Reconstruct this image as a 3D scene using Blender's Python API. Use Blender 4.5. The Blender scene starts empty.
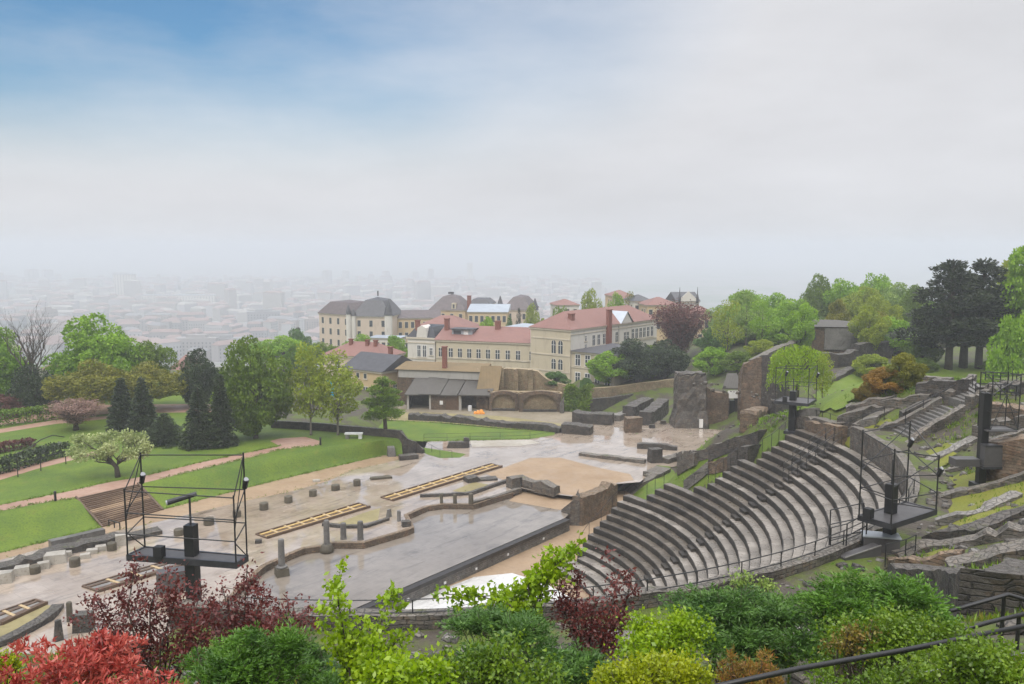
import bpy, math, random
import numpy as np
from mathutils import Vector
PI = math.pi
SC = bpy.context.scene
COL = SC.collection
random.seed(7)
RNG = np.random.default_rng(11)

# ------------------------------------------------------------------ camera
FPX, CAMZ, YH = 850.0, 26.0, 246.0
PITCH = math.atan((342 - YH) / FPX)
CP, SP = math.cos(PITCH), math.sin(PITCH)
cd = bpy.data.cameras.new("camera"); cam = bpy.data.objects.new("camera", cd); COL.objects.link(cam)
cam.location = (0, 0, CAMZ); cam.rotation_euler = (PI / 2 - PITCH, 0, 0)
cd.sensor_width = 36; cd.lens = FPX / 1024 * 36; cd.clip_end = 40000; cd.clip_start = 0.05
SC.camera = cam

def ray(x, y):
    u = (342 - y) / FPX
    return ((x - 512) / FPX, CP + u * SP, -SP + u * CP)
def pz(x, y, z):                       # where the view line through (x, y) meets height z
    d = ray(x, y); t = (z - CAMZ) / d[2]
    return Vector((d[0] * t, d[1] * t, z))
def pd(x, y, Y):                       # where it reaches the distance Y
    d = ray(x, y); t = Y / d[1]
    return Vector((d[0] * t, Y, CAMZ + d[2] * t))

# ------------------------------------------------------------------ ground shape
CX, CY, R1, TR, RI, Z1 = -5.756, 60.689, 14.993, 0.6758, 0.4628, 0.2     # centre and rows of the theatre
def sm(x, a, b):
    t = np.clip((x - a) / (b - a), 0, 1); return t * t * (3 - 2 * t)
def H(x, y):
    x = np.asarray(x, float); y = np.asarray(y, float)
    dx, dy = x - CX, y - CY
    r = np.hypot(dx, dy); th = np.degrees(np.arctan2(dy, dx))
    base = np.interp(y, [-50, 140, 170, 210, 290, 420, 900, 1e5], [-2.6, -2.6, -3, -7, -16, -34, -97, -97])
    cap = np.interp(th, [-180, -30, 0, 20, 60, 180], [24.3, 24.3, 15.2, 14, 13, 13])
    prof = np.interp(r, [0, 15, 31.0, 31.6, 33.2], [-3, -1.9, 8.9, 10.2, 12.25])
    prof = np.where(r > 33.5, np.minimum(12.25 + .45 * (r - 33.5), cap), prof)
    fo = np.interp(th, [-180, -116, -103, 18, 25, 43, 56, 180], [0, 0, 1, 1, .88, .60, 0, 0])
    fi = np.interp(th, [-180, -116, -103, 15, 43, 60, 180], [0, 0, 1, 1, .12, 0, 0])
    f = fi + (fo - fi) * sm(r, 29, 36)
    fade = 1 - sm(r, 62, 100) * sm(y, 55, 75)
    hill = base + (prof - base) * f * fade
    back = base + 10.5 * sm(x, 20, 46) * sm(y, 92, 125) * (1 - sm(y, 230, 330))
    left = base + 4.7 * sm(-x, 14, 22) * sm(y, 98, 116) * (1 - sm(y, 150, 240))
    bank = base + 3.0 * sm(x, 11, 16) * sm(y, 76, 84) * (1 - sm(y, 120, 140)) * (1 - sm(x, 40, 60))
    yard = base + 4.3 * sm(x, 8, 13) * sm(y, 149, 153) * (1 - sm(y, 176, 200)) * (1 - sm(x, 60, 80))
    und = .12 * np.sin(x * .9 + 1.3 * np.sin(y * .7)) * np.cos(y * 1.1)
    return np.maximum(np.maximum(np.maximum(np.maximum(hill, bank), back), left), yard) + np.where(r > 34, und, 0)
def h1(x, y): return float(H(x, y))
def hit(x, y, dz=0.0, t0=4.0, t1=260.0):       # where the view line meets the ground (raised by dz)
    d = np.array(ray(x, y)); t = np.arange(t0, t1, .1)
    g = CAMZ + d[2] * t - H(d[0] * t, d[1] * t) - dz
    i = int(np.argmax(g < 0)) if (g < 0).any() else len(t) - 1
    return Vector((d[0] * t[i], d[1] * t[i], CAMZ + d[2] * t[i]))

# ------------------------------------------------------------------ objects
def tag(o, label=None, cat=None, group=None, kind=None):
    if label: o['label'] = label
    if cat: o['category'] = cat
    if group: o['group'] = group
    if kind: o['kind'] = kind
    return o
def link(name, me, parent=None):
    o = bpy.data.objects.new(name, me); COL.objects.link(o)
    if parent is not None: o.parent = parent
    return o
def thing(name, label, cat, loc=(0, 0, 0), rz=0, group=None):
    o = link(name, None); o.location = loc; o.rotation_euler = (0, 0, rz); o.empty_display_size = .2
    return tag(o, label, cat, group)
def dup(o, loc=None, rz=None, scale=None, label=None, group=None, parent=None):
    c = o.copy(); COL.objects.link(c); c.parent = parent
    if loc is not None: c.location = loc
    if rz is not None: c.rotation_euler = (0, 0, rz)
    if scale is not None: c.scale = scale
    if label: c['label'] = label
    if group: c['group'] = group
    for ch in list(o.children):
        if ch is not c: dup(ch, parent=c)
    return c

class MB:
    def __init__(s): s.v = []; s.f = []; s.m = []
    def add(s, V, F, mi=0):
        b = len(s.v); s.v += [tuple(p) for p in V]
        for q in F: s.f.append([i + b for i in q]); s.m.append(mi)
        return s
    def obox(s, c, ux, sx, sy, z0, z1, mi=0, taper=0):
        # box centred on c (xy), long axis ux (unit xy), sizes sx along, sy across
        ux = Vector((ux[0], ux[1])).normalized(); uy = Vector((-ux.y, ux.x)); V = []
        for z, k in ((z0, 1), (z1, 1 - taper)):
            for a, b in ((-1, -1), (1, -1), (1, 1), (-1, 1)):
                p = Vector((c[0], c[1])) + ux * (a * sx / 2 * k) + uy * (b * sy / 2 * k); V.append((p.x, p.y, z))
        return s.add(V, [(3, 2, 1, 0), (4, 5, 6, 7), (0, 1, 5, 4), (1, 2, 6, 5), (2, 3, 7, 6), (3, 0, 4, 7)], mi)
    def box(s, x0, x1, y0, y1, z0, z1, mi=0):
        return s.obox(((x0 + x1) / 2, (y0 + y1) / 2), (1, 0), x1 - x0, y1 - y0, z0, z1, mi)
    def tube(s, p, q, r, n=6, r2=None, mi=0):
        p, q = Vector(p), Vector(q); d = (q - p)
        if d.length < 1e-6: return s
        d.normalize(); a = d.orthogonal().normalized(); b = d.cross(a); r2 = r if r2 is None else r2; V = []
        for c, rr in ((p, r), (q, r2)):
            for i in range(n):
                t = 2 * PI * i / n; V.append(c + a * (math.cos(t) * rr) + b * (math.sin(t) * rr))
        F = [(i, (i + 1) % n, n + (i + 1) % n, n + i) for i in range(n)]
        return s.add(V, F + [tuple(reversed(range(n))), tuple(range(n, 2 * n))], mi)
    def path(s, pts, rs, n=6, mi=0):
        # one continuous bent tube
        pts = [Vector(p) for p in pts]; V = []; k = len(pts)
        if not hasattr(rs, '__len__'): rs = [rs] * k
        ref = Vector((.31, .17, .93))
        for i, p in enumerate(pts):
            d = (pts[min(i + 1, k - 1)] - pts[max(i - 1, 0)]).normalized()
            a = d.cross(ref)
            if a.length < .05: a = d.orthogonal()
            a.normalize(); b = d.cross(a)
            for j in range(n):
                t = 2 * PI * j / n; V.append(p + a * (math.cos(t) * rs[i]) + b * (math.sin(t) * rs[i]))
        F = [(i * n + j, i * n + (j + 1) % n, (i + 1) * n + (j + 1) % n, (i + 1) * n + j) for i in range(k - 1) for j in range(n)]
        return s.add(V, F + [tuple(reversed(range(n))), tuple(range((k - 1) * n, k * n))], mi)
    def prism(s, poly, z0, z1, mi=0, top=None):
        n = len(poly); V = [(p[0], p[1], z0) for p in poly] + [(p[0], p[1], z1) for p in poly]
        s.add(V, [(i, (i + 1) % n, n + (i + 1) % n, n + i) for i in range(n)], mi)
        b = len(s.v) - n; s.f.append(list(range(b, b + n))); s.m.append(mi if top is None else top)
        return s
    def lathe(s, c, prof, n=14, mi=0):
        V = []
        for r, z in prof:
            for i in range(n):
                t = 2 * PI * i / n; V.append((c[0] + r * math.cos(t), c[1] + r * math.sin(t), c[2] + z))
        k = len(prof)
        F = [(a * n + i, a * n + (i + 1) % n, (a + 1) * n + (i + 1) % n, (a + 1) * n + i) for a in range(k - 1) for i in range(n)]
        return s.add(V, F + [tuple(reversed(range(n))), tuple(range((k - 1) * n, k * n))], mi)
    def build(s, name, mats, parent=None, smooth=False, loc=None):
        me = bpy.data.meshes.new(name)
        if loc is not None:
            l = Vector(loc); s.v = [tuple(Vector(p) - l) for p in s.v]
        me.from_pydata(s.v, [], s.f); me.validate()
        for m in (mats if isinstance(mats, (list, tuple)) else [mats]): me.materials.append(m)
        if len(me.polygons) == len(s.m): me.polygons.foreach_set('material_index', s.m)
        if smooth: me.polygons.foreach_set('use_smooth', [True] * len(me.polygons))
        me.update()
        o = link(name, me, parent)
        if loc is not None: o.location = loc
        return o

def sheet(name, pts, mat, res=None, kind='structure'):
    """flat sheet from a polygon of world points"""
    me = bpy.data.meshes.new(name); P = [tuple(p) for p in pts]
    me.from_pydata(P, [], [list(range(len(P)))]); me.materials.append(mat); me.update()
    import bmesh
    bm = bmesh.new(); bm.from_mesh(me); bmesh.ops.recalc_face_normals(bm, faces=bm.faces)
    for f in bm.faces:
        if f.normal.z < 0: f.normal_flip()
    bmesh.ops.triangulate(bm, faces=bm.faces); bm.to_mesh(me); bm.free()
    return tag(link(name, me), kind=kind)

def np_mesh(name, V, F, mats, mi=None):
    me = bpy.data.meshes.new(name); V = np.asarray(V, np.float32); F = np.asarray(F, np.int32); k = F.shape[1]
    me.vertices.add(len(V)); me.vertices.foreach_set('co', V.ravel())
    me.loops.add(F.size); me.loops.foreach_set('vertex_index', F.ravel())
    me.polygons.add(len(F)); me.polygons.foreach_set('loop_start', np.arange(0, F.size, k, dtype=np.int32))
    me.polygons.foreach_set('loop_total', np.full(len(F), k, np.int32))
    for m in mats: me.materials.append(m)
    if mi is not None: me.polygons.foreach_set('material_index', np.asarray(mi, np.int32))
    me.update(calc_edges=True); me.validate()
    return me

# ------------------------------------------------------------------ materials
MAT = {}
class N:
    def __init__(s, name):
        s.m = bpy.data.materials.new(name); s.m.use_nodes = True; s.t = s.m.node_tree; s.n = s.t.nodes; s.n.clear()
        s.out = s.n.new('ShaderNodeOutputMaterial'); s.b = s.n.new('ShaderNodeBsdfPrincipled')
        s.t.links.new(s.b.outputs[0], s.out.inputs[0]); MAT[name] = s.m
        s.geo = s.n.new('ShaderNodeNewGeometry'); s.pos = s.geo.outputs['Position']
    def l(s, a, b): s.t.links.new(a, b)
    def noise(s, scale, detail=5, rough=.6, vec=None, dist=0):
        x = s.n.new('ShaderNodeTexNoise'); x.inputs['Scale'].default_value = scale; x.inputs['Detail'].default_value = detail
        x.inputs['Roughness'].default_value = rough; x.inputs['Distortion'].default_value = dist; s.l(vec or s.pos, x.inputs['Vector']); return x.outputs['Fac']
    def voro(s, scale, out='Distance', feat='F1', vec=None, rnd=1):
        x = s.n.new('ShaderNodeTexVoronoi'); x.feature = feat; x.inputs['Scale'].default_value = scale
        x.inputs['Randomness'].default_value = rnd; s.l(vec or s.pos, x.inputs['Vector']); return x.outputs[out]
    def scaled(s, v):
        x = s.n.new('ShaderNodeVectorMath'); x.operation = 'MULTIPLY'; s.l(s.pos, x.inputs[0]); x.inputs[1].default_value = v; return x.outputs[0]
    def ramp(s, fac, stops, interp='LINEAR'):
        x = s.n.new('ShaderNodeValToRGB'); cr = x.color_ramp; cr.interpolation = interp
        while len(cr.elements) < len(stops): cr.elements.new(.5)
        for e, (p, c) in zip(cr.elements, stops):
            e.position = p; e.color = (c, c, c, 1) if isinstance(c, (int, float)) else (*c, 1)
        s.l(fac, x.inputs[0]); return x.outputs[0]
    def mix(s, fac, a, b, mode='MIX'):
        x = s.n.new('ShaderNodeMix'); x.data_type = 'RGBA'; x.blend_type = mode
        if isinstance(fac, (int, float)): x.inputs[0].default_value = fac
        else: s.l(fac, x.inputs[0])
        for i, v in ((6, a), (7, b)):
            if isinstance(v, tuple): x.inputs[i].default_value = (*v, 1)
            else: s.l(v, x.inputs[i])
        return x.outputs[2]
    def math(s, op, a, b=0.):
        x = s.n.new('ShaderNodeMath'); x.operation = op
        for i, v in ((0, a), (1, b)):
            if isinstance(v, (int, float)): x.inputs[i].default_value = v
            else: s.l(v, x.inputs[i])
        return x.outputs[0]
    def col(s, v):
        if isinstance(v, tuple): s.b.inputs['Base Color'].default_value = (*v, 1)
        else: s.l(v, s.b.inputs['Base Color'])
        return s
    def rough(s, v):
        if isinstance(v, (int, float)): s.b.inputs['Roughness'].default_value = v
        else: s.l(v, s.b.inputs['Roughness'])
        return s
    def bump(s, h, strength=.5, dist=.05):
        x = s.n.new('ShaderNodeBump'); x.inputs['Strength'].default_value = strength; x.inputs['Distance'].default_value = dist
        s.l(h, x.inputs['Height']); s.l(x.outputs[0], s.b.inputs['Normal']); return s

def plain(name, c, rough=.6, var=.25, scale=3., metal=0, bump=.15):
    k = N(name); n = k.noise(scale); lo = tuple(v * (1 - var) for v in c); hi = tuple(min(1, v * (1 + var)) for v in c)
    k.col(k.ramp(n, [(.3, lo), (.7, hi)])).rough(rough); k.b.inputs['Metallic'].default_value = metal
    if bump: k.bump(k.noise(scale * 5), bump, .02)
    return k.m

def rubble(name, dark, light, tint, scale=2.6, moss=None, rough=.62, mossamt=.55, bw=.42, bh=.17):
    """old coursed masonry on the faces, broken stones on top, weathered and damp"""
    k = N(name); w0 = k.n.new('ShaderNodeTexNoise'); w0.inputs['Scale'].default_value = 1.4; w0.inputs['Detail'].default_value = 4; k.l(k.pos, w0.inputs['Vector'])
    vm = k.n.new('ShaderNodeVectorMath'); vm.operation = 'MULTIPLY_ADD'; k.l(w0.outputs['Color'], vm.inputs[0]); vm.inputs[1].default_value = (.34, .34, .22); k.l(k.pos, vm.inputs[2]); v = vm.outputs[0]
    sx = k.n.new('ShaderNodeSeparateXYZ'); k.l(v, sx.inputs[0]); u = k.math('ADD', k.math('MULTIPLY', sx.outputs[0], .83), k.math('MULTIPLY', sx.outputs[1], .71))
    cb = k.n.new('ShaderNodeCombineXYZ'); k.l(u, cb.inputs[0]); k.l(sx.outputs[2], cb.inputs[1])
    br = k.n.new('ShaderNodeTexBrick'); k.l(cb.outputs[0], br.inputs['Vector']); br.inputs['Scale'].default_value = 1; br.inputs['Brick Width'].default_value = bw; br.inputs['Row Height'].default_value = bh
    br.inputs['Mortar Size'].default_value = .022; br.inputs['Mortar Smooth'].default_value = .6; br.offset = .43; br.squash = 1.35; br.squash_frequency = 3
    for q, cc in (('Color1', (0, 0, 0)), ('Color2', (1, 1, 1)), ('Mortar', (.4, .4, .4))): br.inputs[q].default_value = (*cc, 1)
    cell = k.voro(scale, 'Color', vec=v); edge = k.voro(scale, 'Distance', 'DISTANCE_TO_EDGE', vec=v); sep = k.n.new('ShaderNodeSeparateColor'); k.l(cell, sep.inputs[0])
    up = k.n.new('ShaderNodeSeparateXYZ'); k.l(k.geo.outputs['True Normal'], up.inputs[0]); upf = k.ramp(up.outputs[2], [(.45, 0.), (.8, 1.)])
    bsep = k.n.new('ShaderNodeSeparateColor'); k.l(br.outputs['Color'], bsep.inputs[0])
    val = k.mix(upf, k.mix(.35, bsep.outputs[0], sep.outputs[0]), sep.outputs[0]); c = k.mix(val, dark, light); c = k.mix(k.ramp(sep.outputs[1], [(.55, 0.), (.9, .75)]), c, tint)
    gap = k.mix(upf, br.outputs['Fac'], k.ramp(edge, [(0., 1.), (.09, 0.)])); c = k.mix(k.math('MULTIPLY', gap, .8), c, tuple(x * .45 for x in dark))
    big = k.noise(.45, 7, .7); c = k.mix(k.ramp(big, [(.42, 0.), (.62, .75)]), c, tuple(x * .6 for x in dark))
    fine = k.noise(7, 7, .72); c = k.mix(k.ramp(fine, [(.50, .0), (.72, .7)]), c, light); c = k.mix(k.ramp(fine, [(.30, .8), (.46, 0.)]), c, tuple(x * .4 for x in dark))
    c = k.mix(k.math('MULTIPLY', upf, .5), c, tuple(min(1, x * 1.35) for x in light))  # tops paled in the colour, standing in for sky reflected on wet stone
    if moss: c = k.mix(k.math('MULTIPLY', upf, k.ramp(k.noise(1.1, 6, .65), [(1 - mossamt, 0.), (1.12 - mossamt, .9)])), c, moss)
    k.col(c).rough(k.ramp(k.noise(1.9), [(.38, rough - .3), (.62, rough + .15)]))
    k.bump(k.math('ADD', k.math('MULTIPLY', gap, -.7), k.math('MULTIPLY', k.noise(3.3, 9, .75), 1.1)), 1., .12); return k.m

# paving soaked by rain: same stone everywhere, roughness falls where water stands
def wet(name, c1, c2, c3, pud=.5, s=.18, slab=1.3, jamt=.35):
    k = N(name); n1 = k.noise(s, 7, .66); n2 = k.noise(.9, 6)
    c = k.mix(k.ramp(n1, [(.36, 0.), (.64, 1.)]), c1, c2); c = k.mix(k.ramp(n2, [(.45, 0.), (.8, .6)]), c, c3)
    rt = k.n.new('ShaderNodeVectorRotate'); rt.rotation_type = 'Z_AXIS'; rt.inputs['Angle'].default_value = -.9; k.l(k.pos, rt.inputs['Vector']); R_ = rt.outputs[0]
    br = k.n.new('ShaderNodeTexBrick'); k.l(R_, br.inputs['Vector']); br.inputs['Scale'].default_value = 1; br.inputs['Brick Width'].default_value = slab * 1.5; br.inputs['Row Height'].default_value = slab; br.inputs['Mortar Size'].default_value = .03
    for q, cc in (('Color1', .78), ('Color2', 1.), ('Mortar', .5)): br.inputs[q].default_value = (cc, cc, cc, 1)
    c = k.mix(jamt, c, br.outputs['Color'], 'MULTIPLY')
    st = k.n.new('ShaderNodeVectorMath'); st.operation = 'MULTIPLY'; k.l(R_, st.inputs[0]); st.inputs[1].default_value = (.3, 1.8, 1)
    c = k.mix(k.ramp(k.noise(.5, 7, .72, vec=st.outputs[0]), [(.53, 0.), (.68, .7)]), c, tuple(x * .42 for x in c1)); c = k.mix(k.ramp(k.noise(.22, 7, .75), [(.56, 0.), (.66, .5)]), c, tuple(x * .5 for x in c3))
    k.col(c); p = k.noise(s * 1.15, 6, .6, vec=k.scaled((1, 1.7, 1)))
    k.rough(k.ramp(p, [(pud - .05, .03), (pud + .07, .34)])); k.b.inputs['IOR'].default_value = 1.5
    k.b.inputs['Coat Weight'].default_value = .6; k.b.inputs['Coat Roughness'].default_value = .05
    k.bump(k.math('MULTIPLY', k.noise(3.2, 5), k.ramp(p, [(pud - .06, .02), (pud + .06, 1.)])), .16, .04); return k.m
wet('wet_paving', (.335, .265, .198), (.455, .380, .308), (.262, .193, .135), .58)
wet('wet_stage', (.222, .187, .150), (.295, .255, .212), (.175, .147, .115), .94, .12, 1.0, .2)
wet('white_paving', (.62, .60, .57), (.70, .69, .67), (.55, .53, .50), .5, .5)
def sand(name, a, b, c):
    k = N(name); q = k.mix(k.ramp(k.noise(.22, 6, .65), [(.35, 0.), (.65, 1.)]), a, b)
    q = k.mix(k.ramp(k.noise(2.2, 6), [(.5, 0.), (.8, .7)]), q, c); k.col(q).rough(k.ramp(k.noise(.4), [(.4, .5), (.6, .85)])); k.bump(k.noise(14), .35, .03); return k.m
sand('sand', (.265, .180, .108), (.335, .238, .150), (.20, .138, .085))
sand('path_gravel', (.29, .165, .115), (.38, .25, .19), (.24, .13, .085))
sand('pale_gravel', (.30, .265, .215), (.42, .39, .34), (.19, .18, .11))
sand('yellow_gravel', (.21, .175, .075), (.29, .245, .12), (.13, .115, .05))
sand('yard_soil', (.20, .165, .115), (.27, .225, .165), (.13, .12, .06))
sand('grey_gravel', (.16, .15, .14), (.24, .225, .21), (.10, .095, .09))
def grass(name, a, b, c, dry, s=1.):
    k = N(name); q = k.mix(k.ramp(k.noise(.16 * s, 7, .7), [(.35, 0.), (.65, 1.)]), a, b)
    q = k.mix(k.ramp(k.noise(6 * s, 4), [(.45, 0.), (.75, .8)]), q, c); q = k.mix(k.ramp(k.noise(.8 * s, 6, .7), [(.56, 0.), (.74, .75)]), q, dry)
    k.col(q).rough(.75); k.bump(k.noise(18, 3), .7, .06); return k.m
grass('lawn', (.062, .118, .003), (.132, .195, .005), (.036, .074, .0025), (.17, .155, .018))
grass('moss_grass', (.14, .155, .010), (.20, .20, .018), (.085, .10, .007), (.15, .115, .04), 2.2)
grass('bank_grass', (.085, .14, .007), (.14, .20, .012), (.05, .085, .005), (.15, .125, .035), 1.8)
# rough hillside: grass, soil and stones mixed
k = N('hillside'); g = k.mix(k.noise(1.2), (.05, .085, .007), (.11, .135, .012)); d = k.mix(k.noise(2.3, 7, .7), (.030, .024, .017), (.105, .085, .064))
q = k.mix(k.ramp(k.noise(.33, 6, .65), [(.44, 0.), (.56, 1.)]), g, d); k.col(q).rough(.8); k.bump(k.noise(5, 6), .9, .12)
k = N('far_ground'); q = k.mix(k.ramp(k.noise(.006, 6), [(.45, 0.), (.6, 1.)]), (.22, .21, .20), (.10, .14, .07)); q = k.mix(k.ramp(k.noise(.03, 4), [(.5, 0.), (.7, .7)]), q, (.30, .27, .25)); k.col(q).rough(.9)

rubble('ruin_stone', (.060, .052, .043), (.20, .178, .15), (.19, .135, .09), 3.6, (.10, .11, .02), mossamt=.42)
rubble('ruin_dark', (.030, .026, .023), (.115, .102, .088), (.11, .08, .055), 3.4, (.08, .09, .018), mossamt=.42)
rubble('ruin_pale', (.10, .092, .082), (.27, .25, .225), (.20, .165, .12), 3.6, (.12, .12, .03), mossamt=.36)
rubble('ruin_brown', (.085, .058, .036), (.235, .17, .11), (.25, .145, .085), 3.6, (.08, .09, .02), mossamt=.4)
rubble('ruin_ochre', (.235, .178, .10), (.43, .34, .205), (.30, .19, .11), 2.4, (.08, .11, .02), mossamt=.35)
plain('coping_dark', (.028, .024, .021), .5, .3, 2)
# old seat stone: treads pale and worn, rising faces damp, their shade put into the dark colour
def seat(name, a, b, dark, amt, rg, blocks=False):
    k = N(name); q = k.mix(k.ramp(k.noise(.8, 6, .65), [(.3, 0.), (.7, 1.)]), a, b); sp = k.noise(5.5, 5, .7); jn = None
    if blocks:
        p = k.n.new('ShaderNodeSeparateXYZ'); k.l(k.pos, p.inputs[0]); X, Y = k.math('SUBTRACT', p.outputs[0], CX), k.math('SUBTRACT', p.outputs[1], CY)
        r = k.math('SQRT', k.math('ADD', k.math('MULTIPLY', X, X), k.math('MULTIPLY', Y, Y))); row = k.math('FLOOR', k.math('DIVIDE', k.math('SUBTRACT', r, R1 - .06), TR))
        s = k.math('ADD', k.math('MULTIPLY', k.math('ARCTAN2', Y, X), 19.), k.math('MULTIPLY', row, .37)); s = k.math('ADD', s, k.math('MULTIPLY', k.noise(.7, 2), .5))
        cb = k.n.new('ShaderNodeCombineXYZ'); k.l(k.math('FLOOR', s), cb.inputs[0]); k.l(row, cb.inputs[1]); wn_ = k.n.new('ShaderNodeTexWhiteNoise'); wn_.noise_dimensions = '2D'; k.l(cb.outputs[0], wn_.inputs['Vector'])
        q = k.mix(k.ramp(wn_.outputs['Value'], [(.0, .75), (.5, 0.)]), q, tuple(x * .62 for x in a)); q = k.mix(k.ramp(wn_.outputs['Value'], [(.8, 0.), (1., .6)]), q, tuple(x * 1.25 for x in b))
        jn = k.ramp(k.math('FRACT', s), [(0., 1.), (.035, 0.)]); q = k.mix(k.math('MULTIPLY', jn, .75), q, dark)
    q = k.mix(k.ramp(sp, [(.66 - amt * .3, 0.), (.82 - amt * .2, .8)]), q, dark); q = k.mix(k.ramp(k.noise(22, 3), [(.6, 0.), (.75, .5)]), q, b)
    q = k.mix(k.ramp(k.noise(.28, 7, .7), [(.47, 0.), (.66, .75)]), q, tuple(x * .55 for x in a))
    h = k.noise(10, 6)
    if jn is not None: h = k.math('SUBTRACT', h, k.math('MULTIPLY', jn, .6))
    k.col(q).rough(k.ramp(k.noise(1.1), [(.35, rg), (.65, rg + .3)])); k.bump(h, .6, .05); return k.m
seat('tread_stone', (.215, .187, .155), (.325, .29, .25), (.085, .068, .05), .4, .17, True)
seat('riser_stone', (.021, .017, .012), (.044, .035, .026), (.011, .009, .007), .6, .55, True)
seat('tread_brown', (.098, .080, .060), (.17, .143, .112), (.046, .036, .025), .6, .25, True)
seat('column_stone', (.10, .094, .088), (.18, .172, .16), (.045, .04, .035), .5, .45)
seat('drum_stone', (.068, .056, .036), (.115, .10, .07), (.034, .03, .02), .5, .5)
seat('white_stone', (.29, .265, .225), (.43, .40, .35), (.15, .13, .10), .45, .4)
seat('slab_stone', (.11, .102, .092), (.20, .19, .175), (.06, .053, .045), .5, .25)
plain('black_metal', (.012, .012, .013), .45, .3, 4, 0)
plain('dark_steel', (.045, .045, .05), .42, .3, 3, .3)
plain('grey_steel', (.30, .31, .32), .4, .2, 3, .5)
plain('grey_panel', (.07, .066, .066), .5, .15, 3)
plain('speaker_black', (.012, .012, .013), .6, .2, 6)
plain('glass', (.05, .06, .07), .12, .2, 2, 0, 0)
plain('lamp_glass', (.35, .36, .38), .1, .1, 2, 0, 0)
plain('timber_pale', (.42, .31, .17), .6, .25, 5)
plain('timber_yellow', (.44, .30, .11), .6, .2, 5)
plain('timber_dark', (.10, .06, .035), .55, .3, 4)
plain('step_board', (.13, .085, .055), .5, .3, 4)
plain('bench_white', (.55, .55, .54), .4, .1, 3)
plain('bark', (.07, .055, .042), .85, .4, 6, 0, .8)
plain('bark_pale', (.17, .15, .125), .85, .4, 6, 0, .8)
plain('red_chimney', (.20, .075, .052), .8, .25, 6)
plain('slate', (.058, .057, .062), .5, .25, 1.2)
plain('slate_red', (.095, .074, .073), .55, .25, 1.2)
plain('zinc', (.42, .46, .50), .35, .12, .6, .3)
plain('black_tarp', (.02, .022, .028), .4, .3, 2)
plain('orange_plastic', (.75, .30, .05), .5, .15, 3)
plain('blue_cloth', (.02, .36, .55), .6, .15, 3)
plain('white_paint', (.68, .67, .65), .5, .08, 2)
plain('white_bin', (.6, .6, .6), .5, .08, 2)
plain('asphalt', (.055, .054, .054), .5, .25, 2)
def wall(name, a, b, st):
    k = N(name); q = k.mix(k.noise(.35, 6, .65), a, b); q = k.mix(k.ramp(k.noise(.9, 6, .7, vec=k.scaled((1.2, 1.2, .35))), [(.52, 0.), (.75, .65)]), q, st); k.col(q).rough(.85); k.bump(k.noise(6), .2, .03)
wall('plaster_yellow', (.46, .395, .285), (.55, .485, .36), (.33, .27, .19))
wall('plaster_white', (.56, .53, .47), (.64, .61, .56), (.42, .39, .33))
wall('plaster_pink', (.50, .41, .32), (.60, .50, .40), (.36, .29, .22))
wall('plaster_ochre', (.50, .37, .21), (.56, .43, .26), (.38, .29, .18))
wall('plaster_grey', (.33, .31, .28), (.42, .40, .37), (.24, .22, .19))
wall('stone_trim', (.52, .46, .36), (.58, .52, .42), (.40, .34, .26))
def tiles(name, a, b, st):
    k = N(name); q = k.mix(k.noise(1.5, 5), a, b); q = k.mix(k.ramp(k.noise(.25, 6, .7), [(.5, 0.), (.75, .6)]), q, st); k.col(q).rough(.7)
    w = k.n.new('ShaderNodeTexWave'); w.inputs['Scale'].default_value = 1.3; k.l(k.pos, w.inputs['Vector']); k.bump(w.outputs[1], .25, .05)
tiles('roof_tile', (.195, .092, .075), (.25, .135, .112), (.14, .072, .06))
tiles('roof_old', (.15, .10, .045), (.22, .155, .07), (.09, .07, .032))
tiles('roof_dark', (.06, .054, .047), (.10, .092, .08), (.04, .036, .03))
def city(name, stops):
    k = N(name); oi = k.n.new('ShaderNodeObjectInfo'); k.col(k.ramp(oi.outputs['Random'], stops, 'CONSTANT')).rough(.8)
city('city_wall', [(0, (.36, .34, .33)), (.2, (.29, .27, .26)), (.4, (.42, .41, .41)), (.6, (.33, .28, .25)), (.8, (.25, .245, .25))])  # wall and roof colours greyed toward the haze, painting in part of the fade
city('city_roof', [(0, (.25, .17, .15)), (.35, (.29, .21, .19)), (.6, (.20, .195, .20)), (.8, (.23, .16, .14))])

def leaf(name, a, b, dark, trans=.35, rough=.5, s=.55):
    k = N(name); c = k.mix(k.geo.outputs['Random Per Island'], a, b)
    c = k.mix(k.ramp(k.noise(s, 4), [(.36, .8), (.60, 0.)]), c, dark); k.col(c).rough(rough)
    t = k.n.new('ShaderNodeBsdfTranslucent'); k.l(c, t.inputs[0]); m = k.n.new('ShaderNodeMixShader'); m.inputs[0].default_value = trans
    k.l(k.b.outputs[0], m.inputs[1]); k.l(t.outputs[0], m.inputs[2]); k.l(m.outputs[0], k.out.inputs[0]); return k.m
leaf('leaf_bright', (.22, .40, .012), (.33, .52, .03), (.14, .28, .010))
leaf('leaf_green', (.135, .225, .012), (.215, .31, .02), (.075, .14, .008))
leaf('leaf_yellow', (.28, .36, .018), (.39, .44, .03), (.18, .25, .012))
leaf('leaf_olive', (.23, .235, .014), (.31, .29, .025), (.12, .14, .010))
leaf('leaf_pale', (.24, .36, .07), (.36, .47, .11), (.14, .24, .04))
leaf('leaf_dark', (.026, .052, .010), (.050, .082, .016), (.010, .022, .005), .12)
leaf('leaf_pine', (.022, .038, .010), (.042, .058, .016), (.009, .016, .005), .08)
leaf('leaf_spruce', (.032, .055, .016), (.058, .085, .024), (.015, .028, .009), .1)
leaf('leaf_copper', (.15, .052, .042), (.22, .09, .072), (.08, .028, .026))
leaf('leaf_pink', (.34, .20, .165), (.44, .29, .24), (.2, .12, .09))
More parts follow.
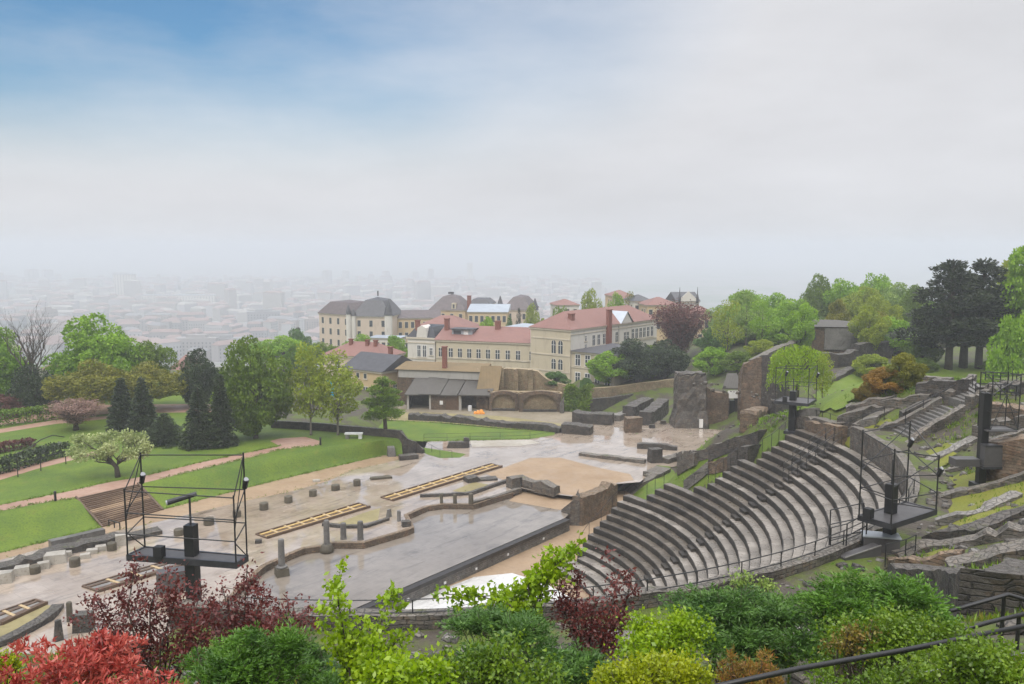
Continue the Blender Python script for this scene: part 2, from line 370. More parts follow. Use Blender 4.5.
leaf('leaf_blossom', (.42, .47, .17), (.60, .63, .34), (.20, .28, .06))
leaf('leaf_orange', (.36, .20, .03), (.44, .25, .04), (.24, .16, .03))
leaf('leaf_plum', (.165, .036, .034), (.26, .075, .06), (.075, .016, .016), .3, .35, s=2.6)
leaf('leaf_red', (.50, .062, .05), (.66, .20, .145), (.34, .035, .03), .3, .35, s=2.6)
leaf('leaf_juniper', (.085, .205, .016), (.17, .33, .032), (.034, .10, .010), .28, s=2.6)
leaf('leaf_juniper_blue', (.075, .17, .025), (.15, .28, .05), (.03, .09, .014), .28, s=2.6)
leaf('leaf_lime', (.27, .42, .006), (.38, .52, .015), (.16, .29, .005), .4, .35, s=2.6)
leaf('leaf_lemon', (.36, .41, .006), (.46, .50, .012), (.22, .30, .005), .4, .4, s=2.6)
leaf('leaf_shrub', (.13, .235, .012), (.23, .34, .02), (.055, .12, .007), .3, .4, s=2.6)
leaf('leaf_rust', (.27, .15, .025), (.24, .24, .03), (.15, .11, .018), .3, .4, s=1.6)
leaf('leaf_heather', (.42, .14, .035), (.25, .26, .035), (.19, .12, .025), .3, s=2.6)
# ------------------------------------------------------------------ world, sun, air
SUN_EL, SUN_AZ = math.radians(52), math.radians(200)
w = bpy.data.worlds.new("World"); SC.world = w; w.use_nodes = True
t = w.node_tree; t.nodes.clear(); out = t.nodes.new('ShaderNodeOutputWorld'); bg = t.nodes.new('ShaderNodeBackground')
sky = t.nodes.new('ShaderNodeTexSky'); sky.sky_type = 'NISHITA'; sky.sun_disc = False; sky.sun_elevation = SUN_EL; sky.sun_rotation = SUN_AZ
sky.air_density = 1.2; sky.dust_density = .6; sky.ozone_density = 2.0
tc = t.nodes.new('ShaderNodeTexCoord'); gen = tc.outputs['Generated']
def wn(kind, **kw):
    n = t.nodes.new(kind)
    for a, b in kw.items(): setattr(n, a, b)
    return n
def wl(a, b): t.links.new(a, b)
def wnoise(scale, detail, vec, rough=.55):
    n = wn('ShaderNodeTexNoise'); n.inputs['Scale'].default_value = scale; n.inputs['Detail'].default_value = detail; n.inputs['Roughness'].default_value = rough; wl(vec, n.inputs['Vector']); return n.outputs['Fac']
def wmath(op, a, b, clamp=False):
    n = wn('ShaderNodeMath', operation=op, use_clamp=clamp)
    for i, v in ((0, a), (1, b)):
        if isinstance(v, (int, float)): n.inputs[i].default_value = v
        else: wl(v, n.inputs[i])
    return n.outputs[0]
def wramp(fac, stops):
    n = wn('ShaderNodeValToRGB'); cr = n.color_ramp; cr.interpolation = 'EASE'
    while len(cr.elements) < len(stops): cr.elements.new(.5)
    for e, (p, c) in zip(cr.elements, stops): e.position = p; e.color = (c, c, c, 1) if isinstance(c, (int, float)) else (*c, 1)
    wl(fac, n.inputs[0]); return n.outputs[0]
mp = wn('ShaderNodeVectorMath', operation='MULTIPLY'); wl(gen, mp.inputs[0]); mp.inputs[1].default_value = (1, 1, 3.4)
n1 = wnoise(2.1, 6, mp.outputs[0]); n2 = wnoise(6.5, 6, mp.outputs[0])
cl = wmath('ADD', wmath('MULTIPLY', n1, .7), wmath('MULTIPLY', n2, .3))
# the break in the cloud, high on the left
hd = Vector(ray(40, -150)).normalized()
dt = wn('ShaderNodeVectorMath', operation='DOT_PRODUCT'); wl(gen, dt.inputs[0]); dt.inputs[1].default_value = hd
hole = wramp(dt.outputs['Value'], [(.80, 0.), (.968, 1.)])
hd2 = Vector(ray(440, -110)).normalized()
dt2 = wn('ShaderNodeVectorMath', operation='DOT_PRODUCT'); wl(gen, dt2.inputs[0]); dt2.inputs[1].default_value = hd2
hole2 = wramp(dt2.outputs['Value'], [(.93, 0.), (1., .62)])
hole = wmath('MULTIPLY', wmath('MAXIMUM', hole, hole2), 1.0)
sep = wn('ShaderNodeSeparateXYZ'); wl(gen, sep.inputs[0])
low = wramp(sep.outputs[2], [(.05, 0.), (.20, 1.)])
gap = wmath('MULTIPLY', wmath('MULTIPLY', hole, low), wmath('ADD', wmath('MULTIPLY', wmath('SUBTRACT', .52, cl), 1.7), .80), True)
el = wmath('MAXIMUM', sep.outputs[2], 0.0)
lum = wramp(el, [(0., .665), (.10, .665), (.36, .665), (.6, 1.45), (1., 2.3)])     # overcast: brightest overhead
mott = wmath('ADD', wmath('MULTIPLY', cl, .5), .75)
tint = wn('ShaderNodeMix', data_type='RGBA', blend_type='MULTIPLY'); tint.inputs[0].default_value = 1; wl(lum, tint.inputs[6]); tint.inputs[7].default_value = (.968, .976, 1.018, 1)
cc = wn('ShaderNodeVectorMath', operation='SCALE'); wl(tint.outputs[2], cc.inputs[0]); wl(wmath('MULTIPLY', mott, 10.0), cc.inputs['Scale'])
sb = wn('ShaderNodeVectorMath', operation='MULTIPLY'); wl(sky.outputs[0], sb.inputs[0]); sb.inputs[1].default_value = (.50, .77, .94)
mx = wn('ShaderNodeMix', data_type='RGBA'); wl(gap, mx.inputs[0]); wl(cc.outputs[0], mx.inputs[6]); wl(sb.outputs[0], mx.inputs[7])
wl(mx.outputs[2], bg.inputs[0]); bg.inputs[1].default_value = .1; wl(bg.outputs[0], out.inputs[0])
sl = bpy.data.lights.new('sun', 'SUN'); sl.energy = 1.5; sl.angle = math.radians(25); sl.color = (1, .96, .9)
so = link('sun', sl); so.rotation_euler = (PI / 2 - SUN_EL, 0, PI - SUN_AZ); so.location = (0, 0, 200)
SC.view_settings.view_transform = 'Standard'; SC.view_settings.look = 'None'; SC.view_settings.gamma = 1; SC.view_settings.exposure = .2
cy = SC.cycles; cy.use_denoising = True; cy.max_bounces = 5; cy.diffuse_bounces = 3; cy.glossy_bounces = 3; cy.transparent_max_bounces = 6; cy.volume_bounces = 1; cy.transmission_bounces = 2
cy.caustics_reflective = False; cy.caustics_refractive = False
try: cy.denoiser = 'OPENIMAGEDENOISE'
except Exception: pass

hz = MB().box(-7800, 7800, -140, 9600, -98.2, 46)
hm = bpy.data.materials.new('haze'); hm.use_nodes = True; ht = hm.node_tree; ht.nodes.clear(); ho = ht.nodes.new('ShaderNodeOutputMaterial')
hv = ht.nodes.new('ShaderNodeVolumePrincipled'); hv.inputs['Color'].default_value = (.80, .835, .89, 1); hv.inputs['Density'].default_value = .00067; hv.inputs['Anisotropy'].default_value = 0.2
ht.links.new(hv.outputs[0], ho.inputs['Volume'])
tag(hz.build('haze', hm), kind='stuff')

# ------------------------------------------------------------------ ground
xs = np.unique(np.round(np.concatenate([np.linspace(-7600, -400, 13), np.linspace(-400, -64, 29), np.arange(-64, 112, 1.5), np.linspace(112, 400, 25), np.linspace(400, 7600, 13)]), 3))
ys = np.unique(np.round(np.concatenate([np.linspace(-130, -12, 10), np.arange(-12, 132, 1.3), np.linspace(132, 430, 46), np.linspace(430, 1000, 20), np.linspace(1000, 9500, 14)]), 3))
gx, gy = np.meshgrid(xs, ys); gz = H(gx, gy)
nx, ny = len(xs), len(ys); V = np.stack([gx.ravel(), gy.ravel(), gz.ravel()], 1)
i = np.arange(nx - 1)[None, :] + nx * np.arange(ny - 1)[:, None]
F = np.stack([i, i + 1, i + nx + 1, i + nx], -1).reshape(-1, 4)
ym = (gy[:-1, :-1] + gy[1:, 1:]).ravel() / 2
me = np_mesh('ground', V, F, [MAT['hillside'], MAT['far_ground']], (ym > 400).astype(int)); me.polygons.foreach_set('use_smooth', [True] * len(me.polygons))
tag(link('ground', me), kind='structure')

def P5(l, z): return [pz(x, y, z) for x, y in l]
POND_FAR = [(520, 488), (512, 492.5), (473.5, 504), (443.6, 503.6), (427, 506), (406, 515), (412, 527.5), (406, 530), (363.5, 542.5), (333.5, 542.5), (320, 546), (303.5, 548), (288.5, 554), (263.5, 566), (240, 585), (215, 612), (185, 650)]
SAND_LOW = [(-70, 573), (0, 560), (47, 547), (120, 530), (165, 520), (240, 502), (293, 491), (328, 481), (352, 470), (385, 463), (404, 458)]
BANK_LOW = [(-70, 567), (0, 553), (103, 527), (163, 509.5), (271.6, 481.6), (324, 469), (363, 460), (384, 455), (403, 456.5)]
sheet('plaza', P5([(-120, 690)] + SAND_LOW + [(424, 450), (428, 440), (470, 438.5), (530, 437.5), (560, 433), (585, 425), (640, 416), (690, 428), (740, 431), (770, 440), (742, 450), (700, 462), (655, 470), (640, 482), (615, 484), (600, 490), (578, 497), (548, 493.5)] + POND_FAR, .5), MAT['wet_paving'])
sheet('stage_floor', P5([(a, b) for a, b in POND_FAR] + [(170, 688), (565, 518), (576, 507), (584, 500)], 0.0), MAT['wet_stage'])
sheet('orchestra', [(-42, 44, -1.1), (9, 44, -1.1)] + P5([(655, 520), (640, 490), (600, 492), (574, 508), (565, 519), (170, 689)], -1.1), MAT['sand'])
sheet('orchestra_paving', P5([(360, 634), (388, 613), (430, 594), (474, 577), (512, 573), (545, 583), (575, 600), (560, 660), (370, 660)], -1.094), MAT['white_paving'])
sheet('sand_strip', P5(BANK_LOW + list(reversed(SAND_LOW)), .506), MAT['sand'])
sheet('sand_court', P5([(486, 474), (508, 466), (530, 458), (560, 457.5), (600, 468), (630, 474), (634, 480), (618, 482.5), (600, 489), (578, 496), (548, 492.7), (522, 486)], .506), MAT['sand'])
sheet('sand_margin', P5([(509, 501), (522, 489), (546, 496), (580, 501), (566, 511)], .012), MAT['sand'])
sheet('yellow_bed', P5([(452, 491), (474, 482), (492, 485), (470, 493)], .508), MAT['yellow_gravel'])
sheet('planted_bed', P5([(338, 523), (366, 512), (380, 508), (378, 520), (352, 526)], .508), MAT['yellow_gravel'])
sheet('gravel_bed', P5([(-30, 640), (20, 617), (46, 605), (58, 606), (52, 618), (30, 628), (0, 650)], .508), MAT['yellow_gravel'])

# the raised lawn: flat top, sloping bank down to the sand
CREST = [(-70, 528), (0, 512), (76, 498), (138, 484), (200, 471), (256, 461), (300, 452), (335, 446), (375, 441), (401, 437.5)]
ZL = 2.4
tops = P5(CREST, ZL); lows = P5(BANK_LOW, .512)
sheet('lawn', tops + [pz(273, 424, ZL), pz(230, 410, ZL), Vector((-62, 150, ZL)), Vector((-170, 150, ZL)), Vector((-170, 70, ZL))], MAT['lawn'])
def along(pl, t):
    L = [0]
    for a, b in zip(pl, pl[1:]): L.append(L[-1] + (b - a).length)
    d = t * L[-1]
    for k in range(len(pl) - 1):
        if d <= L[k + 1] + 1e-9: return pl[k].lerp(pl[k + 1], (d - L[k]) / max(L[k + 1] - L[k], 1e-9))
    return pl[-1]
def strip(name, A, B, mat, mid=None, n=60):
    V, F = [], []
    for i in range(n + 1):
        a, b = along(A, i / n), along(B, i / n)
        for j in range(7):
            u = j / 6; p = a.lerp(b, u); s = u * u * (3 - 2 * u); p.z = a.z + (b.z - a.z) * s + .05 * math.sin(i * 2.1 + j) * u * (1 - u) * 3; V.append(tuple(p))
    for i in range(n):
        for j in range(6): F.append((i * 7 + j, i * 7 + j + 1, i * 7 + j + 8, i * 7 + j + 7))
    me = bpy.data.meshes.new(name); me.from_pydata(V, [], F); me.materials.append(mat); me.polygons.foreach_set('use_smooth', [True] * len(F)); me.update()
    return tag(link(name, me), kind='structure')
# two banks, left and right of the flight of steps
strip('lawn_bank', tops[:3], lows[:3], MAT['lawn'], n=30); strip('lawn_bank', tops[3:], lows[3:], MAT['lawn'], n=70)
sheet('lawn_edge', [tops[2] + Vector((0, 0, -.002)), tops[3] + Vector((0, 0, -.002)), lows[3], lows[2]], MAT['sand'])
sheet('park_path', P5([(-70, 519), (0, 505), (30, 499), (70, 491), (107, 482.5), (140, 477), (200, 462.5), (247, 452.8), (280, 446), (270, 441), (280, 438.4), (305, 436.8), (320, 441), (318, 445.4), (280, 449.6), (256, 456), (160, 479), (138, 484.2), (76, 498.2), (52, 501), (0, 511), (-70, 525)], ZL + .006), MAT['path_gravel'])
sheet('garden_path', P5([(-60, 492), (0, 480), (40, 468), (81, 458), (108, 454), (100, 450), (75, 455), (36, 463), (0, 472), (-60, 484)], ZL + .006), MAT['path_gravel'])
sheet('lawn_edging', P5([(-30, 438), (0, 433), (55, 424), (115, 418), (115, 415.5), (55, 420), (0, 429), (-30, 434)], ZL + .006), MAT['path_gravel'])
sheet('service_road', P5([(-40, 418), (60, 405), (200, 404), (280, 408), (240, 412), (115, 413), (0, 425)], ZL + .004), MAT['path_gravel'])
# the lower lawn beyond, with the dry strip under the ruins
sheet('back_lawn', P5([(270, 417), (388, 421), (410, 421), (444, 423.5), (509, 429.5), (556, 431), (554, 435), (530, 439), (470, 440.3), (424, 441.5), (270, 431)], .512), MAT['lawn'])
sheet('grass_tongue', P5([(420, 447), (440, 450), (466, 454), (460, 457.5), (440, 458), (426, 454)], .512), MAT['lawn'])
sheet('pebble_strip', P5([(470, 440.5), (530, 439.5), (540, 443), (520, 446), (472, 447)], .514), MAT['pale_gravel'])
sheet('dry_verge', P5([(386, 413), (420, 412), (500, 416), (565, 424), (575, 431), (556, 431), (509, 429), (444, 423), (388, 420)], .516), MAT['yellow_gravel'])
sheet('ruin_yard', P5([(340, 404), (386, 404), (500, 409), (600, 413), (640, 414), (585, 426), (560, 424), (500, 416), (386, 413)], .508), MAT['yard_soil'])

def inpoly(P, x, y):
    n = len(P); c = np.zeros(x.shape, bool); j = n - 1
    for i in range(n):
        xi, yi, xj, yj = P[i][0], P[i][1], P[j][0], P[j][1]
        c ^= ((yi > y) != (yj > y)) & (x < (xj - xi) * (y - yi) / (yj - yi + 1e-12) + xi); j = i
    return c
def drape(name, pix, mat, dz=.16, st=.55, world=False, kind='structure'):
    P = pix if world else [hit(x, y) for x, y in pix]
    x0, x1 = min(p[0] for p in P), max(p[0] for p in P); y0, y1 = min(p[1] for p in P), max(p[1] for p in P)
    X = np.arange(x0 - st, x1 + st, st); Y = np.arange(y0 - st, y1 + st, st); gx, gy = np.meshgrid(X, Y); ins = inpoly(P, gx, gy)
    gz = H(gx, gy) + dz + .05 * np.sin(gx * 2.3) * np.cos(gy * 1.9); nx = len(X); V = np.stack([gx.ravel(), gy.ravel(), gz.ravel()], 1)
    k = ins[:-1, :-1] | ins[1:, 1:] | ins[1:, :-1] | ins[:-1, 1:]; i = (np.arange(nx - 1)[None, :] + nx * np.arange(len(Y) - 1)[:, None])[k]
    if not len(i): return None
    F = np.stack([i, i + 1, i + nx + 1, i + nx], -1).reshape(-1, 4); u, inv = np.unique(F, return_inverse=True)
    me = np_mesh(name, V[u], inv.reshape(-1, 4), [mat]); me.polygons.foreach_set('use_smooth', [True] * len(me.polygons))
    return tag(link(name, me), kind=kind)

# ------------------------------------------------------------------ ruined walls
def rwall(name, label, pts, th, mat, jit=.12, seg=.6, cat='ruined wall', group=None, parent=None, lean=0.):
    """a run of rough masonry; pts = (x, y, z bottom, z top) along its middle line"""
    rs = random.Random(hash(label) % 99991 if False else sum(map(ord, label)) * 7 + len(pts))
    R = []
    for a, b in zip(pts, pts[1:]):
        L = math.hypot(b[0] - a[0], b[1] - a[1]); n = max(1, int(L / seg))
        for k in range(n): R.append([a[q] + (b[q] - a[q]) * k / n for q in range(4)])
    R.append(list(pts[-1])); n = len(R); V = []; hmax = max(p[3] - p[2] for p in R); nv = max(2, min(9, int(hmax / .8) + 1)); step = 0
    for i, p in enumerate(R):
        a, b = R[max(i - 1, 0)], R[min(i + 1, n - 1)]; d = Vector((b[0] - a[0], b[1] - a[1])); d = d.normalized() if d.length else Vector((1, 0)); s = Vector((-d.y, d.x))
        if rs.random() < .38: step = rs.uniform(-1, .8) * jit
        top = p[3] + step; ring = []; e0 = rs.uniform(-1, 1) * min(jit, .2) * .25
        for j in range(nv + 1):
            u = j / nv; o = th / 2 * (1 - lean * u) + rs.uniform(-1, 1) * min(jit, .25) * .22
            ring.append((p[0] + s.x * o + d.x * e0, p[1] + s.y * o + d.y * e0, p[2] + (top - p[2]) * u + (rs.uniform(-1, 0) * jit * .25 if j == nv else 0)))
        ring.append((p[0] + rs.uniform(-.1, .1) * th, p[1] + rs.uniform(-.1, .1) * th, top + rs.uniform(0, .4) * jit * .5))
        for j in range(nv, -1, -1):
            u = j / nv; o = -th / 2 * (1 - lean * u) + rs.uniform(-1, 1) * min(jit, .25) * .22
            ring.append((p[0] + s.x * o + d.x * e0, p[1] + s.y * o + d.y * e0, p[2] + (top - p[2]) * u + (rs.uniform(-1, 0) * jit * .25 if j == nv else 0)))
        V += ring
    q = 2 * nv + 3; F = [(i * q + j, (i + 1) * q + j, (i + 1) * q + j + 1, i * q + j + 1) for i in range(n - 1) for j in range(q - 1)]
    F += [tuple(range(q)), tuple(reversed(range((n - 1) * q, n * q)))]
    o = MB().add(V, F).build(name, mat, parent)
    import bmesh
    bm = bmesh.new(); bm.from_mesh(o.data); bmesh.ops.recalc_face_normals(bm, faces=bm.faces); bm.to_mesh(o.data); bm.free()
    if parent is None: tag(o, label, cat, group)
    return o
def wz(pix, z, top, bot=None):          # wall points from pixels on a level
    return [(p.x, p.y, (z - .3) if bot is None else bot, z + top) for p in P5(pix, z)]
def wh(pix, top, sink=.5):              # wall points from pixels on the hillside (the pixel is the foot)
    r = []
    for x, y in pix:
        p = hit(x, y); r.append((p.x, p.y, p.z - sink, p.z + top))
    return r
def polar(r, deg): a = math.radians(deg); return (CX + r * math.cos(a), CY + r * math.sin(a))
# ------------------------------------------------------------------ the theatre
ENDS = [40.73, 40.91, 41.08, 41.03, 40.55, 40.11, 40.35, 40.13, 39.86, 33.77, 32.96, 31.95, 24.01, 21.52, 21.26, 21.09, 20.89, 20.83, 17.19, 17.73, 17.1, 17.03, 17.28, 16.55]
AIS = math.degrees(.1014)
th_ = thing('theatre_seating', 'curved tiers of worn grey stone seats stepping up from the orchestra', 'seating tiers', (CX, CY, 0))
def arc_row(r0, r1, z, depth, a0, a1, mats, name, gap=None):
    """one tier: dark rising face, tread, end faces; radial joints by slight block offsets"""
    n = max(6, int((a1 - a0) / 1.6)); V = []; rs = random.Random(int(r0 * 100))
    for i in range(n + 1):
        a = a0 + (a1 - a0) * i / n; dz = rs.uniform(-.022, .022); dr = rs.uniform(-.025, .025)
        for r, zz in ((r0 + dr + .02, z - depth), (r0 + dr, z - .05 + dz), (r0 + dr + .05, z + dz), (r1 + .03, z + dz * .5), (r1 + .03, z - depth)):
            p = polar(r, a); V.append((p[0] - CX, p[1] - CY, zz))
    m = MB(); F = []
    for i in range(n):
        for j in range(4): F.append(((i * 5 + j, i * 5 + j + 1, i * 5 + j + 6, i * 5 + j + 5), 1 if j in (2,) else 0))
    m.add(V, [f for f, _ in F]); m.m = [k for _, k in F]
    m.f += [[0, 4, 3, 2, 1], [n * 5 + j for j in range(5)]]; m.m += [0, 0]
    o = m.build(name, mats, th_)
    import bmesh
    bm = bmesh.new(); bm.from_mesh(o.data); bmesh.ops.recalc_face_normals(bm, faces=bm.faces); bm.to_mesh(o.data); bm.free()
    return o
NEAR = -104
STAIR = (17, AIS + 1.15)          # from row 18 up the aisle widens into a railed stair
for k, e in enumerate(ENDS):
    r0 = R1 + TR * k; z = Z1 + RI * k
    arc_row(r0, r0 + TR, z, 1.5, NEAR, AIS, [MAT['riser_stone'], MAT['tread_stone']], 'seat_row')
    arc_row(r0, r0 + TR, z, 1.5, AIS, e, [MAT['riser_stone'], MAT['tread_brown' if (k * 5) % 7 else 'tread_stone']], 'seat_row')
for k in range(3):                # three broad low tiers at the bottom
    r0 = R1 - .95 * (k + 1)
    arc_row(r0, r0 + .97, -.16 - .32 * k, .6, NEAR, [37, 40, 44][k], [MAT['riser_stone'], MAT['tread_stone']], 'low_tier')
m0 = None
for k in range(1, 24):            # half steps in the aisle
    r0 = R1 + TR * k; z = Z1 + RI * k; a = math.radians(AIS); u = (math.cos(a), math.sin(a))
    if m0 is None:
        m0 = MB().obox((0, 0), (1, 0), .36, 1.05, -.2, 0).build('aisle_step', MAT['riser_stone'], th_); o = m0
    else: o = dup(m0, parent=th_)
    p = polar(r0 - .17, AIS); o.location = (p[0] - CX, p[1] - CY, z - RI / 2); o.rotation_euler = (0, 0, a)

# walkway and podium wall behind the top row
RT = R1 + TR * 24
def ring(name, r0, r1, z, a0, a1, mat, n=120):
    V, F = [], []
    for i in range(n + 1):
        a = a0 + (a1 - a0) * i / n; p = polar(r0, a); q = polar(r1, a); V += [(*p, z), (*q, z)]
    F = [(2 * i, 2 * i + 1, 2 * i + 3, 2 * i + 2) for i in range(n)]
    me = bpy.data.meshes.new(name); me.from_pydata(V, [], F); me.materials.append(mat); me.update(); return tag(link(name, me), kind='structure')
ring('upper_walk', RT + .5, RT + 2.6, 12.46, -101, 3, MAT['hillside'])
def arcw(r, a0, a1, z0, z1, n=26, z1b=None): return [(*polar(r, a0 + (a1 - a0) * i / n), z0, z1 + ((z1b - z1) * i / n if z1b is not None else 0)) for i in range(n + 1)]
rwall('podium_wall', 'long curved brownish podium wall behind the topmost seat row', arcw(RT + .45, 4.2, -38, 9.6, 12.5, 30, 12.75) + arcw(RT + .45, -39.5, -102, 9.6, 12.9, 44, 13.1), .6, MAT['ruin_stone'], .1)
rwall('podium_wall', 'short red-brown rubble wall capping the seats left of the railed stair', arcw(RT + .5, 7.4, 16.2, 9.4, 12.0, 10, 11.6), .8, MAT['ruin_brown'], .16)
rwall('low_wall', 'weathered grey wall end beside the head of the railed stair', [(*polar(RT + 1.3, 6.9), 10, 12.3), (*polar(RT + 5.5, 8.2), 10, 13.6)], .7, MAT['ruin_stone'], .15)

# ------------------------------------------------------------------ railings
def railing(label, pts, h=1.0, gap=1.6, rails=(1.0, .5), r=.025, group=None, cat='railing', mat='black_metal', name='railing', drop=0):
    pts = [Vector(p) for p in pts]; root = thing(name, label, cat, pts[0], 0, group); b = pts[0]
    loc = [p - b for p in pts]; pro = None
    for a, c in zip(loc, loc[1:]):
        n = max(1, round((c - a).length / gap))
        for i in range(n + (1 if c == loc[-1] else 0)):
            p = a.lerp(c, i / n)
            if pro is None:
                pro = MB().tube((0, 0, -.1 - drop), (0, 0, h), r, 6).build('post', MAT[mat], root); pro.location = p
            else: o = dup(pro, p, parent=root)
    for q in rails:
        MB().path([p + Vector((0, 0, h * q)) for p in loc], r * .9, 6).build('rail', MAT[mat], root)
    return root
def pol3(r, a, z): p = polar(r, a); return (p[0], p[1], z)
railing('dark handrail edging the upper walk behind the foreground shrubs', [pol3(RT + .55, a, 12.46) for a in range(-98, -28, 4)], 1.05, 2.4, (1.0, .55))
railing('left handrail of the railed stair high in the seating', [pol3(R1 + TR * k - .3, AIS + 1.25, Z1 + RI * (k - .5)) for k in range(18, 25, 2)], 1.0, 1.0)
railing('right handrail of the railed stair high in the seating', [pol3(R1 + TR * k - .3, AIS - .95, Z1 + RI * (k - .5)) for k in range(18, 25, 2)], 1.0, 1.0)
for lab, ks, da in (('thin rail along the ends of the lowest block of seats', range(0, 9, 2), .5), ('thin rail along the stepped ends of the middle seat rows', range(9, 12), .8), ('thin rail closing the seat ends above the grass bank', range(12, 18), .9), ('thin rail at the seat ends below the back platform', range(18, 24), .9)):
    railing(lab, [pol3(R1 + TR * (k + .5), ENDS[k] + da, Z1 + RI * k) for k in ks], .95, 1.3, (1.0,), .022)
railing('short rail standing on the highest rows beside the railed stair', [pol3(R1 + TR * 19.5, AIS + 3.6, Z1 + RI * 19), pol3(R1 + TR * 23.5, AIS + 3.6, Z1 + RI * 23)], .95, 1.4, (1.0,), .022)

# ------------------------------------------------------------------ upper stair of the second tier
def flight(name, label, foot_l, foot_r, head_l, head_r, n, mats, cheek=None, thick=.5, cat='staircase'):
    """steps between two edges; each edge is foot -> head"""
    fl, fr, hl, hr = map(Vector, (foot_l, foot_r, head_l, head_r)); root = thing(name, label, cat, fl)
    for i in range(n):
        a, b = fl.lerp(hl, i / n), fr.lerp(hr, i / n); c, d = fl.lerp(hl, (i + 1) / n), fr.lerp(hr, (i + 1) / n); z = (fl.z + (hl.z - fl.z) * (i + 1) / n)
        V = [(p.x - fl.x, p.y - fl.y, q - fl.z) for q in (z - (hl.z - fl.z) / n - thick, z - .004) for p in (a, b, d, c)]
        MB().add(V, [(3, 2, 1, 0), (4, 5, 6, 7), (0, 1, 5, 4), (1, 2, 6, 5), (2, 3, 7, 6), (3, 0, 4, 7)]).build('step', mats[i % len(mats)], root)
    if cheek:
        for f, h in ((fl, hl), (fr, hr)):
            pts = []
            for i in range(13):
                p = f.lerp(h, i / 12); pts.append((p.x - fl.x, p.y - fl.y, p.z - 1.6 - fl.z, p.z + cheek - fl.z))
            rwall('side_wall', label + str(f.x > fl.x), pts, .55, MAT['ruin_stone'], .18, parent=root)
    return root
fl, fr = hit(872, 444), hit(899, 455); hl, hr = hit(940, 411), hit(962, 418)
def lift(p, d=.35): return Vector((p.x, p.y, p.z + d))
flight('stone_stair', 'broad flight of grey stone steps climbing between rough side walls above the seats', lift(fl), Vector((fr.x, fr.y, fl.z + .35)), lift(hl, .5), Vector((hr.x, hr.y, hl.z + .5)), 15, [MAT['slab_stone']], .55)
fl, fr = hit(948, 405), hit(968, 411); hl, hr = hit(972, 391), hit(990, 396)
flight('stone_stair', 'shorter upper flight of worn steps leading to the pine terrace', lift(fl, .5), Vector((fr.x, fr.y, fl.z + .5)), lift(hl, .9), Vector((hr.x, hr.y, hl.z + .9)), 7, [MAT['slab_stone']], .5)

# ------------------------------------------------------------------ stage front, pond wall, plinths
rwall('stage_wall', 'low stone edge with curved niches bounding the flooded stage floor', [(p.x, p.y, -.06, .53) for p in P5(POND_FAR[1:], .5)], .42, MAT['ruin_brown'], .05, .9)
fw = [(p.x, p.y, -1.15, .03) for p in P5([(565, 518.5), (170, 689)], 0)]
t_ = thing('stage_edge', 'long dark edge of the stage dropping to the sandy orchestra', 'stage edge', (fw[0][0], fw[0][1], 0))
d = Vector((fw[1][0] - fw[0][0], fw[1][1] - fw[0][1])); L = d.length; u = d.normalized(); nrm = Vector((u.y, -u.x)); 
if nrm.y > 0: nrm = -nrm
MB().obox((u.x * L / 2 + nrm.x * .28, u.y * L / 2 + nrm.y * .28), u, L, .5, -1.2, -.06).build('wall', MAT['ruin_pale'], t_)
MB().obox((u.x * L / 2 + nrm.x * .36, u.y * L / 2 + nrm.y * .36), u, L, .55, -.26, .045).build('coping', MAT['coping_dark'], t_)
pr = None
for s in (4.2, 9.4, 13.6, 17.4, 21.5):
    c = (u.x * s + nrm.x * .56, u.y * s + nrm.y * .56)
    pr = MB().obox(c, u, .22, .06, -.8, -.62).build('wall_lamp', MAT['white_paint'], t_)
def P3(x, y, z): p = pz(x, y, z); return (p.x, p.y)
rwall('plinth_wall', 'low inner plinth wall behind the two grey columns', wz([(323, 525.5), (344, 528), (366, 527.5), (388, 520)], .5, .28), .4, MAT['ruin_dark'], .06)
rwall('plinth_wall', 'low inner plinth wall in front of the long timber trench', wz([(420, 497), (446, 496), (472, 494.5), (490, 488), (508, 482)], .5, .30), .4, MAT['ruin_dark'], .06)
rwall('plinth_wall', 'low kerb wall bounding the stone strip beside the rubble mound', wz([(470, 503.5), (492, 498), (520, 489)], .5, .16), .5, MAT['ruin_stone'], .05)
rwall('rubble_mound', 'lumpy mossy rubble mound between sand court and flooded stage', wz([(509, 488), (522, 485.5), (536, 489), (557, 494)], .5, 1.15, .3), 1.1, MAT['ruin_stone'], .4, .5, cat='rubble')
rwall('rubble_mound', 'flat heap of broken dark stone beside the long timber trench', wz([(466, 482), (480, 480), (497, 479)], .5, .5, .3), 1.2, MAT['ruin_dark'], .3, .5, cat='rubble')
rwall('rubble_wall', 'low grey dry-laid rubble wall along the foot of the left lawn', wz([(-40, 577), (0, 569), (30, 562), (60, 553), (98, 546), (125, 539), (160, 532)], .5, .55, .3), 1.5, MAT['ruin_dark'], .22, .5, cat='rubble')
rwall('slab_row', 'long pale slab lying on the rubble wall by the steps', wz([(50, 549), (75, 543), (104, 536)], .5, .75, .3), .7, MAT['slab_stone'], .05, cat='slab')

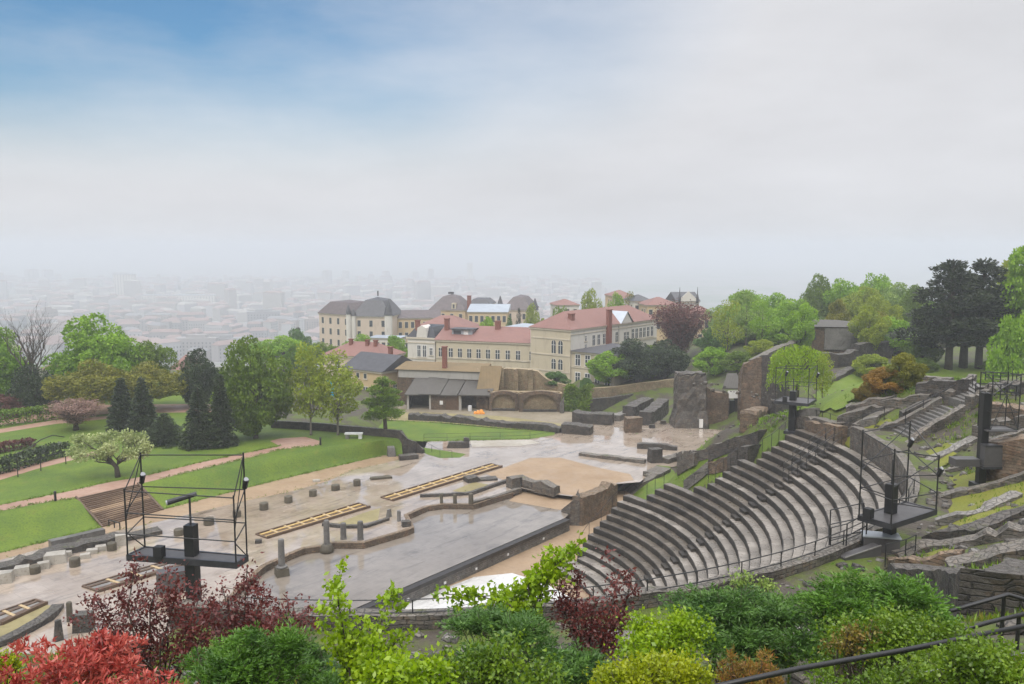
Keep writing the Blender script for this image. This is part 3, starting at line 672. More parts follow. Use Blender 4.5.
# columns ---------------------------------------------------------------
def column(label, x, y, z, h, r, base=None, cat='column', group=None, mat='column_stone', bz=None):
    p = pz(x, y, z); root = thing('column', label, cat, p, 0, group)
    zb = 0
    if base == 'block': MB().obox((0, 0), (1, .55), 1.0, 1.0, -.05, .62, taper=.06).build('plinth', MAT['drum_stone'], root); MB().lathe((0, 0, .62), [(.44, 0), (.46, .1), (.38, .18)]).build('base_ring', MAT[mat], root, True); zb = .8
    if base == 'round': MB().lathe((0, 0, 0), [(.58, -.05), (.6, .3), (.5, .45), (.46, .6), (.36, .72)]).build('base', MAT['drum_stone'], root, True); zb = .7
    MB().lathe((0, 0, zb), [(r * 1.06, 0), (r, .12), (r * .98, h * .5), (r * .93, h * .93), (r * .8, h), (r * .3, h * 1.02)], 16).build('shaft', MAT[mat], root)
    return root
column('grey column shaft on a square block, standing in the shallow water nearest the tower', 282, 575, 0, 2.15, .26, 'block')
column('grey column shaft on a rounded base at the water edge', 327, 552, 0, 2.1, .26, 'round')
column('bluish-grey cut column, left one of the close pair on the stone strip', 343.5, 539, .5, 1.45, .27)
column('bluish-grey cut column, right one of the close pair on the stone strip', 360.5, 539.5, .5, 1.65, .27)
column('lone slim column stump near the corner of the niche', 399, 521, .5, 1.0, .18)
column('short brown post, left one of three above the far niche', 441.5, 503, .5, .95, .16, mat='drum_stone')
column('short brown post, middle one of three above the far niche', 455, 503.4, .5, .95, .19, mat='drum_stone')
column('short stout brown post, right one of three above the far niche', 471, 503.6, .5, 1.05, .25, mat='drum_stone')
column('stubby grey post beside the rubble mound', 510.5, 484, .5, .7, .2)
column('upright grey post on the near left of the plaza', 70, 621, .5, 1.35, .2, mat='drum_stone')
def block(label, x, y, z, sx, sy, sz, u=(1, .5), mat='drum_stone', cat='stone block', group=None, taper=.06, name='stone_block'):
    p = pz(x, y, z); o = MB().obox((0, 0), u, sx, sy, -.06, sz, taper=taper)
    rs = random.Random(int(x * 7 + y)); o.v = [(a + rs.uniform(-.06, .06) * sx, b + rs.uniform(-.06, .06) * sy, c + rs.uniform(-.05, .05) * sz) for a, b, c in o.v]
    o = o.build(name, MAT[mat]); o.location = p; return tag(o, label, cat, group)
block('dark square stone block beside the upright post at lower left', 84, 630, .5, 1.15, .9, 1.2, (1, .1), 'ruin_dark')
block('leaning dark stone slab at lower left of the plaza', 59, 640, .5, .55, .45, 1.35, (1, .8), 'ruin_dark', taper=.4)
block('grey tilted stone fragment beside the lone slim column', 389, 517, .5, .5, .35, .75, (.4, 1), 'column_stone', taper=.3)
block('dark carved block near the lone slim column', 406, 526, .5, .8, .6, .5, (1, .4), 'ruin_dark')
block('small dark stone lying on the plaza near the tower', 258.5, 543, .5, .6, .4, .3, (1, .2), 'ruin_dark')
block('pale capital lying on the sand strip by the lawn corner', 391.5, 456, .5, 1.0, .9, 1.15, (1, .3), 'column_stone', taper=.2)
block('dark low stone at the lawn corner where the paving begins', 408, 459, .5, 2.2, 1.0, .55, (1, .4), 'ruin_dark')
block('white-topped stone bench at the end of the back lawn', 458, 447.5, .5, 2.6, .8, .75, (1, .05), 'ruin_dark')
block('dark upright stone beside the stone bench on the paving', 466.5, 447, .5, .7, .7, 1.2, (1, .05), 'ruin_dark')
block('flat pale stone lying on the wet sand edge', 316.5, 481.5, .5, .8, .5, .2, (1, .3), 'white_stone')
block('flat broken slab lying near the last column drum', 381, 478.5, .5, 2.4, .8, .22, (1, .35), 'drum_stone')
# column drums in a row
drums = [(35, 573), (75, 566), (112, 550), (179, 535), (209, 524.5), (237, 516.7), (264, 509.5), (288.5, 502.5), (313, 496), (335.5, 490), (357, 485.5)]
dl = ['mossy column drum among the white blocks, nearest the left edge of the photo', 'column drum between two white blocks, second from the left', 'column drum at the right end of the white blocks', 'column drum seen through the left tower frame beside its mast', 'column drum just right of the tower mast', 'column drum seen in the right half of the tower frame', 'column drum just right of the tower frame', 'second column drum right of the tower frame', 'third column drum right of the tower frame', 'column drum next to the last in the row on the plaza', 'last and farthest column drum in the row on the plaza']
pro = None
for (x, y), l in zip(drums, dl):
    if pro is None:
        pro = MB().lathe((0, 0, 0), [(.46, -.05), (.47, .25), (.46, .72), (.42, .80), (.2, .82)], 18).build('column_drum', MAT['drum_stone'])
        tag(pro, l, 'column drum', group='column drums along the plaza'); o = pro
    else: o = dup(pro, label=l)
    o.location = pz(x, y, .5); o.rotation_euler = (0, 0, x)
    s = 1 + .1 * math.sin(x); o.scale = (s * .92, s * .92, .78 + .08 * math.cos(x))
wb = [(4, 582, 1.3, .8), (22, 574, 1.1, .6), (44, 568, .9, .5), (56, 562, 1.6, .75), (67, 556, .8, .4), (85, 558, .8, .35), (92, 553, .9, .35), (101, 550, .9, .4), (108, 543, .9, .55), (121, 545, .9, .9), (128, 540, .7, .4)]
wl_ = ['large white stone block at the left edge of the photo', 'white stone block left of the first column drum', 'white block touching the first column drum', 'big flat white block between the first two drums', 'small white block left of the second drum', 'low white stone right of the second drum', 'small white stone in the middle of the white row', 'white stone left of the third drum', 'white block behind the third drum', 'rounded white capital right of the third drum', 'last small white block under the tower platform']
for (x, y, s, h), l in zip(wb, wl_): block(l, x, y, .5, s, s * .75, h, (1, .45), 'white_stone', group='white stone blocks in a row', taper=.08)
# timber-framed excavation trenches
def trench(label, A, B, C, D, n, cover='timber_yellow'):
    P = [pz(x, y, .512) for x, y in (A, B, C, D)]; root = thing('timber_trench', label, 'trench cover', P[0]); o = P[0]
    A_, B_, C_, D_ = [p - o for p in P]
    def bar(p, q, w, name, mat, z=.09):
        d = (q - p); c = (p + q) / 2; MB().obox((c.x, c.y), (d.x, d.y), d.length, w, 0, z).build(name, MAT[mat], root)
    sheet_ = MB().add([A_, B_, C_, D_], [(0, 1, 2, 3)]).build('bed', MAT['timber_dark' if cover == 'timber_yellow' else 'grey_gravel'], root)
    bar(A_, D_, .16, 'side_beam', 'timber_dark', .1); bar(B_, C_, .2, 'side_beam', 'timber_dark', .22); bar(A_, B_, .16, 'end_beam', 'timber_dark', .1); bar(D_, C_, .16, 'end_beam', 'timber_dark', .1)
    for i in range(1, n): bar(A_.lerp(D_, i / n), B_.lerp(C_, i / n), .22, 'crossbar', 'timber_pale', .08)
    bar(A_.lerp(B_, .25), D_.lerp(C_, .25), .3, 'plank', cover, .07); bar(A_.lerp(B_, .72), D_.lerp(C_, .72), .3, 'plank', cover, .07)
    return root
trench('timber-framed trench on the plaza behind the two grey columns', (256, 534.5), (267.5, 538.5), (370, 507.5), (358.5, 503.5), 8)
trench('longest timber-framed trench, behind the three brown posts', (381, 497.5), (393, 501), (502, 467), (491, 464), 10)
trench('timber-framed trench under the left tower, half hidden by plum leaves', (82.5, 586.5), (99, 592), (188, 565), (172, 560), 4, 'timber_dark')
trench('short timber-framed trench at the lower left edge of the plaza', (-14, 617), (2, 625), (47, 604), (35, 600), 3, 'timber_dark')
rwall('plinth_wall', 'low broken wall round the yellow bed at lower left', wz([(-20, 652), (6, 643), (30, 630), (48, 620), (58, 608)], .5, .4), .8, MAT['ruin_dark'], .15)
block('dark equipment case beside the pole of the left tower', 172, 590, .5, 2.0, 1.2, 1.5, (1, .4), 'grey_panel', 'equipment case', taper=.02, name='equipment_case')

# park steps up the lawn bank
a, b = pz(103, 527, .512), pz(163, 509.8, .512); c, d = pz(76, 498, 2.4), pz(138, 484, 2.4)
root = thing('park_steps', 'two flights of brown board steps cut into the left lawn bank', 'garden steps', a)
n = 18
for i in range(n):
    u0, u1 = i / n, (i + 1) / n
    if i in (8, 9): rise = 8.5 / 17
    z0 = .512 + (2.4 - .512) * (i + 1) / n
    q = [a.lerp(c, u0), b.lerp(d, u0), b.lerp(d, u1), a.lerp(c, u1)]
    V = [(p.x - a.x, p.y - a.y, z - a.z) for z in (z0 - .35, z0 + .014) for p in q]
    MB().add(V, [(3, 2, 1, 0), (4, 5, 6, 7), (0, 1, 5, 4), (1, 2, 6, 5), (2, 3, 7, 6), (3, 0, 4, 7)]).build('landing' if i in (8, 9) else 'step', MAT['sand' if i in (8, 9) else ('step_board' if i % 2 else 'timber_dark')], root)
for p, q in ((a, c), (b, d)):
    MB().tube(p - a + Vector((0, 0, .02)), q - a + Vector((0, 0, .12)), .11, 6).build('side_board', MAT['timber_dark'], root)
for x, y, l in ((109, 529, 'left post of the short barrier at the foot of the park steps'), (119.5, 530, 'right post of the short barrier at the foot of the park steps')):
    pass
railing('short dark barrier at the foot of the park steps', [pz(109, 526, .51), pz(120, 529.5, .51)], .6, 1.0, (1.0,), .06, cat='barrier')
def bollard(label, x, y, z, h=.95):
    p = pz(x, y, z); root = thing('bollard', label, 'bollard', p, group='dark bollards beside the park path')
    MB().lathe((0, 0, 0), [(.11, 0), (.11, h - .18), (.1, h - .16)], 10).build('post', MAT['black_metal'], root); MB().lathe((0, 0, h - .17), [(.1, 0), (.125, .03), (.125, .14), (.06, .18)], 10).build('cap', MAT['dark_steel'], root)
bollard('dark bollard on the path edge left of the park steps', 55.5, 501, ZL); bollard('dark bollard at the end of the path near the small pine', 320.5, 445, ZL)
root = thing('park_bench', 'pale stone bench on the lawn before the parapet', 'bench', pz(354, 438.5, ZL))
MB().box(-1.1, 1.1, -.35, .35, .55, .72).build('seat', MAT['bench_white'], root); MB().box(-1.0, -.6, -.3, .3, -.05, .55).build('support', MAT['slab_stone'], root); MB().box(.6, 1.0, -.3, .3, -.05, .55).build('support', MAT['bench_white'], root)
# garden pergola arch and rails in the left lawn
root = thing('garden_arch', 'thin dark hooped trellis over the clipped hedge on the left lawn', 'trellis', pz(18, 477, ZL)); b0 = pz(18, 477, ZL)
p1, p2, p3 = pz(18, 477, ZL) - b0, pz(41, 471, ZL) - b0, pz(66, 464, ZL) - b0
hh = Vector((0, 0, 2.4))
for p in (p1, p2, p3): MB().tube(p, p + (hh if p is p1 else hh * .6), .05).build('post', MAT['black_metal'], root)
q = p1 + hh; MB().path([q, q.lerp(p3 + hh, .25) + Vector((0, 0, .3)), q.lerp(p3 + hh, .5) + Vector((0, 0, .9)), q.lerp(p3 + hh, .75) + Vector((0, 0, 1.1)), p3 + hh * 1.25], .05).build('hoop', MAT['black_metal'], root)
MB().path([p1 + hh * .6, p2 + hh * .6, p3 + hh * .6], .035).build('rail', MAT['black_metal'], root)
# parapet at the far edge of the raised lawn
rwall('parapet_wall', 'low dark parapet wall on the far edge of the lawn', wz([(272, 427.5), (300, 429), (322, 430.5), (350, 433), (378, 436), (401, 438)], ZL, .95, -.5), .5, MAT['ruin_dark'], .05, 1.2, cat='parapet')
rwall('parapet_wall', 'stepped end of the parapet descending to the paving', [(p.x, p.y, -.5, q) for p, q in ((pz(401, 438, ZL), 3.3), (pz(408, 440, ZL), 2.6), (pz(416, 447, 1.2), 1.9), (pz(424, 453, .5), 1.0))], .5, MAT['ruin_dark'], .12, .9, cat='parapet')
railing('thin rail along the near edge of the back lawn', [pz(x, y, .5) for x, y in ((424, 441.5), (470, 440.5), (530, 439), (556, 434.5))], 1.0, 3.2, (1.0, .5), .022)
railing('thin rail round the grass tongue at the lawn corner', [pz(x, y, .5) for x, y in ((424, 448), (440, 457), (452, 458))], .9, 2.2, (1.0,), .022)
# ------------------------------------------------------------------ ruins behind the stage
def top(x, y, Y): return pd(x, y, Y).z
def wy(pix, Y, z0):                       # wall whose top edge passes the pixels at distances Y
    r = []
    for i, (x, y) in enumerate(pix):
        yy = Y if not hasattr(Y, '__len__') else Y[0] + (Y[1] - Y[0]) * i / (len(pix) - 1)
        p = pd(x, y, yy); r.append((p.x, p.y, z0, p.z))
    return r
rwall('retaining_wall', 'tall ochre retaining wall of old masonry under the yellow building', wy([(478, 368.5), (502, 368), (530, 369.5), (538, 371), (546, 378), (556, 383), (568, 385.5), (578, 389)], (136, 134), -.6), 1.2, MAT['ruin_ochre'], .14, .8, lean=.1)
for x, yt, l in ((501.5, 368, 'left upright pier on the ochre retaining wall'), (516, 369, 'middle upright pier on the ochre retaining wall'), (530.5, 369.5, 'right upright pier on the ochre retaining wall')):
    q = pd(x, yt, 134.2); rwall('wall_pier', l, [(q.x - .35, q.y, -.6, q.z), (q.x + .35, q.y, -.6, q.z + .1)], .9, MAT['ruin_ochre'], .06, .3, lean=.1)
rwall('ledge_wall', 'long brown ledge wall along the foot of the ochre masonry', wy([(489, 391), (503, 390), (520, 391), (540, 390.5), (562, 392)], 132.6, -.6), 1.6, MAT['ruin_ochre'], .12, .8)
def archw(label, x0, x1, yt, yb, Y):
    """masonry panel with a blind arch"""
    A = pd(x0, yb, Y); B = pd(x1, yb, Y); W_ = B.x - A.x; hh = pd(x0, yt, Y).z - .3; r = thing('arch_wall', label, 'ruined wall', (A.x, Y, .3))
    hw = W_ * .40; zc = max(.8, hh * .42); n = 12; V = []
    inner = [(W_ / 2 - hw, 0)] + [(W_ / 2 - hw * math.cos(PI * i / n), zc + (hh - .5 - zc) * math.sin(PI * i / n)) for i in range(n + 1)] + [(W_ / 2 + hw, 0)]
    outer = [(0, 0)] + [(W_ * i / n, hh * (.86 + .14 * math.sin(PI * i / n))) for i in range(n + 1)] + [(W_, 0)]
    for y in (0, .7): V += [(p[0], y, p[1]) for p in inner] + [(p[0], y, p[1]) for p in outer]
    k = len(inner); F = []
    for i in range(k - 1): F += [(i, i + 1, k + i + 1, k + i), (2 * k + i + 1, 2 * k + i, 3 * k + i, 3 * k + i + 1), (i + 1, i, 2 * k + i, 2 * k + i + 1), (k + i, k + i + 1, 3 * k + i + 1, 3 * k + i)]
    MB().add(V, F).build('arch_ring', MAT['ruin_brown'], r); MB().box(.1, W_ - .1, .55, 1.1, -.3, hh * .93).build('infill', MAT['ruin_ochre'], r); MB().box(W_ * .1, W_ * .9, -.02, .5, -.3, .55).build('footing', MAT['ruin_dark'], r)
archw('broken blind arch beside the sheds, left of the larger arch', 489, 518, 391, 415, 130.2)
archw('larger blind arch with pinkish infill beside the ivy slope', 519, 561, 391, 417, 129.4)
rwall('buttress', 'leaning pale buttress at the right end of the arch walls', wy([(560, 404), (564, 397)], 128.6, -.6), .7, MAT['ruin_pale'], .1, .4)
rwall('rubble_wall', 'long low wall of heaped dark stones behind the back lawn', wz([(410, 419), (440, 420.5), (475, 423.5), (510, 427), (545, 430), (562, 432)], .5, .85, .2), 1.6, MAT['ruin_dark'], .22, .5, cat='rubble')
rwall('garden_wall', 'ochre garden wall rising behind the ruins at the foot of the dark yews', wy([(578, 389), (590, 388), (606, 387), (616, 386), (640, 382.5), (674, 379)], (147, 152), -3), .8, MAT['ruin_ochre'], .1, 1.5)
rwall('garden_wall', 'dark lower wall in front of the ochre garden wall', wy([(585, 399), (610, 397.5), (632, 394)], (144, 150), -3), .8, MAT['ruin_dark'], .15, 1.2)
for lab, pts, hh, th, mat in (
    ('wet flat-topped dark wall left of the free-standing block', [(575, 421), (595, 423), (613, 424)], 1.5, 2.2, 'ruin_dark'),
    ('low flat wall end reaching the back lawn corner', [(563, 432), (578, 433), (592, 434)], 1.2, 2.0, 'ruin_dark'),
    ('dark wall stub behind the free-standing block', [(628, 419), (640, 413), (648, 409)], 1.9, 1.8, 'ruin_dark'),
    ('dark wall stub touching the left side of the square pier', [(645, 425), (655, 418), (663, 411)], 1.9, 1.8, 'ruin_dark'),
    ('low stone course before the square pier', [(615, 421), (625, 417), (634, 412)], .9, 1.4, 'ruin_pale'),
    ('long flat kerb on the wet paving in front of the square pier', [(637, 448), (655, 448.5), (677, 450)], .6, .8, 'ruin_dark'),
    ('thin broken kerb line crossing the wet paving', [(580, 455), (603, 458), (625, 460.5), (645, 463)], .35, .9, 'ruin_stone')):
    rwall('low_wall', lab, wz(pts, .5, hh, .2), th, MAT[mat], .14)
block('free-standing dark stone block on the wet paving', 632.5, 431.5, .5, 2.3, 1.8, 2.0, (1, .15), 'ruin_brown', taper=.03)
block('small dark stone on the paving before the square pier', 652, 428, .5, .8, .6, .5, (1, 0), 'ruin_dark')
block('tiny dark stone on the paving left of the square pier', 663, 424, .5, .8, .6, .5, (1, 0), 'ruin_dark')
block('upright dark stump of masonry at the corner of the grass bank', 655, 462, .5, 1.5, 1.2, 1.7, (1, .2), 'ruin_dark', taper=.05)
pr = thing('square_pier', 'tall square weathered masonry pier with a flared foot', 'pier', pz(690, 426, .5))
def rblock(name, parent, x0, x1, y0, y1, z0, z1, mat, fl=0, j=.12, n=5):
    """rough upright block with weathered faces"""
    rs = random.Random(int(x0 * 31 + z1 * 7)); V = []; m = 6
    ringp = [(x0 + (x1 - x0) * i / m, y0) for i in range(m)] + [(x1, y0 + (y1 - y0) * i / m) for i in range(m)] + [(x1 - (x1 - x0) * i / m, y1) for i in range(m)] + [(x0, y1 - (y1 - y0) * i / m) for i in range(m)]
    q = len(ringp); cx_, cy_ = (x0 + x1) / 2, (y0 + y1) / 2
    for k in range(n + 1):
        u = k / n; s = 1 + fl * max(0, .35 - u) / .35
        for x, y in ringp: V.append((cx_ + (x - cx_) * s + rs.uniform(-j, j), cy_ + (y - cy_) * s + rs.uniform(-j, j), z0 + (z1 - z0) * u + (rs.uniform(-2, .6) * j if k == n else 0)))
    V.append((cx_, cy_, z1 + j)); F = [(k * q + i, k * q + (i + 1) % q, (k + 1) * q + (i + 1) % q, (k + 1) * q + i) for k in range(n) for i in range(q)]
    F += [(n * q + i, n * q + (i + 1) % q, len(V) - 1) for i in range(q)]
    return MB().add(V, F).build(name, mat, parent)
rblock('shaft', pr, -2.1, 1.9, -1.2, 2.0, -.2, 7.6, MAT['ruin_stone'], .28, .16, 9)
rblock('cap', pr, -2.0, 1.7, -1.1, 1.9, 7.4, 7.75, MAT['ruin_dark'], 0, .15, 2)
MB().box(.95, 1.45, -1.75, -1.45, .1, 1.3).build('notice_board', MAT['white_paint'], pr)
rwall('pier_wall', 'lower brown wall joining the square pier to the dark doorway', wy([(706, 386), (712, 391), (722, 392), (728, 393)], 121, 0), 1.2, MAT['ruin_brown'], .15)
g = thing('gatehouse', 'small dark-roofed doorway with a white sign between two ruined walls', 'gatehouse', pz(731, 423, .5))
rblock('wall', g, -.9, -.3, 0, 1.2, -.2, 4.2, MAT['ruin_dark'], 0, .05); rblock('wall', g, .6, 1.1, 0, 1.2, -.2, 4.6, MAT['ruin_dark'], 0, .05)
MB().box(-.3, .6, .5, 1.2, 0, 3.2).build('door', MAT['black_metal'], g)
MB().add([(-1.5, -.4, 5.0), (1.2, -.4, 5.0), (1.0, 1.4, 6.9), (-.4, 1.4, 6.9), (-1.5, -.4, 5.2), (1.2, -.4, 5.2), (1.0, 1.4, 7.1), (-.4, 1.4, 7.1)], [(3, 2, 1, 0), (4, 5, 6, 7), (0, 1, 5, 4), (1, 2, 6, 5), (2, 3, 7, 6), (3, 0, 4, 7)]).build('roof', MAT['roof_dark'], g)
MB().box(-.75, .95, -.62, -.55, 3.75, 4.85).build('sign_panel', MAT['white_paint'], g); MB().tube((.75, -.66, 0), (.75, -.66, 4.7), .05).build('sign_post', MAT['grey_steel'], g)
rwall('tall_wall', 'tallest ruined wall with brown broken face, right of the doorway', [(*pd(738.5, 424, 118).xy, 0, top(738.5, 375, 118)), (*pd(742, 424, 118).xy, 0, top(742, 363, 118)), (*pd(748, 420, 117.6).xy, 0, top(748, 360, 117.6)), (*pd(756, 412, 117).xy, 0, top(756, 356.5, 117)), (*pd(764, 400, 116.5).xy, 0, top(764, 355.5, 116.5))], 1.6, MAT['ruin_brown'], .25, .5)
rwall('tall_wall', 'dark return of the tallest ruined wall behind the weeping tree', wy([(765.5, 355.5), (772, 354.5), (779, 354), (784, 358)], (116.8, 112), 0), 1.8, MAT['ruin_dark'], .3, .5)
rwall('sloping_wall', 'long sloping wall crest climbing behind the tallest wall', wy([(752, 360), (768, 352), (785, 344), (800, 339)], (124, 140), 2), 1.2, MAT['ruin_stone'], .2, .8)
rwall('alley_wall', 'broken brown wall between the flooded stage and the seats', wz([(577, 525), (586, 521), (597, 516), (612, 509)], -1.1, 3.0, -1.4), 1.2, MAT['ruin_brown'], .3, .5)
rwall('alley_wall', 'jagged grey rubble shoulder at the corner of the flooded stage', [(p.x, p.y, -1.3, q) for p, q in ((pz(567, 521, -1.1), .3), (pz(573, 523, -1.1), 1.2), (pz(579, 523, -1.1), 2.1))], 1.6, MAT['ruin_stone'], .4, .45)
# slope between the seat ends and the paving
drape('grass_bank', [(628, 497), (640, 487), (664, 466), (700, 458), (742, 446), (757, 448), (748, 458), (722, 472), (700, 487), (664, 492), (645, 500)], MAT['bank_grass'], .12)
drape('grass_bank', [(755, 445), (770, 437), (786, 433), (784, 440), (765, 449)], MAT['bank_grass'], .12)
for lab, pts, hh, th, mat in (
    ('broad rough wall running down the grass bank to the seat corner', [(622, 503), (634, 491), (648, 481), (663, 473)], .75, 1.9, 'ruin_stone'),
    ('flat-topped sloping wall crossing the middle of the grass bank', [(686, 487), (698, 477), (711, 467)], .8, 1.2, 'ruin_pale'),
    ('chunky rubble wall high on the grass bank', [(682, 470), (690, 465), (700, 460)], .9, 1.5, 'ruin_stone'),
    ('short wall across the top of the grass bank', [(711, 469), (722, 467), (733, 465)], .75, .9, 'ruin_brown'),
    ('dark lumpy rubble beside the ends of the middle seat rows', [(734, 466), (744, 460), (756, 457)], 1.3, 2.0, 'ruin_dark'),
    ('long dark wall above the grass bank', [(712, 455), (730, 448), (748, 443), (762, 438)], 1.0, 1.2, 'ruin_dark'),
    ('low stony edge between the grass bank and the wet paving', [(664, 464), (680, 459), (700, 456), (722, 450)], .7, 1.2, 'ruin_stone')):
    rwall('low_wall', lab, wh(pts, hh), th, MAT[mat], .22, .5)
block('pale wet slab beyond the grass bank', 750, 433, 1.6, 3.2, 2.4, .35, (1, .1), 'slab_stone', taper=.02)
rwall('stepped_wall', 'stepped brown wall ends behind the back platform', wh([(748, 428), (762, 418), (778, 412), (790, 410)], 1.4), 1.6, MAT['ruin_brown'], .5, .5)
rwall('low_wall', 'small grey wall under the back platform', wh([(795, 424), (806, 421), (814, 420)], 1.1), 1.0, MAT['slab_stone'], .08)

# ------------------------------------------------------------------ terraces on the right
drape('grass_slope', [(806, 414), (818, 396), (842, 379), (866, 368), (884, 372), (872, 385), (850, 402), (838, 412)], MAT['bank_grass'], .25)
drape('grass_slope', [(880, 372), (905, 362), (950, 365), (1024, 362), (1040, 378), (960, 378), (920, 380)], MAT['bank_grass'], .25)
for pl in ([(838, 438), (862, 430), (890, 422), (884, 428), (852, 445)], [(913, 463), (932, 452), (948, 446), (952, 452), (940, 470), (925, 472)], [(925, 499), (934, 482), (975, 478), (1030, 464), (1030, 480), (975, 492), (945, 502)], [(932, 524), (945, 503), (1000, 490), (1030, 484), (1015, 500), (960, 522)], [(932, 541), (940, 527), (1010, 503), (1030, 500), (1030, 512), (985, 524), (950, 541)], [(1002, 572), (1024, 560), (1030, 590), (1010, 588)], [(928, 561), (940, 553), (946, 558), (938, 563)]):
    drape('moss_terrace', pl, MAT['moss_grass'], .14, .4)
for lab, pts, hh, th, mat in (
    ('dark rubble wall above the capped end of the seats', [(800, 425), (820, 428), (841, 434)], 1.0, 1.2, 'ruin_stone'),
    ('pale coping wall climbing left of the broad stair', [(838, 440), (856, 432), (878, 425)], .9, 1.0, 'ruin_pale'),
    ('second rough wall line above the pale coping wall', [(838, 425), (850, 419), (868, 414), (884, 412)], .9, 1.3, 'ruin_stone'),
    ('flat ruined wall below the orange bush', [(846, 414), (870, 408), (895, 404)], .9, 1.6, 'ruin_stone'),
    ('grey wall crest to the left of the upper stair', [(880, 410), (905, 405), (930, 401)], 1.0, 1.2, 'ruin_stone'),
    ('rough wall joining the two stairs on the left side', [(900, 420), (918, 413), (936, 408)], .9, 1.0, 'ruin_dark'),
    ('radial row of grey stones right of the broad stair', [(924, 468), (940, 459), (957, 451), (974, 443)], 1.0, 1.1, 'ruin_pale'),
    ('radial wall with a dark shaded side beneath the speaker box', [(926, 478), (948, 472), (970, 466)], .8, 1.3, 'ruin_stone'),
    ('long straight radial wall below the box tower pole', [(938, 506), (968, 496), (1000, 488), (1032, 479)], .95, 1.3, 'ruin_stone'),
    ('wavy radial wall between two mossy terraces', [(934, 528), (956, 522), (985, 514), (1004, 505), (1016, 500)], .8, 1.0, 'ruin_pale'),
    ('thick dark radial wall under the lowest mossy terrace', [(926, 546), (950, 541), (984, 532), (1006, 522), (1032, 514)], 1.0, 1.3, 'ruin_dark'),
    ('long pale-topped wall running right from the platform foot', [(896, 562), (930, 552), (975, 545), (1030, 534)], 1.0, 1.6, 'ruin_stone'),
    ('curved reddish low wall before the platform foot', [(868, 568), (900, 570), (930, 565), (962, 561)], .8, 1.0, 'ruin_brown'),
    ('wide flat-topped wall at the right edge', [(946, 573), (985, 566), (1032, 558)], .9, 1.7, 'ruin_stone'),
    ('dark brown terrace wall at the top right under the rails', [(985, 416), (1005, 418), (1036, 422)], 1.2, 1.2, 'ruin_brown'),
    ('upper terrace wall at the right edge', [(975, 437), (1000, 432), (1036, 428)], 1.1, 1.6, 'ruin_stone'),
    ('grey sloping wall beside the box tower', [(990, 448), (1008, 443), (1036, 437)], 1.2, 1.3, 'ruin_stone'),
    ('flat dark retaining wall below the pine trees', [(918, 397), (938, 396), (963, 398)], 1.7, 1.5, 'ruin_dark'),
    ('thin upper retaining wall under the pine trees', [(920, 382), (936, 382), (952, 383)], .8, 1.2, 'ruin_stone'),
    ('rubble strip at the head of the upper stair', [(985, 396), (1005, 390), (1030, 392)], .8, 1.6, 'ruin_dark')):
    near = pts[0][1] > 440
    rwall('terrace_wall', lab, wh(pts, hh * (.5 if near else .75)), th * (.6 if near else .8), MAT[mat], .2, .33)
rwall('rock_mass', 'bulky brown rock face at the right edge below the walls', wh([(996, 474), (1010, 474), (1036, 470)], 2.0), 2.2, MAT['ruin_brown'], .6, .6, cat='rock')
for lab, pts, hh in (('long dark wall with a straight top behind the orange bushes', [(815, 367), (835, 367), (854, 365)], 2.2), ('taller dark wall section below the hillside wood', [(854, 362), (872, 360), (888, 358)], 2.8), ('dark wall end behind the weeping tree', [(764, 378), (776, 378), (784, 376)], 2.6), ('stepped old stones left of the grass slope', [(826, 385), (840, 378), (858, 372)], .9), ('low wall along the foot of the hillside wood', [(884, 352), (905, 356), (925, 362)], .8)):
    rwall('old_wall', lab, wh(pts, hh, 1.5), 1.4, MAT['ruin_dark'], .3, .7)
# big flat-topped wall in the lower right
rwall('broad_wall', 'massive flat-topped dark wall beside the green shrub at lower right', wh([(916, 592), (940, 597), (970, 604), (1004, 614)], .95, 2), 1.9, MAT['ruin_dark'], .16, .45)
rwall('broad_wall', 'dark return of the massive wall at the right edge', wh([(1006, 612), (1018, 596), (1030, 584)], .8, 2), 1.2, MAT['ruin_dark'], .18, .45)
# rubble below the walk, seen between the shrubs
for lab, pts, hh, th, mat in (('rubble wall top below the handrail, left of the lime sapling', [(262, 640), (290, 638), (318, 636)], .7, 1.4, 'ruin_dark'), ('shaggy rubble wall under the handrail in the middle', [(380, 628), (410, 627), (445, 625), (480, 622)], .7, 1.2, 'ruin_brown'), ('second course of rubble below the middle handrail', [(385, 650), (415, 648), (450, 645)], .5, 1.5, 'ruin_stone'), ('rough wall end beside the dark red shrub', [(590, 622), (615, 620), (645, 612), (680, 600)], .8, 1.2, 'ruin_brown'), ('brown rubble wall under the handrail on the right', [(740, 590), (780, 580), (820, 572), (850, 566)], .9, 1.2, 'ruin_stone'), ('low rubble heap beside the yellow shrub', [(596, 660), (615, 655), (635, 650)], .6, 1.3, 'ruin_pale')):
    rwall('rubble_wall', lab, wh(pts, hh, 1.), th, MAT[mat], .22, .4)

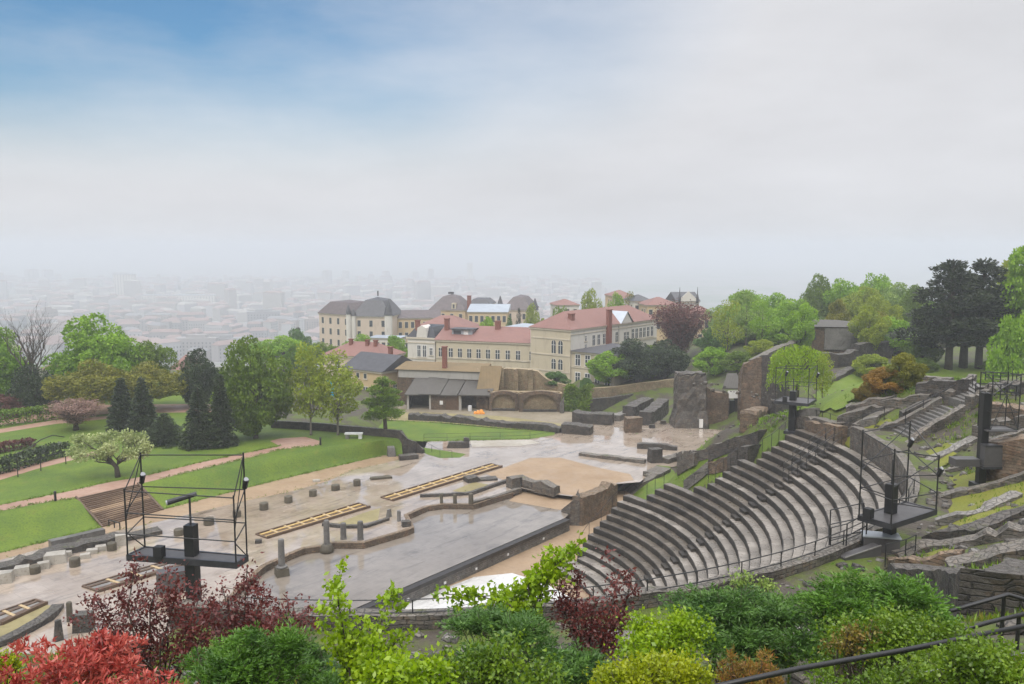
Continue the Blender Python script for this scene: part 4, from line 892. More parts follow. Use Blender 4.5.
# ------------------------------------------------------------------ buildings
def mk_building(name, label, A, B, W, z0, z1, wallm, roof='gable', rise=2.4, roofm='roof_tile', over=.35, cat='building', cornice=True, ridge=None, ms=.22, wallname='wall'):
    A, B = Vector((A[0], A[1])), Vector((B[0], B[1])); L = (B - A).length; rz = math.atan2(B.y - A.y, B.x - A.x)
    root = thing(name, label, cat, (A.x, A.y, z0), rz); h = z1 - z0; o = over
    MB().box(0, L, 0, W, 0, h).build(wallname, MAT[wallm], root)
    if cornice: MB().box(-.22, L + .22, -.22, W + .22, h - .32, h + .02).build('cornice', MAT['stone_trim'], root)
    e = h + .03; m = MB(); b = [(-o, -o, e), (L + o, -o, e), (L + o, W + o, e), (-o, W + o, e)]
    if roof == 'gable':
        V = b + [(-o, W / 2, e + rise), (L + o, W / 2, e + rise)]; m.add(V, [(0, 1, 5, 4), (2, 3, 4, 5), (1, 2, 5), (3, 0, 4), (3, 2, 1, 0)])
    elif roof == 'hip':
        q = min(W / 2, L / 2) * .9; V = b + [(q, W / 2, e + rise), (L - q, W / 2, e + rise)]; m.add(V, [(0, 1, 5, 4), (2, 3, 4, 5), (1, 2, 5), (3, 0, 4), (3, 2, 1, 0)])
    elif roof == 'mansard':
        s1 = ms * min(L, W); s0 = s1 * .62; V = b[:]
        for s, z in ((s0, rise * .58), (s1, rise * .86)): V += [(s, s, e + z), (L - s, s, e + z), (L - s, W - s, e + z), (s, W - s, e + z)]
        V += [(L / 2, W / 2, e + rise)]; F = [(3, 2, 1, 0)]
        for k in (0, 4): F += [(k + i, k + (i + 1) % 4, k + 4 + (i + 1) % 4, k + 4 + i) for i in range(4)]
        m.add(V, F + [(8 + i, 8 + (i + 1) % 4, 12) for i in range(4)])
    elif roof == 'shed':
        V = b + [(-o, W + o, e + rise), (L + o, W + o, e + rise)]; m.add(V, [(0, 1, 5, 4), (1, 2, 5), (3, 0, 4), (2, 3, 4, 5), (3, 2, 1, 0)])
    else: m.box(-o, L + o, -o, W + o, e, e + .3)
    m.build('roof', MAT[roofm], root); root['_L'] = L
    return root, L, h
def win(root, face, s, z, wd, hgt, L, W, trim='stone_trim', arch=False, mull=True, pane='glass', sill=True):
    """window on face 'f' (front), 'r' (far end) or 'l' (near end); s along the face"""
    def put(a0, a1, d0, d1, za, zb, name, mat, par):
        m = MB()
        if arch and name != 'sill':
            n = 7; r = (a1 - a0) / 2; c = (a0 + a1) / 2; zc = zb - r; pr_ = [(a0, za), (a1, za)] + [(c + r * math.cos(PI * i / n), zc + r * math.sin(PI * i / n)) for i in range(n + 1)]
        else: pr_ = [(a0, za), (a1, za), (a1, zb), (a0, zb)]
        def tr(a, dd, zz): return {'f': (a, -dd, zz), 'l': (-dd, a, zz), 'r': (L + dd, a, zz)}[face]
        k = len(pr_); V = [tr(a, d0, q) for a, q in pr_] + [tr(a, d1, q) for a, q in pr_]
        m.add(V, [(i, (i + 1) % k, k + (i + 1) % k, k + i) for i in range(k)] + [tuple(range(k, 2 * k))])
        return m.build(name, MAT[mat], par)
    f = put(s - wd / 2 - .13, s + wd / 2 + .13, -.05, .06, z - hgt / 2 - .1, z + hgt / 2 + .16, 'window', trim, root)
    put(s - wd / 2, s + wd / 2, .0, .075, z - hgt / 2, z + hgt / 2, 'pane', pane, f)
    if mull:
        arch = False
        put(s - .045, s + .045, .07, .095, z - hgt / 2, z + hgt / 2, 'mullion', 'white_paint', f)
        put(s - wd / 2, s + wd / 2, .07, .09, z + hgt * .12, z + hgt * .12 + .07, 'mullion', 'white_paint', f)
    if sill: put(s - wd / 2 - .2, s + wd / 2 + .2, -.05, .17, z - hgt / 2 - .2, z - hgt / 2 - .06, 'sill', 'stone_trim', f)
    return f
def chimney(root, x, y, z0, z1, w=.8, d=.6, mat='red_chimney'):
    c = MB().box(x - w / 2, x + w / 2, y - d / 2, y + d / 2, z0, z1).build('chimney', MAT[mat], root)
    MB().box(x - w / 2 - .08, x + w / 2 + .08, y - d / 2 - .08, y + d / 2 + .08, z1 + .003, z1 + .18).build('chimney_cap', MAT['red_chimney'], c)
def course(root, L, z, t=.22, x0=0., face='f', W=0):
    m = MB()
    if face == 'f': m.box(x0 - .06, L + .06, -.12, .0, z, z + t)
    else: m.box(-.12, 0, 0, W, z, z + t)
    m.build('string_course', MAT['stone_trim'], root)

# long yellow building
A, B = pd(436, 339.7, 171.7), pd(537, 343.5, 165); z0 = -5
r_, L, h = mk_building('long_building', 'long yellow building with a red tiled roof and a row of ten windows', A, B, 12, z0, 7.07, 'plaster_yellow', 'gable', 2.5)
for i, x in enumerate([441, 451.5, 461, 470.5, 480, 489.5, 499, 509, 519, 532]):
    s = (x - 436) / 101 * L * (1.0 - .018 * (1 - (x - 436) / 101)); win(r_, 'f', s, h - 2.5, .85, 1.75, L, 12); 
    if i % 2 == 0 or i > 6: win(r_, 'f', s, h - 5.9, .85, 1.6, L, 12)
course(r_, L, h - 3.75); course(r_, L, h - 7.2)
chimney(r_, .8, 4, h + 1, h + 3.9, .9, .8); chimney(r_, 11.6, 5, h + 1.4, h + 3.6, 1.0, .8)
dm = MB().box(2.6, 7.0, 2.2, 5.0, h + .9, h + 2.0).build('dormer', MAT['zinc'], r_); MB().box(2.3, 7.4, 1.7, 5.3, h + 2.0, h + 2.2).build('dormer_roof', MAT['slate'], dm); MB().box(3.0, 4.6, 2.1, 2.2, h + 1.1, h + 1.8).build('pane', MAT['glass'], dm); MB().box(5.2, 6.2, 2.1, 2.2, h + 1.0, h + 1.9).build('pane', MAT['white_paint'], dm)
# white pavilion with black mansard sides
A, B = pd(407.5, 337.5, 175), pd(435, 338.5, 172.6)
r_, L, h = mk_building('white_pavilion', 'pale pavilion with a black mansard roof left of the long yellow building', A, B, 9, -5, 7.3, 'plaster_white', 'mansard', 2.4, 'black_tarp', .1)
for s in (L * .42, L * .62): win(r_, 'f', s, h - 2.8, .7, 2.3, L, 9, 'white_paint')
win(r_, 'f', L * .86, h - 2.8, .6, 1.4, L, 9, 'white_paint'); course(r_, L, h - 4.5); course(r_, L, h - 1.2)
MB().add([(L * .34, -.15, h + .05), (L * .72, -.15, h + .05), (L * .68, -.15, h + 2.0), (L * .53, -.15, h + 2.5), (L * .38, -.15, h + 2.0), (L * .34, 3, h + .05), (L * .72, 3, h + .05), (L * .68, 3, h + 2.0), (L * .53, 3, h + 2.5), (L * .38, 3, h + 2.0)], [(4, 3, 2, 1, 0), (0, 1, 6, 5), (1, 2, 7, 6), (2, 3, 8, 7), (3, 4, 9, 8), (4, 0, 5, 9)]).build('gable', MAT['plaster_white'], r_)
chimney(r_, L * .28, 1.2, h - .2, h + 3.3, .8, .8)
# main white building with red roof, seen at its corner
A, B = pd(570.5, 330, 158), pd(657, 318.6, 182.6)
r_, L, h = mk_building('corner_building', 'large pale building with red hipped roof, brick chimneys and a pedimented dormer', A, B, 9.5, -5, 10.4, 'plaster_white', 'hip', 3.0)
MB().box(-.04, .1, -.02, 9.4, 0, h - .33).build('end_facade', MAT['plaster_yellow'], r_)
def sx(x):                                  # pixel column -> distance along the receding face
    A2, B2 = A, B; k = (x - 512) / FPX
    return (A2.x - k * A2.y) / (k * (B2.y - A2.y) - (B2.x - A2.x)) * L
for x, zz, wd, hg in [(586, h - 2.0, .5, .9), (586, h - 3.6, .5, .9), (594, h - 2.6, .8, 2.0), (599, h - 2.6, .8, 2.0), (604.5, h - 2.6, .8, 2.0), (617, h - 2.6, .8, 2.0), (625.4, h - 2.9, .8, 2.0), (628.2, h - 2.9, .8, 2.0), (633.2, h - 2.5, .9, 2.0), (637, h - 2.5, .9, 2.0), (641, h - 2.5, .9, 2.0), (644.8, h - 2.5, .9, 2.0), (648.6, h - 2.5, .9, 2.0), (652.4, h - 2.5, .9, 2.0)]: win(r_, 'f', sx(x), zz, wd, hg, L, 9.5, 'plaster_white', pane='glass')
course(r_, L, h - 4.1, x0=sx(619)); course(r_, L, h - 1.0, .15)
MB().box(sx(619) - .12, sx(619) + .12, -.12, 0, 2, h - .4).build('pilaster', MAT['plaster_grey'], r_)
for y0 in (2.1, 3.7): 
    for zz, hg in ((h - 3.4, 2.5), (h - 6.7, 2.0)):
        win(r_, 'l', y0 + .15, zz, 1.0, hg, L, 9.5, 'stone_trim', True)
for zz in (h - 2.0, h - 5.1, h - 8.2): MB().box(-.14, -.03, -.02, 9.3, zz, zz + .22).build('string_course', MAT['stone_trim'], r_)
chimney(r_, sx(608), -.35, h - 5.5, h + 3.0, 1.1, .7); chimney(r_, sx(582), 2.4, h + .6, h + 2.6, 1.1, .8)
s0, s1 = sx(620.5), sx(631.5); dm = MB().add([(s0, -.3, h - .1), (s1, -.3, h - .1), ((s0 + s1) / 2, -.3, h + 2.2), (s0, 4, h - .1), (s1, 4, h - .1), ((s0 + s1) / 2, 4.5, h + 2.2)], [(2, 1, 0), (0, 1, 4, 3), (3, 4, 5)]).build('pediment', MAT['plaster_white'], r_)
MB().add([(s0 - .3, -.5, h + .05), ((s0 + s1) / 2, -.5, h + 2.4), ((s0 + s1) / 2, 4.5, h + 2.4), (s0 - .3, 4, h + .05), (s1 + .3, -.5, h + .05), (s1 + .3, 4, h + .05)], [(0, 1, 2, 3), (1, 4, 5, 2)]).build('pediment_roof', MAT['zinc'], dm)
# flat annex in front of it
Ac, Bc = pd(570.5, 330, 158), pd(657, 318.6, 182.6); uu = Vector((Bc.x - Ac.x, Bc.y - Ac.y)).normalized(); vv = Vector((uu.y, -uu.x)); q = Vector((Ac.x, Ac.y)) + uu * .35 + vv * .02; A = q; B = q + vv * 9.6
r_, L, h = mk_building('annex', 'beige annex with a low grey roof half hidden by the bright bush', A, B, 14, -5, 26 - 105.5 / 850 * 157.5, 'plaster_yellow', 'hip', 1.1, 'slate', .45)
for s in (1.5, 3.7, 5.9, 8.1): 
    for zz in (h - 1.6, h - 5.0): win(r_, 'f', s, zz, 1.0, 2.0, L, 7, 'white_paint')
course(r_, L, h - 3.1)
# small house with slate roof
A, B = pd(344, 369.5, 143), pd(382, 373, 138)
r_, L, h = mk_building('small_house', 'small beige house with grey slate roof and brown gable behind the birches', A, B, 9, -3, 5.45, 'plaster_ochre', 'gable', 2.3, 'slate', .4)
for s in (1.6, 3.3, 5.0): 
    win(r_, 'f', s, h - 1.0, .6, .8, L, 9, mull=False); win(r_, 'f', s, h - 3.6, .9, 1.5, L, 9); win(r_, 'f', s, h - 6.4, .9, 1.6, L, 9)
for s in (3, 6): win(r_, 'r', s, h - 3.2, .8, 1.4, L, 9)
chimney(r_, 5.2, 6, h + 1.2, h + 3.2, .6, .6)
A, B = pd(324, 361, 156), pd(381, 358, 151)
r_, L, h = mk_building('red_roof_house', 'low house showing only its red roof and three chimneys above the slate roof', A, B, 8, -3, 6.1, 'plaster_pink', 'hip', 2.2)
for s in (4, 7.6, 9.4): chimney(r_, s, 3, h + .6, h + 2.6, .6, .6)
win(r_, 'f', 3, h - 1.8, .9, 1.5, L, 8); win(r_, 'f', 6, h - 1.8, .9, 1.5, L, 8)
A, B = pd(416, 328, 205), pd(464, 328, 201)
r_, L, h = mk_building('red_roof_hall', 'broad red hipped roof behind the long yellow building', A, B, 10, -8, 6.5, 'plaster_pink', 'hip', 2.6)
win(r_, 'f', 3, h - 2, 1, 1.6, L, 10); win(r_, 'f', 7, h - 2, 1, 1.6, L, 10)

# farm sheds built against the ruins
A, B = pd(398, 412, 137), pd(481, 413, 134)
r_, L, h = mk_building('shed_range', 'old brown shed range with mossy flat roofs and high clerestory windows', A, B, 5, -.6, 26 - 124.5 / 850 * 136, 'ruin_brown', 'shed', .6, 'roof_old', .4, cornice=False, wallname='wall')
for s in (4.6, 6.2, 7.8, 9.6, 11.2, 12.6): win(r_, 'f', s, h - .65, .9, .6, L, 8, 'plaster_grey', mull=False, sill=False)
MB().box(.2, L - .2, -.1, -.02, h - 1.3, h - .05).build('clerestory', MAT['plaster_grey'], r_)
MB().box(3.0, L, -.5, 0, h - 2.1, h - 1.7).build('roof_edge', MAT['roof_dark'], r_); chimney(r_, 7.6, 1.5, h + .2, h + 3.6, .7, .7)
A, B = pd(409, 411, 131.5), pd(489, 412, 130.5)
L = (B - A).length; r_ = thing('lean_to', 'row of open lean-to bays with dark sloping roofs against the sheds', 'lean-to', (A.x, A.y, .45), math.atan2(B.y - A.y, B.x - A.x))
hz_ = 2.35
for s0, s1, nm, mt in ((-.3, 0, 'post', 'plaster_grey'), (3.2, 3.5, 'post', 'plaster_grey'), (3.5, 5.9, 'front_wall', 'ruin_brown'), (5.9, 7.9, 'plank_door', 'timber_dark'), (7.9, 8.3, 'post', 'plaster_grey'), (12.1, 12.5, 'post', 'ruin_brown')): MB().box(s0, s1, 0, .3, -.2, hz_).build(nm, MAT[mt], r_)
MB().box(-.3, 12.5, 4.0, 4.3, -.2, 4.2).build('back_wall', MAT['ruin_dark'], r_); MB().box(-.4, -.1, .3, 4, -.2, hz_).build('side_wall', MAT['ruin_dark'], r_); MB().box(12.4, 12.8, .3, 4, -.2, hz_ + .8).build('side_wall', MAT['ruin_brown'], r_)
for s0, s1, dz in ((1.6, 5.0, .1), (5.05, 7.7, -.02), (7.9, 12.9, .05), (-.6, 1.55, 0.)): 
    MB().add([(s0, -.5, hz_ + dz), (s1, -.5, hz_ + dz), (s1 + .8, 4.3, hz_ + 1.9 + dz), (s0 + .8, 4.3, hz_ + 1.9 + dz), (s0, -.5, hz_ + dz + .16), (s1, -.5, hz_ + dz + .16), (s1 + .8, 4.3, hz_ + 2.06 + dz), (s0 + .8, 4.3, hz_ + 2.06 + dz)], [(3, 2, 1, 0), (4, 5, 6, 7), (0, 1, 5, 4), (1, 2, 6, 5), (2, 3, 7, 6), (3, 0, 4, 7)]).build('roof', MAT['roof_dark'], r_)
MB().box(4.9, 5.4, -.08, 0, .9, 1.5).build('notice', MAT['white_paint'], r_)
A, B = pd(480, 396, 133.6), pd(502, 396, 133.4)
r_ = thing('sloped_roof', 'steep mossy roof slope leaning on the ochre retaining wall', 'roof', (A.x, A.y, 1.2)); L = B.x - A.x
MB().add([(-.6, -2.2, 1.6), (L - .6, -2.2, 1.6), (L, .4, 5.6), (.2, .4, 5.6), (-.6, -2.2, 1.85), (L - .6, -2.2, 1.85), (L, .4, 5.85), (.2, .4, 5.85)], [(3, 2, 1, 0), (4, 5, 6, 7), (0, 1, 5, 4), (1, 2, 6, 5), (2, 3, 7, 6), (3, 0, 4, 7)]).build('tiles', MAT['roof_old'], r_)
MB().box(-.5, L - .7, -2.1, .2, -1.6, 1.6).build('wall', MAT['ruin_brown'], r_)
p = pz(478, 414, .5); rs = random.Random(3)
r_ = thing('orange_barrier_pile', 'small heap of orange plastic sheeting before the open shed', 'plastic heap', p)
for i, (x, y, s) in enumerate(((0, 0, .32), (.5, .1, .38), (-.45, 0, .24), (.85, -.1, .2))): MB().lathe((x, y, 0), [(s, 0), (s * 1.05, s * .6), (s * .7, s * 1.5), (s * .2, s * 1.8)], 7).build('bundle', MAT['orange_plastic'], r_)
r_ = thing('white_drum', 'small white drum in the dark shed opening', 'drum', pz(470, 411, .5)); MB().lathe((0, 0, 0), [(.3, 0), (.32, .4), (.3, .85), (.1, .88)], 10).build('body', MAT['white_bin'], r_)
# blue tarpaulin hung between birches
r_ = thing('blue_banner', 'bright blue hanging sheet seen through the birch leaves', 'banner', pd(328, 392, 134)); 
m = MB(); V = [((i / 5 - .5) * 2.0, .12 * math.sin(i * 1.9 + k), -1.6 + 3.4 * k / 4 + .15 * math.sin(i)) for k in range(5) for i in range(6)]
m.add(V, [(k * 6 + i, k * 6 + i + 1, k * 6 + i + 7, k * 6 + i + 6) for k in range(4) for i in range(5)]).build('cloth', MAT['blue_cloth'], r_)
for sx_ in (-1, 1): MB().tube((sx_ * 1.02, 0, -5.4), (sx_ * 1.02, 0, 1.9), .05).build('pole', MAT['grey_steel'], r_)

# grand mansard-roofed buildings further off
def pav(name, label, x0, x1, ye, Y0, Y1, W, yb, roof, yt, roofm, wallm='plaster_pink', rows=4, cols=3, ms=.25, z0=None):
    A, B = pd(x0, ye, Y0), pd(x1, ye, Y1); zt = (A.z + B.z) / 2; z0 = -24 if z0 is None else z0; ym = (Y0 + Y1) / 2
    r, L, h = mk_building(name, label, A, B, W, z0, zt, wallm, roof, (pd(512, yt, ym + W / 2).z - zt), roofm, .4, ms=ms)
    for i in range(cols):
        for k in range(rows): win(r, 'f', L * (i + .5) / cols, h - 2.2 - 3.4 * k, 1.0, 1.9, L, W, mull=False, sill=False)
    for k in range(rows): win(r, 'l', W * .5, h - 2.2 - 3.4 * k, 1.0, 1.9, L, W, mull=False, sill=False); win(r, 'l', W * .22, h - 2.2 - 3.4 * k, 1.0, 1.9, L, W, mull=False, sill=False)
    return r, L, h
def turret(root, x, y, z0, z1, rad, ch, roofm='slate'):
    m = MB().lathe((x, y, 0), [(rad, z0), (rad, z1), (rad * 1.12, z1 + .1)], 10).build('turret', MAT['plaster_white'], root)
    MB().lathe((x, y, z1 + .1), [(rad * 1.15, 0), (rad * .9, ch * .35), (rad * .3, ch * .85), (.06, ch)], 10).build('turret_roof', MAT[roofm], m)
r_, L, h = pav('mansard_pavilion', 'leftmost mansard pavilion with tall slate roof overlooking the city', 319, 350, 314, 272, 263, 13, 342, 'mansard', 299.5, 'slate_red', rows=5, cols=4, ms=.2)
turret(r_, L - .4, -.3, h - 9, h + .2, .8, 3.0)
r_, L, h = pav('mansard_pavilion', 'big square pavilion with domed slate roof and a corner turret', 353, 389, 316.5, 264, 262, 14, 342, 'mansard', 297, 'slate', 'plaster_pink', 4, 3, .26)
turret(r_, L - .1, -.3, 0, h + .4, 1.25, 5.0); turret(r_, .2, -.2, 0, h + .1, .9, 2.2)
MB().tube((L / 2, 7, h + 6), (L / 2, 7, h + 7.6), .25).build('finial', MAT['slate'], r_)
pav('slate_wing', 'long wing with plain slate roof between the mansard pavilions', 391, 440, 318, 270, 272, 10, 342, 'gable', 310, 'slate_red', 'plaster_ochre', 3, 8)
pav('low_terrace_wing', 'low white arcaded wing in front of the domed pavilion', 369, 398, 338, 236, 234, 6, 350, 'shed', 336.5, 'zinc', 'plaster_white', 1, 5)
r_, L, h = pav('mansard_pavilion', 'wide mansard pavilion with a dormer, above the red hipped roof', 430, 465, 310, 284, 282, 13, 330, 'mansard', 294, 'slate_red', 'plaster_ochre', 3, 4, .3)
dm = MB().box(L * .62, L * .74, -.1, 2, h + .3, h + 2.3).build('dormer', MAT['plaster_yellow'], r_); MB().box(L * .655, L * .705, -.16, -.1, h + .6, h + 1.9).build('pane', MAT['glass'], dm)
chimney(r_, L + 1.0, 2, h - 1, h + 4.6, 1.2, 1.2); MB().box(L * .4, L * .55, 6, 7, h + 5, h + 5.7).build('finial', MAT['slate'], r_)
pav('slate_hall', 'dark slate roofed hall behind the pale zinc roof', 468, 490, 304.5, 290, 289, 12, 330, 'mansard', 297.5, 'slate', 'plaster_ochre', 3, 3, .2)
pav('zinc_roof_hall', 'flat hall with pale zinc roof in front of the slate hall', 468, 507, 312, 268, 267, 9, 330, 'shed', 305, 'zinc', 'plaster_ochre', 3, 7)
r_, L, h = pav('mansard_pavilion', 'rightmost mansard pavilion flanked by two pointed turrets', 503, 531, 310, 292, 290, 14, 330, 'mansard', 294.5, 'slate_red', 'plaster_pink', 3, 2, .3)
turret(r_, -1.2, 1, 0, h + .3, 1.1, 4.4); turret(r_, L + 1.2, 1, 0, h, 1.1, 4.0)
pav('zinc_roof_link', 'low pale roof between the trees and the corner building', 503, 540, 329, 198, 190, 7, 335, 'shed', 325.5, 'zinc', 'plaster_grey', 1, 5, z0=-8)
# houses on the hill crest to the right
def crest_house(label, x0, x1, ye, yt, Y, wallm, roofm='roof_tile', roof='hip', rows=2, cols=3, W=9, z0=-14):
    return pav('hill_house', label, x0, x1, ye, Y, Y + 1, W, 330, roof, yt, roofm, wallm, rows, cols, z0=z0)
crest_house('white house with red roof among trees, left one on the hill crest', 556, 579, 305, 299, 258, 'plaster_white')
crest_house('tall ochre-roofed house behind pale trees on the hill crest', 613, 633, 296, 290, 262, 'plaster_ochre', rows=4)
crest_house('pinkish block beside the tall ochre-roofed house', 626, 637, 300, 296, 250, 'plaster_pink', rows=3, cols=2)
crest_house('white house with slate roof left of the church front', 634, 652, 301, 294.5, 240, 'plaster_white', 'slate', rows=2)
crest_house('orange-walled house with red roof behind the copper beech', 647, 678, 305, 297, 232, 'plaster_ochre', rows=2, cols=4)
r_, L, h = crest_house('church front with pediment and two small spires on the hill crest', 677, 699, 301.5, 292, 246, 'plaster_grey', 'slate', 'gable', 1, 3)
for s in (.7, L - .6): MB().lathe((s, -.2, h), [(.4, -.4), (.45, 1.2), (.16, 2.2), (.04, 4.2)], 8).build('spire', MAT['slate'], r_)
MB().add([(0, -.3, h), (L, -.3, h), (L / 2, -.3, h + 3.0), (0, 0, h), (L, 0, h), (L / 2, 0, h + 3.0)], [(2, 1, 0), (3, 4, 5), (0, 1, 4, 3), (1, 2, 5, 4), (2, 0, 3, 5)]).build('pediment', MAT['plaster_white'], r_)
crest_house('yellow house with red roof right of the copper beech', 697, 717, 315, 306, 205, 'plaster_ochre')
crest_house('far roof peeping over the hillside trees', 748, 770, 309, 302, 230, 'plaster_pink')
# flat-roofed concrete building below the wood
A, B = pd(797, 335, 142), pd(868, 333, 140)
r_, L, h = mk_building('low_building', 'low building with a pale shallow roof below the hillside wood', A, B, 9, 4, 12.6, 'ruin_brown', 'hip', .8, 'roof_dark', .4, cornice=False)
MB().box(4.4, 10.2, -.3, 4, h - 3.8, h - .2).build('front_block', MAT['slab_stone'], r_); MB().box(.4, 3.0, -.1, 0, h - 2.2, h - .8).build('window', MAT['glass'], r_)
# white van-sized shelter behind the hedge
r_ = thing('park_kiosk', 'low white kiosk roof behind the hedge and pink tree', 'kiosk', pd(50, 410, 128)); 
MB().box(-2, 2, 0, 2.5, -1.2, .9).build('wall', MAT['plaster_white'], r_); MB().box(-2.3, 2.3, -.3, 2.8, .9, 1.15).build('roof', MAT['bench_white'], r_); MB().box(-1.5, 1.5, -.05, 0, -.2, .6).build('window', MAT['glass'], r_)
for x, y, Y, w_, l in ((54, 364, 190, 13, 'long red-tiled house behind the bare tree'), (173, 372, 180, 10, 'orange-tiled house between the olive tree and the dark pine'), (180, 363, 215, 10, 'red-tiled house farther behind the dark pine')):
    A, B = pd(x - w_ * .8, y, Y), pd(x + w_ * .8, y, Y); q, L, h = mk_building('roof_house', l, A, B, 9, A.z - 9, A.z - 1.2, 'plaster_pink', 'hip', 2.8)
    for s in (.2, .5, .8): win(q, 'f', L * s, h - 1.9, 1, 1.6, L, 9, mull=False)

# ------------------------------------------------------------------ the hazy city
rs = random.Random(21); protos = []
for k, (a, b, hgt, rf) in enumerate(((14, 11, 13, 3.), (24, 12, 16, 3.5), (12, 12, 20, 2.5), (34, 13, 17, 3.), (18, 18, 28, 0), (40, 14, 24, 0))):
    m = MB().box(-a / 2, a / 2, -b / 2, b / 2, -3, hgt, 0)
    if rf: m.add([(-a / 2 - .4, -b / 2 - .4, hgt), (a / 2 + .4, -b / 2 - .4, hgt), (a / 2 + .4, b / 2 + .4, hgt), (-a / 2 - .4, b / 2 + .4, hgt), (-a / 2 + 3, 0, hgt + rf), (a / 2 - 3, 0, hgt + rf)], [(0, 1, 5, 4), (2, 3, 4, 5), (1, 2, 5), (3, 0, 4)], 1)
    else: m.box(-a / 4, a / 4, -b / 4, b / 4, hgt, hgt + 3, 0)
    for f in range(int(hgt / 3.6)):
        for s in range(int(a / 3.6)):
            x = -a / 2 + (s + .5) * a / int(a / 3.6); m.box(x - .6, x + .6, -b / 2 - .06, -b / 2 + .02, f * 3.4 + 1.2, f * 3.4 + 3.0, 2)
    o = m.build('city_block', [MAT['city_wall'], MAT['city_roof'], MAT['glass']]); protos.append(o)
CITY = 'city blocks fading into the haze'; LB = 'hazy city block among the crowded roofs below the hill'
used = set(); cnt = 0; stuff = []
def place(x, Y, k):
    global cnt
    X = (x - 512) / FPX * Y; z = float(H(X, Y)); rz = rs.choice((0, .3, -.4, 1.4, .9)) + rs.uniform(-.1, .1)
    if cnt < 290:
        o = protos[k] if k not in used else dup(protos[k]); used.add(k); o.location = (X, Y, z); o.rotation_euler = (0, 0, rz); s = rs.uniform(.8, 1.25); o.scale = (s, rs.uniform(.8, 1.2), rs.uniform(.75, 1.25)); tag(o, LB, 'city block', CITY); cnt += 1
    else: stuff.append((X, Y, z, rz))
Yc = 880
rows = []
while Yc < 3000:
    step_ = 17 + (Yc - 880) * .035; x = -40
    while x < 600:
        if rs.random() < .78: rows.append((x + rs.uniform(-4, 4), Yc + rs.uniform(-10, 10), rs.choice((0, 0, 1, 1, 2, 3, 3)) if rs.random() < .93 else rs.choice((4, 5))))
        x += 850 * rs.uniform(20, 38) / Yc
    Yc += step_ * 1.6
rows.sort(key=lambda q: q[1])
for q in rows: place(*q)
m = MB()
for X, Y, z, rz in stuff:
    a, b, hgt = rs.uniform(12, 42), rs.uniform(10, 16), rs.uniform(11, 22) if rs.random() < .93 else rs.uniform(26, 50); u = (math.cos(rz), math.sin(rz)); mi = rs.choice((0, 1, 2)); m.obox((X, Y), u, a, b, z - 2, z + hgt, mi)
    m.obox((X, Y), u, a + .6, b + .6, z + hgt + .01, z + hgt + 3, 3 if rs.random() < .6 else 2, .35)
tag(m.build('distant_roofs', [MAT['plaster_grey'], MAT['city_wall'], MAT['plaster_grey'], MAT['city_roof']]), kind='stuff')
for x, y, Y, wd, hg, l in ((125, 309, 1900, 44, 60, 'pale broad tower block rising from the middle of the hazy city'), (271, 322, 1500, 30, 30, 'white pointed building standing out in the haze'), (160, 349, 900, 24, 12, 'white modern apartment block behind the bright green tree'), (178, 312, 1750, 150, 22, 'long pale slab building left of the tower block'), (470, 297, 2600, 16, 70, 'faint slim tower in the haze above the mansard roofs')):
    p = pd(x, y, Y); g0 = float(H(p.x, p.y)); ht_ = max(hg, p.z - g0); r_ = thing('tower_block', l, 'tower block', (p.x, p.y, g0)); MB().box(-wd / 2, wd / 2, 0, 14, -2, ht_).build('wall', MAT['plaster_white'], r_); 
    MB().box(-wd / 2 - .5, wd / 2 + .5, -.5, 14.5, ht_, ht_ + 1.2).build('roof', MAT['zinc'], r_)
    nw = max(3, int(wd / 6)); m = MB()
    for f in range(int(ht_ / 3.3)):
        for s in range(nw): xx = -wd / 2 + (s + .5) * wd / nw; m.box(xx - .8, xx + .8, -.08, 0, f * 3.3 + 1, f * 3.3 + 2.6)
    tag(m.build('window_grid', MAT['glass'], r_), kind='stuff')
